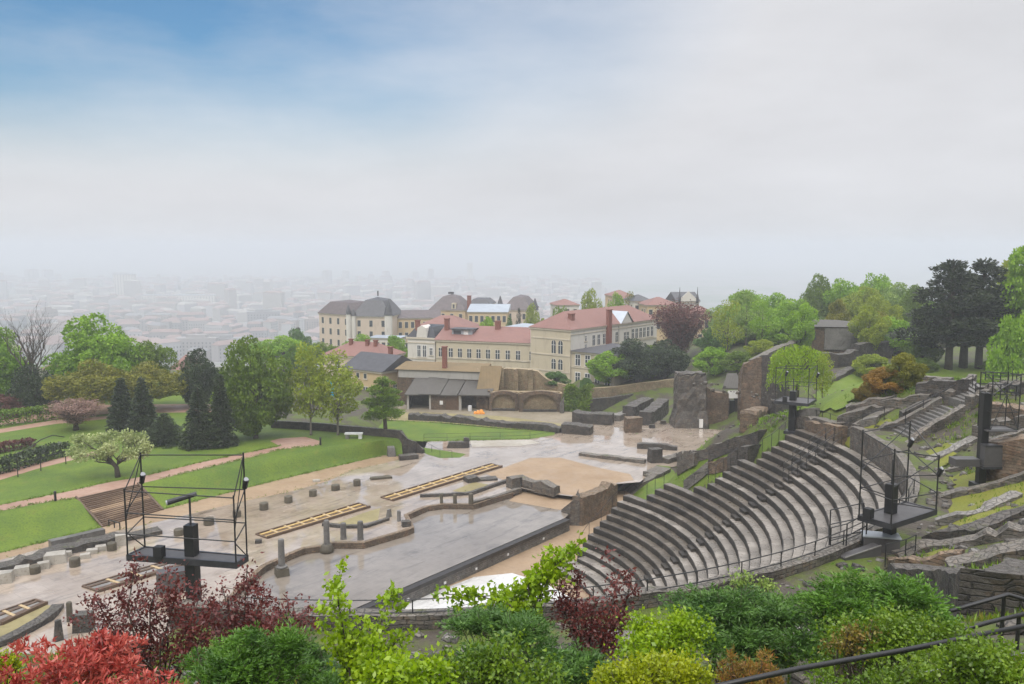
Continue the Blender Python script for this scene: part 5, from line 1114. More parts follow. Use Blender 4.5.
# ------------------------------------------------------------------ scaffold light towers
def bar(m, p, q, r=.03): m.tube(p, q, r, 6)
def tower(label, quad, zp, tops, polex, zbase, mast=1.3, polew=.42, spot=None, rails=(.33, .66, 1.0), deck=.22, half=False):
    P = [pz(x, y, zp) for x, y in quad]; c = sum(P, Vector()) / 4
    pp = pz(polex, sum(y for _, y in quad) / 4, zp); base = Vector((pp.x, pp.y, zbase)); root = thing('light_tower', label, 'light tower', base)
    L = [p - base for p in P]; pl = pp - base; dpth = zp - zbase
    d = (P[1] - P[0]); u = (d.x, d.y)
    MB().obox((pl.x, pl.y), u, polew, polew, -.1, dpth - deck).build('pole', MAT['black_metal'], root)
    MB().obox((pl.x, pl.y), u, polew * .95, polew * .95, dpth + .01, dpth + mast).build('mast', MAT['black_metal'], root)
    MB().obox((pl.x, pl.y), u, polew * 2.1, polew * 2.1, -.12, .12).build('base_plate', MAT['dark_steel'], root)
    dk = MB().prism([(p.x, p.y) for p in L], dpth - deck * .4, dpth).build('deck', MAT['grey_panel'], root)
    m = MB()
    for a, b in zip(L, L[1:] + L[:1]):
        e = b - a; m.obox(((a.x + b.x) / 2, (a.y + b.y) / 2), (e.x, e.y), e.length + .08, .09, dpth - deck, dpth + .03)
        m.build('deck_beam', MAT['dark_steel'], root); m = MB()
    T = []
    for p, w_, (x, y), yt in zip(L, P, quad, tops):
        t = Vector((p.x, p.y, pd(x, yt, w_.y).z - zbase)); T.append(t); MB().tube((p.x, p.y, dpth - .1), t + Vector((0, 0, .1)), .034).build('post', MAT['black_metal'], root)
    for i in range(4):
        j = (i + 1) % 4
        for f in rails: MB().tube(L[i].lerp(T[i], f), L[j].lerp(T[j], f), .026).build('rail', MAT['black_metal'], root)
    for i, j, f0, f1 in ((0, 3, .55, .98), (1, 2, .5, .98), (0, 3, 0.35, .0), (1, 2, .3, 0.)):
        MB().tube(L[i].lerp(T[i], f0), L[j].lerp(T[j], f1), .022).build('brace', MAT['black_metal'], root)
    a = pl + Vector((0, 0, mast)); a.z = dpth + mast
    MB().tube(a, a + Vector((0, 0, 1.1)), .045).build('mast_tube', MAT['dark_steel'], root)
    if spot:
        h = a + Vector((0, 0, 1.15)); v = Vector(spot); s = MB().tube(h - v * .25, h + v * .75, .09, 10, .11).build('spotlight', MAT['dark_steel'], root); MB().tube(h + v * .75, h + v * .8, .1, 10).build('lens', MAT['lamp_glass'], s)
    for i, f in ((3, .75), (2, .72)):
        q = L[i].lerp(T[i], f); s = MB().tube(q + Vector((0, 0, -.18)), q + Vector((.1, -.1, .18)), .1, 8, .12).build('floodlight', MAT['black_metal'], root)
        MB().tube(q + Vector((.1, -.1, .18)), q + Vector((.12, -.12, .2)), .1, 8).build('lens', MAT['lamp_glass'], s)
    MB().obox((L[1].x * .3 + L[0].x * .7, L[1].y * .3 + L[0].y * .7), u, .35, .3, dpth + .01, dpth + .45).build('dimmer_box', MAT['speaker_black'], root)
    return root, L, T, base
zq = Z1 + RI * 20
tower('tall black light tower with railed platform before the plaza, left in the photo', [(127.7, 555), (236, 563), (247, 556), (145, 547)], 13.9, (491, 498, 455, 455), 192, 8.6, 1.25, .42, (-1.0, -.35, -.25))
tower('black light tower with railed platform standing at the right end of the seating', [(859, 515.5), (891, 524.5), (936, 510), (906, 502)], 14.1, (432, 451, 457, 423), 890.5, 11.6, 1.35, .42, None)
tower('distant dark light tower in front of the weeping tree', [(775, 401), (808, 404), (816, 399), (785, 396.5)], 12.7, (368, 369, 366, 366), 793, 9.9, .8, .55, None, (.5, 1.))
# box tower on the mossy terrace
p = hit(980, 487); root = thing('speaker_tower', 'dark pole carrying a grey speaker box and side arm above the mossy terrace', 'speaker tower', p)
k = p.y / 850
MB().box(-3.6 * k, 3.6 * k, -.2, .2, -.2, 98 * k).build('pole', MAT['black_metal'], root); MB().box(-8 * k, 8 * k, -.4, .4, -.2, .25).build('base_plate', MAT['dark_steel'], root)
MB().box(-5 * k, 17 * k, -.75, -.27, 25 * k, 45 * k).build('speaker_box', MAT['grey_panel'], root); MB().box(-6 * k, 18 * k, -.8, .5, 22.5 * k, 25 * k).build('box_shelf', MAT['dark_steel'], root)
MB().box(-5.2 * k, 17.2 * k, -.77, -.27, 45 * k + .003, 47 * k).build('box_lid', MAT['dark_steel'], root)
MB().box(-31 * k, -6 * k, -.45, .3, 23.5 * k, 31 * k).build('side_arm', MAT['grey_panel'], root)
for sx_ in (-1, 1): 
    for sy in (-.6, .6): MB().tube((sx_ * 14 * k + 14 * k, sy, 62 * k), (sx_ * 14 * k + 14 * k, sy, 118 * k), .03).build('post', MAT['black_metal'], root)
for z in (62, 80, 98, 117):
    for sy in (-.6, .6): MB().tube((0, sy, z * k), (28 * k, sy, z * k), .022).build('rail', MAT['black_metal'], root)
    for sx_ in (0, 28): MB().tube((sx_ * k, -.6, z * k), (sx_ * k, .6, z * k), .022).build('rail', MAT['black_metal'], root)
MB().box(-2 * k, 28 * k, -.6, .6, 60 * k, 61 * k).build('deck', MAT['grey_panel'], root)
for a, b in (((0, 62), (14, 98)), ((28, 62), (14, 98)), ((0, 98), (28, 117)), ((-6, 118), (16, 96))): MB().tube((a[0] * k, -.64, a[1] * k), (b[0] * k, -.64, b[1] * k), .022).build('brace', MAT['dark_steel'], root)
# cabinet and rails at the foot of the right platform
p = pz(880, 549, 12.5); root = thing('control_cabinet', 'grey metal cabinet under the right light tower platform', 'cabinet', p, math.radians(-14)); 
MB().box(-.75, .75, -.35, .35, -.3, .62).build('body', MAT['grey_panel'], root); MB().box(-.8, .8, -.4, .4, .62, .68).build('lid', MAT['zinc'], root)
p = pz(866, 557, 12.5); root = thing('site_ramp', 'grey sheet-metal ramp side below the right light tower', 'ramp', p, math.radians(18)); MB().add([(-1.1, 0, -.3), (.8, 0, -.3), (.8, 0, .4), (-1.1, 0, .05), (-1.1, .5, -.3), (.8, .5, -.3), (.8, .5, .4), (-1.1, .5, .05)], [(0, 1, 2, 3), (7, 6, 5, 4), (3, 2, 6, 7), (0, 3, 7, 4), (1, 5, 6, 2), (0, 4, 5, 1)]).build('side_panel', MAT['grey_panel'], root); MB().add([(-1.1, -.03, .06), (.8, -.03, .41), (.8, .06, .41), (-1.1, .06, .06), (-1.1, -.03, .1), (.8, -.03, .45), (.8, .06, .45), (-1.1, .06, .1)], [(3, 2, 1, 0), (4, 5, 6, 7), (0, 1, 5, 4), (1, 2, 6, 5), (2, 3, 7, 6), (3, 0, 4, 7)]).build('edge', MAT['slab_stone'], root)
railing('green-grey stair rail leading up to the right light tower', [pz(830, 553, 12.5), pz(846, 549, 12.7), pz(866, 538, 13.0)], 1.15, .9, (1.0, .5), .03)
railing('tall rail beside the stair rail at the right light tower', [pz(829, 548, 12.6), pz(862, 541, 12.9)], 1.75, 2.2, (1.0, .62, .25), .03)
railing('thin rail at the right end of the walk below the platform', [pz(885, 566, 12.5), pz(905, 561, 12.6), pz(915, 556, 12.7)], .95, .7, (1.0, .5), .024)
# hillside rails on the right
railing('dark rails on the pine terrace at the top right', [hit(975, 398), hit(1000, 400), hit(1032, 403)], 1.1, 1.3, (1.0, .55), .04)
railing('second row of dark rails higher on the pine terrace', [hit(985, 384), hit(1008, 388), hit(1034, 390)], 1.1, 1.5, (1.0, .5), .04)
railing('rail along the far edge of the broad stair', [lift(hit(905, 428)), lift(hit(940, 410)), lift(hit(972, 393))], 1.0, 1.6, (1.0,), .03)
railing('thin rail along the pale coping left of the broad stair', [hit(842, 436), hit(862, 428), hit(884, 420)], .95, 1.6, (1.0, .5), .025)
railing('thin post row behind the capped end of the seats', [hit(800, 420), hit(822, 424), hit(838, 430)], 1.1, 1.4, (1.0,), .025)

def freerail(name, label, segs, r, mat='black_metal', cat='handrail', posts=()):
    o = Vector(segs[0][0]); root = thing(name, label, cat, o)
    for s in segs: MB().path([Vector(p) - o for p in s], r, 8).build('rail', MAT[mat], root, True)
    for p in posts:
        g = h1(p.x, p.y); MB().tube(Vector((p.x, p.y, g - .2)) - o, Vector(p) - o, r * .9, 8).build('post', MAT[mat], root)
    return root
a, b, c, d = pd(690, 692, 6.9), pd(800, 668.5, 7.3), pd(908, 649.5, 7.7), pd(1060, 619, 8.3)
freerail('handrail', 'thick dark metal handrail crossing the lower right corner', [[a, b, c, d]], .026, posts=(pd(1052, 621, 8.27),))
freerail('guard_wire', 'two thin grey wires stretched under the thick handrail', [[pd(925, 672, 7.8), pd(1060, 646, 8.3)], [pd(960, 683, 7.9), pd(1060, 661, 8.3)]], .006, 'grey_steel', 'wire')
a, b, c = pd(950, 611, 13), pd(1008, 594.5, 13.4), pd(1050, 607, 13.0)
freerail('handrail', 'bent dark handrail over the massive wall at the right edge', [[a, b, c]], .035, posts=(pd(1004, 596, 13.38),))
freerail('handrail', 'lower slanting dark pipe rail below the bent handrail', [[pd(955, 632, 12.2), pd(990, 622, 12.4), pd(1050, 608, 12.8)]], .035, posts=(pd(1019, 615, 12.6),))

# ------------------------------------------------------------------ trees
def leaves(C, D, Ln, Wd, rng, fold=.25):
    """kite-shaped leaf faces at C pointing along D"""
    C = np.asarray(C, float); D = np.asarray(D, float); n = len(C); D = D / (np.linalg.norm(D, axis=1, keepdims=True) + 1e-9)
    R = rng.normal(size=(n, 3)); S = np.cross(D, R); S /= np.linalg.norm(S, axis=1, keepdims=True) + 1e-9; U = np.cross(S, D)
    Ln = np.broadcast_to(Ln, n)[:, None]; Wd = np.broadcast_to(Wd, n)[:, None]
    V = np.stack([C, C + D * Ln * .45 + S * Wd / 2 + U * Wd * fold, C + D * Ln, C + D * Ln * .45 - S * Wd / 2 + U * Wd * fold], 1).reshape(-1, 3)
    return V, np.arange(4 * n).reshape(-1, 4)
def rdir(rng, n): d = rng.normal(size=(n, 3)); return d / np.linalg.norm(d, axis=1, keepdims=True)
def limb(m, p, q, r0, r1, rs, bend=.12, n=5, sides=6):
    p, q = Vector(p), Vector(q); L = (q - p).length; pts = [p.lerp(q, i / n) + (Vector((rs.uniform(-1, 1), rs.uniform(-1, 1), rs.uniform(-.3, .8))) * bend * L * math.sin(PI * i / n) if 0 < i < n else Vector()) for i in range(n + 1)]
    m.path(pts, [r0 + (r1 - r0) * i / n for i in range(n + 1)], sides); return pts
PROTO = {}
def proto(key, Cn, Dn, ln, wd, trunk, rng, fold=.25):
    V, F = leaves(Cn, Dn, ln, wd, rng, fold); me = np_mesh('crown', V, F, [MAT['leaf_green']])
    PROTO[key] = (me, trunk)
def trunk_mesh(m, mat='bark'):
    me = bpy.data.meshes.new('trunk'); me.from_pydata(m.v, [], m.f); me.materials.append(MAT[mat]); me.polygons.foreach_set('use_smooth', [True] * len(me.polygons)); me.update(); return me
def broad(key, seed, rx=.40, rz=.37, cz=.61, nl=34, per=260, leaf_=.036, th=.30, tr=.028, bark='bark', stems=1, cs=(.085, .15), squash=.85):
    rng = np.random.default_rng(seed); rs = random.Random(seed); cen = []
    for i in range(nl):
        d = rdir(rng, 1)[0]; k = rng.uniform(.35, .95) if i > nl * .65 else rng.uniform(.72, .98); w_ = 1 - .28 * max(0, d[2])
        cen.append((d[0] * rx * k * w_, d[1] * rx * k * w_, cz + d[2] * rz * k))
    C, D = [], []
    for c in cen:
        r = rng.uniform(*cs); q = int(per * (r / .12) ** 2); d = rdir(rng, q); k = rng.uniform(.55, 1.08, size=(q, 1)) ** .6; off = d * k * r * np.array([1, 1, squash])
        C.append(np.array(c) + off); D.append(d * .7 + rdir(rng, q) * .8 + np.array([0, 0, -.25]))
    C, D = np.concatenate(C), np.concatenate(D); m = MB()
    for s in range(stems):
        o = (rs.uniform(-.05, .05), rs.uniform(-.05, .05)) if stems > 1 else (0, 0); tp = (o[0] * 1.7, o[1] * 1.7, th + .12)
        m.path([(o[0], o[1], -.03), (o[0] * 1.1, o[1] * 1.1, .04), (o[0] * 1.3, o[1] * 1.3, th * .6), tp, (tp[0], tp[1], cz + .1)], [tr * 1.5, tr, tr * .85, tr * .7, tr * .25], 7)
        for c in cen[s::stems][:max(7, nl // 3)]: limb(m, (tp[0], tp[1], th * rs.uniform(.75, 1.3)), c, tr * .45, tr * .1, rs)
    proto(key, C, D, leaf_ * rng.uniform(.7, 1.3, len(C)), leaf_ * .75, trunk_mesh(m, bark), rng)
def conifer(key, seed, rad=.2, nb=190, leaf_=.036, z0=.06, droop=.35):
    rng = np.random.default_rng(seed); rs = random.Random(seed); C, D = [], []; m = MB(); m.path([(0, 0, -.03), (0, 0, .3), (0, 0, .97)], [.028, .02, .004], 7)
    for i in range(nb):
        z = z0 + (1 - z0) * (i / nb) ** 1.15; R = rad * (1 - z) ** .8 * rng.uniform(.7, 1.12) + .012; a = i * 2.4 + rng.uniform(-.4, .4); n = max(10, int(95 * R / rad)); t = rng.uniform(.15, 1, n)
        x = np.cos(a) * R * t; y = np.sin(a) * R * t; zz = z - droop * R * t ** 1.6 + rng.normal(0, .008, n); w_ = .05 * t * (1.1 - t) * 3 * (R / rad) ; s = rng.normal(0, 1, n) * w_
        C.append(np.stack([x - np.sin(a) * s, y + np.cos(a) * s, zz], 1)); D.append(np.stack([np.cos(a) + rng.normal(0, .6, n), np.sin(a) + rng.normal(0, .6, n), rng.normal(-.15, .35, n)], 1))
        if i % 5 == 0: m.tube((0, 0, z), (math.cos(a) * R * .8, math.sin(a) * R * .8, z - droop * R * .6), .004, 4, .001)
    C, D = np.concatenate(C), np.concatenate(D); proto(key, C, D, leaf_ * rng.uniform(.7, 1.3, len(C)), leaf_ * .42, trunk_mesh(m), rng)
def pine(key, seed, tiers=26, rx=.36, z0=.30, leaf_=.03, per=330, th=.3, flat=.34, tr=.028, lean=0, top=1.0):
    rng = np.random.default_rng(seed); rs = random.Random(seed); C, D = [], []; m = MB()
    m.path([(0, 0, -.03), (lean * .3, 0, .25), (lean * .7, .01, .6), (lean, 0, .95)], [tr * 1.2, tr, tr * .7, tr * .2], 7)
    for i in range(tiers):
        f = i / (tiers - 1); z = z0 + (top - .04 - z0) * f; R = rx * (1 - .70 * f ** 1.4) * rng.uniform(.55, 1.1); a = i * 2.4 + rng.uniform(-.5, .5); k = rng.uniform(.45, .92) if f < .95 else .1
        c = np.array([np.cos(a) * R * k + lean * z, np.sin(a) * R * k, z + rng.uniform(-.02, .02)]); r = .085 + .075 * (1 - f) * rng.uniform(.7, 1.3); q = int(per * (r / .12) ** 2) + 40
        d = rdir(rng, q); C.append(c + d * rng.uniform(.4, 1.05, (q, 1)) * r * np.array([1, 1, flat])); D.append(d * np.array([1, 1, .3]) + rdir(rng, q) * .5 + np.array([0, 0, .25]))
        limb(m, (lean * z * .9, 0, z - .05), c, tr * .35, tr * .08, rs)
    C, D = np.concatenate(C), np.concatenate(D); proto(key, C, D, leaf_ * rng.uniform(.7, 1.4, len(C)), leaf_ * .5, trunk_mesh(m), rng)
def weeping(key, seed, nst=300, leaf_=.032):
    rng = np.random.default_rng(seed); rs = random.Random(seed); C, D = [], []; m = MB(); m.path([(0, 0, -.03), (.01, 0, .3), (0, .02, .7)], [.035, .028, .016], 7)
    for i in range(nst):
        a = rng.uniform(0, 2 * PI); R = .40 * np.sqrt(rng.uniform(.02, 1)); zt = .72 + .27 * np.sqrt(max(0, 1 - (R / .42) ** 2)) * rng.uniform(.8, 1.02); L = rng.uniform(.25, .62) * zt; n = int(L * 90); t = rng.uniform(0, 1, n)
        C.append(np.stack([np.cos(a) * R * (1 + .12 * t) + rng.normal(0, .012, n), np.sin(a) * R * (1 + .12 * t) + rng.normal(0, .012, n), zt - L * t], 1)); D.append(np.stack([rng.normal(0, .5, n), rng.normal(0, .5, n), -np.ones(n)], 1))
        if i % 9 == 0: limb(m, (0, .01, .55), (math.cos(a) * R, math.sin(a) * R, zt), .009, .002, rs)
    C, D = np.concatenate(C), np.concatenate(D); proto(key, C, D, leaf_, leaf_ * .4, trunk_mesh(m), rng)
def fan(key, seed, nst=70, leaf_=.024, dens=42):
    """vase-shaped crown on many ascending limbs"""
    rng = np.random.default_rng(seed); rs = random.Random(seed); C, D = [], []; m = MB(); m.path([(0, 0, -.03), (0, 0, .12), (0, 0, .3)], [.045, .035, .025], 7)
    for i in range(nst):
        a = rng.uniform(0, 2 * PI); e = rng.uniform(.05, 1); R = .40 * math.sqrt(e) * rng.uniform(.8, 1.05); zt = .52 + .46 * math.sqrt(max(0, 1 - (R / .45) ** 2)) * rng.uniform(.75, 1.02)
        pts = limb(m, (0, 0, rng.uniform(.14, .32)), (math.cos(a) * R, math.sin(a) * R, zt), .011, .0018, rs, .05)
        for p in pts[1:]:
            n = dens; c = np.array(p); C.append(c + rng.normal(0, .045, (n, 3))); D.append(rdir(rng, n))
    C, D = np.concatenate(C), np.concatenate(D); k = C[:, 2] > .2; C, D = C[k], D[k]; proto(key, C, D, leaf_ * rng.uniform(.7, 1.3, len(C)), leaf_ * .7, trunk_mesh(m), rng)
def bare(key, seed):
    rs = random.Random(seed); m = MB()
    def grow(p, d, L, r, k):
        q = p + d * L; mid = p.lerp(q, .5) + Vector((rs.uniform(-1, 1), rs.uniform(-1, 1), rs.uniform(-.5, .8))) * L * .08
        m.path([p, mid, q], [r, r * .8, r * .6], 6 if k < 2 else 4)
        if k >= 6: return
        for _ in range(3 if k < 4 else 2):
            nd = (d + Vector((rs.uniform(-1, 1), rs.uniform(-1, 1), rs.uniform(-.25, .75))) * .62).normalized(); grow(q if rs.random() < .7 else mid, nd, L * rs.uniform(.62, .9), r * .52, k + 1)
    grow(Vector((0, 0, -.02)), Vector((.25, 0, 1)).normalized(), .24, .024, 0); zmax = max(v[2] for v in m.v); m.v = [(x / zmax, y / zmax, z / zmax) for x, y, z in m.v]
    PROTO[key] = (None, trunk_mesh(m))
broad('a', 1); broad('b', 2, .38, .38, .60, 30); broad('c', 3, .44, .34, .64, 40, 240, .033, .36); broad('tall', 4, .30, .42, .56, 34, 240, .034, .28, .022)
broad('birch', 5, .27, .40, .57, 40, 210, .028, .22, .014, 'bark_pale', 1, (.06, .11)); broad('bush', 6, .48, .44, .46, 40, 300, .04, .14, .02, 'bark', 3); broad('round', 7, .45, .44, .54, 56, 300, .034, .22, .03)
broad('airy', 8, .36, .36, .62, 30, 120, .03, .34, .016, 'bark', 1, (.06, .12)); broad('spread', 9, .62, .30, .66, 44, 240, .042, .34, .04, 'bark', 1, (.09, .16), .6)
conifer('spruce', 11); conifer('spruce2', 12, .24, 170); conifer('fat', 13, .34, 210, .03, .03, .2)
pine('pine', 14); pine('pine2', 15, 24, .34, .34, lean=.06); pine('openpine', 16, 15, .40, .36, .034, 210, flat=.6, tr=.02); pine('cedar', 17, 30, .40, .12, .026, 230, flat=.4)
weeping('weep', 18); fan('fan', 19); fan('cherry', 20, 46, .03, 30); bare('bare', 21)
WD = {k: None for k in PROTO}
for k, (me, tm) in PROTO.items():
    src = me or tm; co = np.empty(len(src.vertices) * 3, np.float32); src.vertices.foreach_get('co', co); co = co.reshape(-1, 3); WD[k] = (np.percentile(co[:, 0], 99) - np.percentile(co[:, 0], 1), np.percentile(co[:, 2], 99.7))
def tree(key, label, x, ytop, w_px, Y=None, ybase=None, zg=None, mat='leaf_green', name='tree', cat='tree', group=None, sy=1.0, bark=None):
    me, tm = PROTO[key]
    if ybase is not None: b = pz(x, ybase, zg) if zg is not None else hit(x, ybase)
    else:
        q = pd(x, 400, Y); b = Vector((q.x, Y, h1(q.x, Y) if zg is None else zg))
    Y = b.y; ht = pd(x, ytop, Y).z - b.z; wm = w_px / 850 * Y
    root = thing(name, label, cat, b, random.uniform(0, 6.28), group); s = (wm / WD[key][0], wm / WD[key][0] * sy, ht / WD[key][1])
    if me:
        c = link('crown', me, root); c.scale = s; c.material_slots[0].link = 'OBJECT'; c.material_slots[0].material = MAT[mat]
    t_ = link('trunk', tm, root); t_.scale = s
    if bark: t_.material_slots[0].link = 'OBJECT'; t_.material_slots[0].material = MAT[bark]
    return root
T = tree
# left park
T('bare', 'leafless dark tree with twisting limbs at the left edge', 24, 306, 52, 122, name='bare_tree')
T('round', 'light green tree cut by the left edge behind the bare tree', -8, 328, 66, 128, mat='leaf_bright')
T('round', 'dark evergreen bush under the bare tree', 35, 366, 46, 119, mat='leaf_dark', name='evergreen_bush', cat='bush')
T('bush', 'reddish-brown low bush at the left edge by the hedge', 5, 395, 34, 116, mat='leaf_copper', name='brown_bush', cat='bush')
T('round', 'big rounded fresh green tree, tallest of the left park', 98, 317, 82, 131, mat='leaf_bright', name='broadleaf_tree')
T('b', 'smaller green tree just right of the big rounded green tree', 152, 342, 44, 136, mat='leaf_green', name='broadleaf_tree')
T('c', 'olive-yellow spreading tree in front of the big green tree', 92, 361, 76, 117, mat='leaf_olive', name='olive_tree')
T('c', 'olive-yellow tree behind the pair of dark spruces', 150, 363, 66, 121, mat='leaf_olive', name='olive_tree')
T('cherry', 'small pink blossoming cherry with a leaning dark trunk', 76, 400, 46, None, 430, ZL, 'leaf_pink', 'cherry_tree')
T('bush', 'pink blossom clump beside the white kiosk', 54, 397, 18, 121, mat='leaf_pink', name='cherry_tree')
T('spruce', 'dark spruce, left one of the pair behind the white-blossom tree', 123, 379, 28, None, 433, ZL, 'leaf_spruce', 'spruce_tree')
T('spruce2', 'dark spruce, right one of the pair behind the white-blossom tree', 144, 379, 30, None, 437, ZL, 'leaf_spruce', 'spruce_tree')
T('round', 'blue-black pine between the olive trees and the round green tree', 198, 351, 44, 124, mat='leaf_dark', name='pine_tree')
T('spruce2', 'dark cone spruce in front, left of the round green tree', 200, 387, 32, None, 447, ZL, 'leaf_spruce', 'spruce_tree')
T('spruce', 'slim dark spruce touching the round green tree', 222, 376, 26, None, 446, ZL, 'leaf_spruce', 'spruce_tree')
T('fat', 'low dark juniper mound between the spruces', 165, 414, 46, None, 443, ZL, 'leaf_spruce', 'conifer_bush', 'bush')
T('round', 'large round mid-green tree with three dark trunks on the lawn', 256, 340, 72, None, 438, ZL, 'leaf_green', 'broadleaf_tree')
T('birch', 'yellow-green birch left of the blue banner', 311, 344, 40, None, 435, ZL, 'leaf_yellow', 'birch_tree', bark='bark_pale')
T('birch', 'yellow-green drooping birch right of the blue banner', 338, 352, 44, None, 435, ZL, 'leaf_yellow', 'birch_tree', bark='bark_pale')
T('pine2', 'small dark pine with open crown at the parapet', 386, 378, 44, None, 436.5, ZL, 'leaf_shrub', 'pine_tree')
# white blossom tree on the lawn, leaning left
bt = pz(118, 477, ZL); root = thing('blossom_tree', 'pale white-green blossoming tree leaning left over the lawn by the park steps', 'tree', bt); k = bt.y / 850; rs = random.Random(5); rng = np.random.default_rng(5); m = MB()
m.path([(0, 0, -.1), (-.1, 0, 1.0), (-.9, .1, 2.0), (-1.9, .1, 2.7)], [.3, .24, .18, .12], 8); C, D = [], []
for a, b, s in ((-38, 34, 1.2), (-30, 26, 1.0), (-22, 36, 1.1), (-16, 24, .9), (-10, 40, 1.0), (-8, 28, 1.0), (0, 34, .9), (6, 40, 1.0), (10, 30, 1.0), (18, 38, .9), (16, 26, .9), (26, 30, .9), (22, 22, .7), (-44, 26, .8), (2, 18, .6), (-34, 42, .7)):
    c = np.array([a * k, rng.uniform(-1.6, 1.6), b * k]); q = int(330 * s); d = rdir(rng, q); C.append(c + d * rng.uniform(.2, 1.1, (q, 1)) * .85 * s * np.array([1, 1, .75])); D.append(d + rdir(rng, q)); limb(m, (-.5 * (a < 0), 0, 1.3), c, .08, .02, rs)
V, F = leaves(np.concatenate(C), np.concatenate(D), .26, .18, rng); link('crown', np_mesh('crown', V, F, [MAT['leaf_blossom']]), root); link('trunk', trunk_mesh(m), root)
# hedges
def hedge(label, pix, z, h, wd, mat, name='hedge'):
    P = [pz(x, y, z) for x, y in pix]; rng = np.random.default_rng(int(pix[0][1] * 10)); C = []
    for a, b in zip(P, P[1:]):
        n = int((b - a).length * wd * 120); t = rng.uniform(0, 1, n)[:, None]; o = np.array(a) * (1 - t) + np.array(b) * t; d = (b - a).normalized(); s = np.array([-d.y, d.x, 0]); e = rng.uniform(-1, 1, (n, 1)); zz = rng.uniform(0, 1, (n, 1)); sh = rng.random((n, 1)) < .5
        e = np.where(sh, np.sign(e) * rng.uniform(.8, 1.05, (n, 1)), e); zz = np.where(sh, zz, rng.uniform(.85, 1.05, (n, 1))); C.append(o + s * e * wd / 2 + np.array([0, 0, 1.]) * zz * h)
    C = np.concatenate(C); o = Vector(P[0]); V, F = leaves(C - np.array(o), rdir(rng, len(C)), .3, .22, rng); root = thing(name, label, 'hedge', o)
    link('foliage', np_mesh('foliage', V, F, [MAT[mat]]), root); m = MB()
    for a, b in zip(P, P[1:]):
        n = max(1, int((b - a).length / 1.2))
        for i in range(n): q = a.lerp(b, i / n) - o; m.tube(q, q + Vector((0, 0, h * .8)), .05, 5)
    tag(m.build('stems', MAT['bark'], root), kind='stuff')
hedge('clipped green hedge along the far side of the left lawn', [(-30, 431), (0, 426), (40, 421), (75, 416)], ZL, 1.9, 1.6, 'leaf_shrub')
hedge('low dark hedge beside the garden path under the trellis', [(-20, 477), (10, 470), (40, 461), (66, 454)], ZL, 1.3, 1.8, 'leaf_spruce')
hedge('brownish bare hedge strip behind the low dark hedge', [(-20, 457), (10, 450), (34, 446)], ZL, .9, 1.5, 'leaf_copper')
# behind the park, before the buildings
for key, l, x, yt, w_, Y, mt in (('a', 'green tree behind the birches, left of the small house', 285, 336, 46, 165, 'leaf_bright'), ('b', 'pale green tree crown left of the mansard pavilion foot', 262, 340, 34, 185, 'leaf_bright'), ('round', 'bluish green tree at the foot of the leftmost mansard pavilion', 300, 330, 38, 215, 'leaf_juniper_blue'), ('cedar', 'dark pointed fir left of the mansard pavilions', 300, 328, 16, 232, 'leaf_pine'), ('round', 'bright round tree below the domed pavilion', 360, 335, 32, 190, 'leaf_bright'), ('tall', 'fresh green tree between small house and white pavilion', 396, 336, 24, 178, 'leaf_bright'), ('b', 'green trees filling behind the large round tree', 322, 343, 40, 172, 'leaf_green'), ('bush', 'bright bush on the roof line in front of the mansard pavilion dormer', 487, 319, 26, 195, 'leaf_bright'), ('round', 'dark tree left of the pointed fir by the zinc roof', 508, 318, 14, 212, 'leaf_juniper_blue'), ('cedar', 'narrow dark fir in front of the rightmost mansard pavilion', 519, 309, 8, 222, 'leaf_pine'), ('round', 'yellow-green tree right of the narrow dark fir', 534, 306, 24, 225, 'leaf_yellow'), ('b', 'mid green trees behind the red roof ridge, left side', 562, 308, 30, 215, 'leaf_green'), ('round', 'yellowish rounded tree on the crest above the red roof', 592, 292, 32, 228, 'leaf_yellow'), ('round', 'greener tree on the crest right of the yellowish one', 613, 295, 26, 222, 'leaf_bright'), ('airy', 'brownish tree beside the ochre-roofed house', 628, 292, 18, 245, 'leaf_olive')):
    T(key, l, x, yt, w_, Y, mat=mt, name='broadleaf_tree' if key not in ('cedar',) else 'fir_tree')
T('bush', 'bright green rounded bush at the corner of the annex', 611, 352, 40, 153, mat='leaf_bright', name='bright_bush', cat='bush')
T('round', 'big dark yew mass in front of the pale corner building', 637, 340, 58, 154, mat='leaf_dark', name='yew_tree')
T('round', 'second dark yew behind the big yew, to its right', 665, 341, 42, 157, mat='leaf_dark', name='yew_tree')
T('bush', 'green shoulder bush on the right side of the yews', 652, 346, 30, 158, mat='leaf_green', name='green_bush', cat='bush')
T('fan', 'copper beech with upright reddish limbs beside the pale corner building', 679, 303, 48, 168, mat='leaf_copper', name='copper_beech')
T('round', 'dark green tree right of the copper beech trunk', 712, 328, 34, 160, mat='leaf_juniper_blue', name='broadleaf_tree')
for l, x, yt, w_, Y, mt in (('slim pale tree with bare lower trunk, leftmost above the square pier', 726, 300, 30, 150, 'leaf_yellow'), ('slim pale green tree above the doorway', 744, 290, 34, 155, 'leaf_pale'), ('slim bright tree left of the tallest wall top', 760, 300, 30, 148, 'leaf_bright')):
    T('airy', l, x, yt, w_, Y, mat=mt, name='slim_tree')
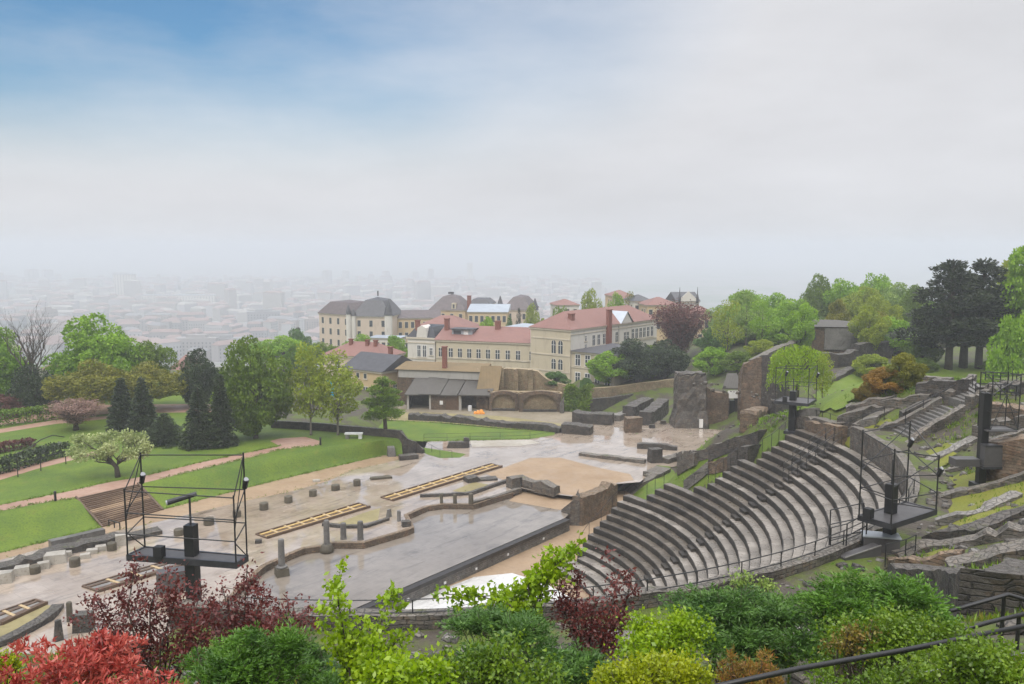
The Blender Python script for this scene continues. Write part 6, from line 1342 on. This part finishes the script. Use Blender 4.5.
for key, l, x, yt, w_, Y, mt in (('tall', 'broad spring tree at the left end of the hillside wood', 742, 291, 40, 185, 'leaf_bright'), ('a', 'yellow-green tree with rounded crown next in the hillside wood', 776, 294, 40, 178, 'leaf_bright'), ('b', 'bright green tree above the sloping wall crest', 790, 300, 36, 165, 'leaf_bright'), ('round', 'tallest rounded tree on the left of the hillside wood', 814, 276, 34, 190, 'leaf_green'), ('a', 'fresh green tree above the low building', 838, 280, 40, 186, 'leaf_bright'), ('tall', 'thin olive tree standing before the low building', 834, 300, 24, 152, 'leaf_olive'), ('round', 'pale yellow-green crown in the middle of the hillside wood', 858, 288, 44, 176, 'leaf_yellow'), ('b', 'tall green crown in the middle of the hillside wood', 872, 275, 38, 192, 'leaf_bright'), ('a', 'soft green tree left of the dark pines', 894, 284, 40, 180, 'leaf_pale'), ('tall', 'thin green tree touching the dark pines', 910, 286, 30, 168, 'leaf_green'), ('bush', 'low green thicket at the foot of the hillside wood', 888, 318, 44, 140, 'leaf_bright'), ('bush', 'low yellowish thicket right of the low building', 868, 312, 40, 146, 'leaf_olive'), ('bush', 'green thicket left of the low building', 784, 318, 40, 150, 'leaf_bright'), ('bush', 'darker thicket behind the slim trees', 752, 328, 40, 160, 'leaf_green'), ('bush', 'dense bushes on the slope behind the copper beech', 735, 335, 44, 165, 'leaf_green'), ('round', 'wide bright crown filling the left of the hillside wood', 760, 296, 50, 196, 'leaf_bright'), ('b', 'bright crown rising behind the low building', 850, 284, 50, 200, 'leaf_bright'), ('round', 'leafy crown linking the middle trees of the hillside wood', 826, 290, 50, 205, 'leaf_green'), ('c', 'bright crown joining the wood to the dark pines', 904, 292, 50, 198, 'leaf_bright'), ('round', 'yellowish crown above the low building', 876, 296, 40, 160, 'leaf_yellow'), ('a', 'light green crown behind the slim trees', 722, 306, 40, 190, 'leaf_pale'), ('bush', 'leafy understorey in the middle of the hillside wood', 804, 316, 50, 168, 'leaf_green'), ('bush', 'leafy bush on the open slope behind the doorway', 738, 352, 36, 140, 'leaf_green'), ('bush', 'brighter bush on the open slope right of the copper beech', 714, 348, 36, 146, 'leaf_bright'), ('bush', 'bush at the head of the sloping wall crest', 772, 334, 36, 150, 'leaf_green'), ('bush', 'yellowish bush above the tallest wall', 758, 340, 30, 142, 'leaf_yellow'), ('a', 'leafy tree screening the left end of the low building', 800, 304, 30, 138, 'leaf_bright'), ('a', 'leafy tree screening the right end of the low building', 866, 306, 34, 136, 'leaf_yellow'), ('bush', 'low bushes in shade under the dark pines', 918, 338, 34, 128, 'leaf_green'), ('round', 'green tree filling the gap behind the dark pines', 950, 300, 50, 170, 'leaf_bright'), ('tall', 'bright leafy tree at the right edge, lower one', 1004, 262, 44, 132, 'leaf_yellow'), ('tall', 'tall bright tree rising at the right edge of the photo', 1024, 240, 60, 122, 'leaf_bright'), ('bush', 'low bright bush under the right edge trees', 1010, 318, 50, 108, 'leaf_bright')):
    T(key, l, x, yt, w_, Y, mat=mt, name='broadleaf_tree', group='trees of the hillside wood' if x < 915 else None)
T('weep', 'weeping yellow-green tree behind the distant tower', 797, 346, 54, 96, mat='leaf_lime', name='weeping_tree')
T('airy', 'thin trailing shrub with yellow shoots beside the weeping tree', 822, 352, 24, 92, mat='leaf_yellow', name='trailing_shrub', cat='bush')
T('pine', 'tall black-green pine, left one of the group on the terrace', 948, 262, 84, None, 371, mat='leaf_pine', name='pine_tree')
T('pine2', 'tall black-green pine, right one of the group on the terrace', 978, 261, 74, None, 370, mat='leaf_pine', name='pine_tree')
T('pine', 'shorter leaning pine between the two tall pines', 963, 288, 90, None, 369, mat='leaf_pine', name='pine_tree')
for l, x, yb, yt, w_, mt in (('yellow-green shrub at the left of the bush group on the grass slope', 873, 378, 355, 36, 'leaf_yellow'), ('olive-brown rounded bush right in the group on the grass slope', 902, 387, 354, 36, 'leaf_olive'), ('orange-flowered shrub at the foot of the grass slope', 884, 394, 368, 34, 'leaf_orange'), ('small rusty bush left below the orange shrub', 866, 402, 384, 22, 'leaf_rust'), ('small green bush beside the dark retaining wall', 922, 372, 358, 26, 'leaf_green'), ('low green bushes right of the pine trunks', 1000, 372, 360, 34, 'leaf_green')):
    T('bush', l, x, yt, w_, None, yb, None, mt, 'flowering_shrub', 'bush')
# ivy on the ruin
q = thing('ivy_slope', 'curtain of green ivy hanging over the wall beside the arches', 'ivy', pd(573, 414, 131)); rng = np.random.default_rng(3); n = 3600; a = rng.uniform(0, 1, n); b = rng.uniform(0, 1, n)
C = np.stack([-2 + 4.2 * a + .9 * b + rng.normal(0, .12, n), 2.2 * b - 1.2 + rng.normal(0, .2, n), -.2 + 4.4 * b + .35 * np.sin(a * 9)], 1); V, F = leaves(C, rdir(rng, n), .34, .28, rng); link('foliage', np_mesh('foliage', V, F, [MAT['leaf_green']]), q)
m = MB(); rs = random.Random(2)
for i in range(7): limb(m, (-1.8 + i * .6, -1.3, -.3), (-1.2 + i * .65, .9, 4.0), .05, .02, rs)
tag(m.build('stems', MAT['bark'], q), kind='stuff')
for x, yt, w_, Y, l in ((556, 372, 26, 136, 'dark green shrub on top of the ochre wall end'), (586, 378, 14, 149, 'small dark bush at the foot of the annex')): T('bush', l, x, yt, w_, Y, zg=pd(x, yt + 16, Y).z, mat='leaf_juniper_blue', name='wall_shrub', cat='bush')
# ------------------------------------------------------------------ foreground shrubs
def shrub_root(name, label, x, Y, cat='shrub'):
    q = pd(x, 600, Y); return thing(name, label, cat, (q.x, Y, h1(q.x, Y)))
def loc(root, x, y, dY=0.):           # pixel at the shrub's own distance -> local point
    p = pd(x, y, root.location.y + dY); return np.array(p) - np.array(root.location)
def fin(root, C, D, ln, wd, mat, rng, m=None, fold=.25, name='foliage'):
    V, F = leaves(np.concatenate(C), np.concatenate(D), ln, wd, rng, fold); link(name, np_mesh(name, V, F, [MAT[mat]]), root)
    if m is not None and m.v: link('stems', trunk_mesh(m), root)
def mound(root, lobes, n, rng):
    """points and outward normals over a few overlapping lobes: (x, y, half width px, half height px, dY)"""
    k = root.location.y / 850; P, Nn = [], []; sub = []
    for x, y, a, b, dy in lobes:
        for i in range(6):
            t = rng.uniform(0, 2 * PI); q = rng.uniform(.25, .85); s = rng.uniform(.26, .54); sub.append((x + a * q * math.cos(t), y + b * q * math.sin(t) * .9, a * s * rng.uniform(.8, 1.25), b * s * rng.uniform(.7, 1.15), dy + rng.uniform(-.45, .45) * a * k))
    tot = sum(l[2] * l[3] for l in sub)
    for x, y, a, b, dy in sub:
        c = loc(root, x, y, dy); q = max(3, int(n * a * b / tot)); d = rdir(rng, q); d[:, 2] = np.where(d[:, 2] < -.35, -d[:, 2], d[:, 2]); P.append(c + d * np.array([a * k, a * k * .9, b * k]) * rng.uniform(.6, 1.12, (q, 1))); Nn.append(d)
    return np.concatenate(P), np.concatenate(Nn)
def stems(root, P, rng, n=14, r=.018):
    m = MB(); rs = random.Random(int(abs(P[0][0]) * 1000))
    for i in rng.choice(len(P), min(n, len(P)), False): limb(m, (rs.uniform(-.12, .12), rs.uniform(-.12, .12), -.1), P[i] * .96, r, r * .25, rs)
    for i in rng.choice(len(P), min(34, len(P)), False): limb(m, P[i] * rs.uniform(.55, .8), P[i] * rs.uniform(1.03, 1.1) + np.array([0, 0, .06]), r * .4, r * .12, rs)
    return m
def whorl(name, label, x, Y, lobes, nsh, mat, ln=.085, wd=.026, per=9, seed=1, up=.55):
    root = shrub_root(name, label, x, Y); rng = np.random.default_rng(seed); P, Nn = mound(root, lobes, nsh, rng); C, D = [], []
    for p, nrm in zip(P, Nn):
        ax = nrm + np.array([0, 0, up]); ax /= np.linalg.norm(ax); q = rng.integers(per - 3, per + 3); d = rdir(rng, q) * .85 + ax * rng.uniform(.15, 1.1); C.append(p + rng.normal(0, .012, (q, 3))); D.append(d)
        if rng.random() < .55: C.append(p - ax * rng.uniform(.05, .1) + rng.normal(0, .02, (5, 3))); D.append(rdir(rng, 5) + ax * .3)
    n = sum(len(c) for c in C); fin(root, C, D, ln * rng.uniform(.6, 1.25, n), wd, mat, rng, stems(root, P, rng, 26, .014)); return root
def juniper(name, label, x, Y, lobes, nsp, mat='leaf_juniper', seed=1, L=.46, ln=.055, wd=.016, per=46, droop=.55):
    root = shrub_root(name, label, x, Y); rng = np.random.default_rng(seed); P, Nn = mound(root, lobes, nsp, rng); C, D = [], []
    for p, nrm in zip(P, Nn):
        ax = nrm * np.array([1, 1, .55]) + rng.normal(0, .28, 3) + np.array([0, 0, .22]); ax /= np.linalg.norm(ax); side = np.cross(ax, [0, 0, 1.]); side /= np.linalg.norm(side) + 1e-6; l_ = L * rng.uniform(.55, 1.2)
        t = rng.uniform(0, 1, per); s = rng.choice((-1., 1.), per); tip = rng.uniform(.0, 1, per) * (1 - t) * .42 * l_
        base = p - ax * l_ * .55 + ax * (t * l_)[:, None] + np.array([0, 0, -1.]) * (droop * l_ * .5 * t ** 2)[:, None] + side * (s * tip)[:, None]
        C.append(base); D.append(ax[None] * .8 + side[None] * (s * .75)[:, None] + rng.normal(0, .28, (per, 3)))
    n = sum(len(c) for c in C); fin(root, C, D, ln * rng.uniform(.7, 1.4, n), wd, mat, rng, stems(root, P, rng, 26, .016), .1); return root
def leafy(name, label, x, Y, lobes, ncl, mat, ln=.06, wd=.045, per=22, seed=1, rad=.09, stem=22):
    root = shrub_root(name, label, x, Y); rng = np.random.default_rng(seed); P, Nn = mound(root, lobes, ncl, rng); C, D = [], []
    for p, nrm in zip(P, Nn): C.append(p + rng.normal(0, rad, (per, 3))); D.append(rdir(rng, per) + nrm * .5 + np.array([0, 0, -.1]))
    n = sum(len(c) for c in C); fin(root, C, D, ln * (.45 + 1.0 * rng.random(n) ** 1.5), wd * rng.uniform(.6, 1.3, n), mat, rng, stems(root, P, rng, stem, .014)); return root
def branching(name, label, x, Y, foot, shoots, mat, ln=.06, wd=.04, dens=60, rad=.05, seed=1, r=.012, cat='shrub'):
    """shrub of separate upright shoots; shoots = list of pixel polylines"""
    root = shrub_root(name, label, x, Y, cat); rng = np.random.default_rng(seed); rs = random.Random(seed); C, D = [], []; m = MB(); f = np.array([loc(root, foot[0], foot[1])])[0]; f[2] = min(f[2], .0)
    for sh in shoots:
        pts = [loc(root, a, b, rs.uniform(-.35, .35)) for a, b in sh]; m.path([Vector(f)] + [Vector(p) for p in pts], [r * 1.6] + [r * (1 - .75 * i / len(pts)) for i in range(len(pts))], 6)
        for a, b in zip(pts, pts[1:]):
            L = np.linalg.norm(b - a); q = max(8, int(dens * L)); t = rng.uniform(0, 1.05, (q, 1)); C.append(a + (b - a) * t + rng.normal(0, rad, (q, 3))); D.append(rdir(rng, q) + np.array([0, 0, .15]))
            for _ in range(int(L * 6)):
                u = rs.random(); c = a + (b - a) * u; e = c + rng.normal(0, rad * 2.0, 3); m.path([Vector(c), Vector(e)], [r * .4, r * .15], 4); q2 = max(4, int(dens * .16)); C.append(e + rng.normal(0, rad * .7, (q2, 3))); D.append(rdir(rng, q2))
    n = sum(len(c) for c in C); fin(root, C, D, ln * (.45 + 1.0 * rng.random(n) ** 1.5), wd * rng.uniform(.6, 1.3, n), mat, rng, m); return root

whorl('red_shrub', 'bright salmon-red leaved shrub in the lower left corner', 90, 8.4, [(60, 672, 62, 30, 0), (120, 668, 58, 30, .2), (92, 662, 40, 30, 0), (20, 690, 40, 26, -.2), (165, 690, 30, 30, .1), (100, 700, 100, 30, -.4), (105, 650, 22, 20, .1)], 620, 'leaf_red', .085, .026, 9, 31)
branching('plum_shrub', 'dark purple-red leaved shrub behind the salmon-red one', 165, 11.5, (160, 700), [[(140, 660), (128, 610), (134, 570)], [(130, 660), (108, 620), (96, 600)], [(150, 660), (150, 610), (158, 580)], [(160, 650), (172, 610), (178, 575)], [(170, 660), (192, 620), (200, 594)], [(120, 660), (100, 640), (92, 622)], [(180, 660), (205, 640), (212, 612)], [(150, 670), (140, 640), (118, 592)], [(165, 670), (168, 640), (150, 600)], [(185, 665), (190, 640), (182, 605)], [(140, 680), (120, 650), (112, 632)], [(195, 680), (196, 650), (204, 622)]], 'leaf_plum', .066, .036, 215, .08, 32, .014)
branching('plum_shrub', 'second dark purple-red shrub under the tower platform edge', 240, 12.0, (240, 690), [[(235, 650), (228, 610), (222, 585)], [(240, 650), (245, 610), (247, 568)], [(246, 650), (256, 615), (262, 590)], [(232, 650), (215, 625), (208, 600)], [(248, 660), (272, 630), (280, 602)], [(240, 660), (235, 630), (236, 598)], [(225, 665), (220, 645), (214, 622)], [(250, 665), (258, 640), (254, 612)]], 'leaf_plum', .066, .036, 215, .08, 33, .014)
branching('plum_shrub', 'small dark purple-red sprig left of the lime sapling', 285, 11.0, (280, 690), [[(280, 660), (284, 625), (288, 600)], [(284, 660), (298, 630), (308, 606)], [(276, 660), (272, 640), (274, 620)]], 'leaf_plum', .065, .04, 240, .06, 34, .01)
juniper('juniper_bush', 'feathery bright green juniper right of the salmon-red shrub', 255, 9.2, [(225, 668, 40, 34, 0), (270, 660, 42, 34, .2), (300, 676, 36, 28, 0), (250, 690, 70, 36, -.3), (245, 645, 24, 18, .2)], 620, 'leaf_juniper', 41)
branching('lime_sapling', 'lime-green young tree with slender upright shoots left of centre', 370, 8.8, (366, 720), [[(352, 690), (345, 640), (338, 600), (334, 582)], [(356, 690), (352, 650), (346, 612)], [(366, 690), (372, 650), (380, 625), (392, 592)], [(370, 690), (384, 655), (398, 640), (410, 634)], [(360, 690), (340, 660), (332, 640)], [(372, 695), (392, 670), (408, 655)], [(362, 690), (362, 660), (366, 632)], [(368, 690), (380, 660), (376, 640)]], 'leaf_lime', .062, .05, 210, .05, 51, .011)
leafy('lime_shrub', 'low lime-green leafy shrub at the foot of the lime sapling', 400, 8.2, [(385, 676, 26, 16, 0), (412, 686, 36, 18, -.2), (440, 680, 26, 16, .1)], 150, 'leaf_lime', .062, .046, 20, 52)
juniper('juniper_bush', 'broad bluish-green juniper in the bottom centre', 520, 10.2, [(485, 636, 44, 24, .2), (535, 642, 46, 26, 0), (570, 660, 42, 24, -.2), (500, 668, 56, 34, -.4), (548, 686, 56, 30, -.6), (462, 622, 26, 14, .4), (515, 622, 30, 14, .3)], 640, 'leaf_juniper_blue', 42, .42)
leafy('lime_shrub', 'yellow-green shrub with sprays spilling over the bottom centre juniper', 490, 8.6, [(470, 676, 34, 22, 0), (505, 668, 30, 22, -.1), (530, 684, 34, 20, -.2), (448, 690, 30, 16, 0)], 210, 'leaf_shrub', .055, .035, 18, 53)
branching('maple_branches', 'bright lime young maple reaching sideways in front of the orchestra', 515, 12.0, (525, 690), [[(524, 640), (535, 605), (552, 572), (572, 546)], [(530, 620), (545, 590), (556, 562), (540, 560)], [(526, 630), (510, 605), (480, 596), (445, 594)], [(526, 630), (515, 600), (492, 592)], [(530, 610), (540, 580), (562, 560), (580, 543)], [(528, 620), (522, 600), (534, 578)], [(524, 640), (505, 612), (470, 602)], [(532, 610), (528, 586), (538, 572)]], 'leaf_lime', .085, .075, 130, .06, 54, .014)
branching('plum_shrub', 'dark red leaved shrub standing before the lower seat rows', 590, 12.2, (595, 700), [[(575, 640), (562, 605), (556, 580)], [(580, 640), (576, 600), (578, 574)], [(590, 640), (592, 615), (596, 598)], [(600, 640), (612, 605), (618, 576)], [(606, 640), (624, 610), (632, 578)], [(585, 645), (568, 620), (560, 602)], [(600, 650), (606, 625), (602, 606)], [(595, 655), (586, 630), (584, 610)], [(604, 655), (622, 632), (620, 606)], [(588, 660), (600, 640), (610, 622)]], 'leaf_plum', .064, .036, 190, .07, 35, .013)
leafy('yellow_shrub', 'bright yellow-green rounded shrub right of the dark red one', 665, 10.6, [(650, 640, 26, 20, 0), (680, 636, 28, 22, .1), (665, 660, 40, 22, -.2), (640, 622, 14, 8, .2)], 260, 'leaf_lime', .055, .042, 20, 55, .075)
leafy('lemon_shrub', 'lemon-yellow low shrub on the bottom edge right of centre', 655, 8.4, [(630, 684, 34, 16, 0), (665, 676, 34, 18, 0), (695, 674, 18, 12, .1), (610, 680, 14, 10, .1)], 190, 'leaf_lemon', .05, .034, 20, 56, .06)
juniper('juniper_bush', 'layered green juniper under the walk handrail right of centre', 730, 12.0, [(705, 612, 46, 18, 0), (740, 602, 48, 18, .3), (765, 622, 46, 22, 0), (720, 640, 46, 26, -.3), (775, 650, 46, 30, -.4), (690, 604, 30, 12, .3), (762, 596, 26, 10, .4)], 640, 'leaf_juniper_blue', 43, .62, .068, .019)
juniper('juniper_bush', 'big bright green juniper in front of the right platform', 865, 11.5, [(850, 592, 52, 24, .2), (895, 602, 50, 24, 0), (830, 616, 42, 26, 0), (875, 626, 60, 26, -.3), (920, 618, 34, 20, .1), (845, 578, 24, 12, .3)], 640, 'leaf_juniper', 44, .6, .068, .019)
leafy('mixed_shrub', 'leafy green shrub with rusty tips in front of the big bright juniper', 890, 9.6, [(860, 640, 34, 24, 0), (900, 642, 44, 30, 0), (935, 640, 30, 26, .1), (880, 672, 66, 30, -.3), (945, 662, 30, 26, 0)], 420, 'leaf_shrub', .05, .034, 24, 57, .075)
leafy('rusty_shoots', 'young rusty-orange shoots on the left side of the leafy green shrub', 858, 9.2, [(858, 632, 20, 16, 0), (845, 650, 16, 16, 0)], 50, 'leaf_rust', .045, .028, 16, 58, .05)
leafy('lime_shrub', 'fresh green shrub below the thick handrail at the right corner', 985, 7.2, [(960, 674, 40, 22, 0), (1000, 664, 40, 26, .1), (1030, 676, 40, 26, -.2), (985, 650, 24, 14, .2)], 260, 'leaf_shrub', .045, .032, 22, 59, .06)
leafy('lime_shrub', 'dark leafy shrub under the thick handrail in the bottom right', 880, 7.9, [(850, 690, 40, 20, 0), (900, 690, 40, 22, 0), (945, 690, 30, 20, 0)], 180, 'leaf_shrub', .045, .032, 22, 60, .06)
whorl('heather_bush', 'feathery orange-tipped heather bush beside the thick handrail', 752, 8.4, [(740, 672, 24, 20, 0), (765, 668, 24, 20, 0), (750, 690, 36, 16, -.1)], 330, 'leaf_heather', .07, .010, 10, 61, 1.0)
leafy('lemon_shrub', 'small yellow-green shrub at the very left edge below the plaza', 4, 9.6, [(2, 672, 12, 14, 0), (12, 668, 8, 10, 0)], 60, 'leaf_lemon', .05, .034, 18, 62, .05)
juniper('juniper_bush', 'dark low juniper between the rubble and the lime sapling', 320, 10.5, [(310, 668, 30, 20, .2), (335, 676, 26, 18, 0)], 180, 'leaf_juniper_blue', 45)
juniper('juniper_bush', 'small dark juniper at the foot of the rubble wall, left of the yellow shrub', 600, 11.0, [(590, 668, 22, 14, 0), (575, 676, 24, 14, 0)], 130, 'leaf_juniper_blue', 46)
leafy('pale_shrub', 'sparse pale shrub on the rubble under the walk handrail', 745, 17, [(742, 583, 10, 8, 0), (768, 584, 14, 6, 0)], 40, 'leaf_pale', .07, .05, 14, 63, .08)
# scattered stones on the foreground slope
for i, (x, y, s, l) in enumerate(((632, 662, .35, 'grey lump of rock between the yellow shrub and the dark juniper'), (628, 640, .22, 'small pale stone behind the yellow shrub'), (800, 640, .4, 'pale stone block showing between the two right junipers'), (812, 655, .3, 'flat grey stone below the pale stone block'), (415, 660, .3, 'reddish stone near the lime sapling'), (456, 632, .3, 'broken brown stone near the bottom centre juniper'))):
    p = hit(x, y); rs = random.Random(i); m = MB().lathe((0, 0, 0), [(s * .9, -.1), (s, s * .25), (s * .75, s * .6), (s * .3, s * .75)], 8); m.v = [(a + rs.uniform(-.2, .2) * s, b + rs.uniform(-.2, .2) * s, c) for a, b, c in m.v]; o = m.build('stone', MAT['ruin_pale']); o.location = p; tag(o, l, 'stone')

# ------------------------------------------------------------------ loose rubble and weeds nobody could count
rng = np.random.default_rng(77)
def scatter_pts(n, r0, r1, t0, t1):
    r = np.sqrt(rng.uniform(r0 ** 2, r1 ** 2, n)); t = np.radians(rng.uniform(t0, t1, n)); return CX + r * np.cos(t), CY + r * np.sin(t)
X, Y = [], []
for n, r0, r1, t0, t1 in ((1500, 34.5, 47, -60, 12), (500, 34, 44, 12, 30), (900, 33, 52, -98, -60), (300, 26, 40, 20, 48), (300, 32.4, 34.6, -100, 5)):
    x, y = scatter_pts(n, r0, r1, t0, t1); X.append(x); Y.append(y)
X, Y = np.concatenate(X), np.concatenate(Y); keep = np.sin(X * 1.1 + 2 * np.sin(Y * .6)) + np.sin(Y * 1.3) > -.35; X, Y = X[keep], Y[keep]; n = len(X); S = .07 + .22 * rng.random(n) ** 2.6
cube = np.array([[-1, -1, -.5], [1, -1, -.5], [1, 1, -.5], [-1, 1, -.5], [-.8, -.8, .7], [.8, -.8, .7], [.8, .8, .7], [-.8, .8, .7]]); V = cube[None] * (1 + rng.uniform(-.35, .35, (n, 8, 3))); a_ = rng.uniform(0, 6.28, n); ca, sa = np.cos(a_)[:, None], np.sin(a_)[:, None]
VX = V[:, :, 0] * ca - V[:, :, 1] * sa * .7; VY = V[:, :, 0] * sa + V[:, :, 1] * ca * .7; inr = np.hypot(X - CX, Y - CY); Z = np.where((inr > 31) & (inr < 34.6), np.maximum(H(X, Y), 12.4), H(X, Y))
V = np.stack([X[:, None] + VX * S[:, None], Y[:, None] + VY * S[:, None], Z[:, None] + V[:, :, 2] * S[:, None] + .02], -1).reshape(-1, 3)
F = (np.array([[3, 2, 1, 0], [4, 5, 6, 7], [0, 1, 5, 4], [1, 2, 6, 5], [2, 3, 7, 6], [3, 0, 4, 7]])[None] + 8 * np.arange(n)[:, None, None]).reshape(-1, 4)
tag(link('loose_rubble', np_mesh('loose_rubble', V, F, [MAT['ruin_stone'], MAT['ruin_pale'], MAT['ruin_dark']], np.repeat(rng.integers(0, 3, n), 6))), kind='stuff')
def weeds(name, n, r0, r1, t0, t1, mat, ln, seed, thr=.1, zmin=None):
    x, y = scatter_pts(n, r0, r1, t0, t1); m = np.sin(x * .8 + seed) + np.sin(y * .9 + 1.7 * np.sin(x * .5)) + rng.normal(0, .35, n) > thr; x, y = x[m], y[m]; q = 5
    x = np.repeat(x, q) + rng.normal(0, .07, len(x) * q); y = np.repeat(y, q) + rng.normal(0, .07, len(y) * q); C = np.stack([x, y, H(x, y) + .02], 1); D = rdir(rng, len(x)) * .6 + np.array([0, 0, 1.])
    V, F = leaves(C, D, ln * rng.uniform(.5, 1.3, len(x)), ln * .16, rng); tag(link(name, np_mesh(name, V, F, [MAT[mat]])), kind='stuff')
weeds('hillside_grass', 5200, 34.4, 50, -62, 14, 'leaf_shrub', .30, 1); weeds('hillside_grass', 2600, 34, 48, 10, 34, 'leaf_shrub', .34, 2)
weeds('slope_weeds', 5200, 34.4, 54, -100, -62, 'leaf_shrub', .22, 3, -.3); weeds('slope_weeds', 2200, 36, 54, -100, -62, 'leaf_olive', .2, 4, .2)
weeds('moss_tufts', 2600, 34.5, 47, -45, 8, 'leaf_yellow', .2, 5, .3); weeds('bank_weeds', 2000, 24, 42, 22, 52, 'leaf_bright', .3, 6, .2)

def tufts(name, lines, n, wdt, mat, ln):
    C = []
    for pl in lines:
        L = sum((q - p).length for p, q in zip(pl, pl[1:])); m = int(n * L)
        for t in rng.random(m): p = along(pl, t); C.append((p.x + rng.normal(0, wdt), p.y + rng.normal(0, wdt), p.z + .01))
    C = np.repeat(np.array(C), 5, 0); C[:, :2] += rng.normal(0, .08, (len(C), 2)); D = rdir(rng, len(C)) * .9 + np.array([0, 0, .8]); V, F = leaves(C, D, ln * rng.uniform(.5, 1.4, len(C)), ln * .22, rng)
    tag(link(name, np_mesh(name, V, F, [MAT[mat]])), kind='stuff')
PATH_UP = P5([(-60, 517), (0, 505), (30, 499), (70, 491), (107, 482.5), (140, 477), (200, 462.5), (247, 452.8), (280, 446)], ZL); PATH_LO = P5([(-60, 524), (0, 511), (52, 501), (76, 498.2)], ZL); PATH_L2 = P5([(160, 479), (256, 456), (280, 449.6), (318, 445.4)], ZL)
tufts('lawn_edge_grass', [lows[:3], lows[3:], PATH_UP, PATH_LO, PATH_L2, P5([(388, 420.6), (444, 423.2), (509, 429.3), (556, 431)], .51), P5([(424, 441.5), (470, 440.5), (530, 439.2)], .51)], 9, .14, 'leaf_shrub', .22)
tufts('plaza_weeds', [P5(SAND_LOW[1:], .5), P5([(-20, 585), (60, 560), (125, 548)], .5), P5([(420, 497), (446, 496), (490, 488)], .5)], 2.2, .3, 'leaf_shrub', .16)
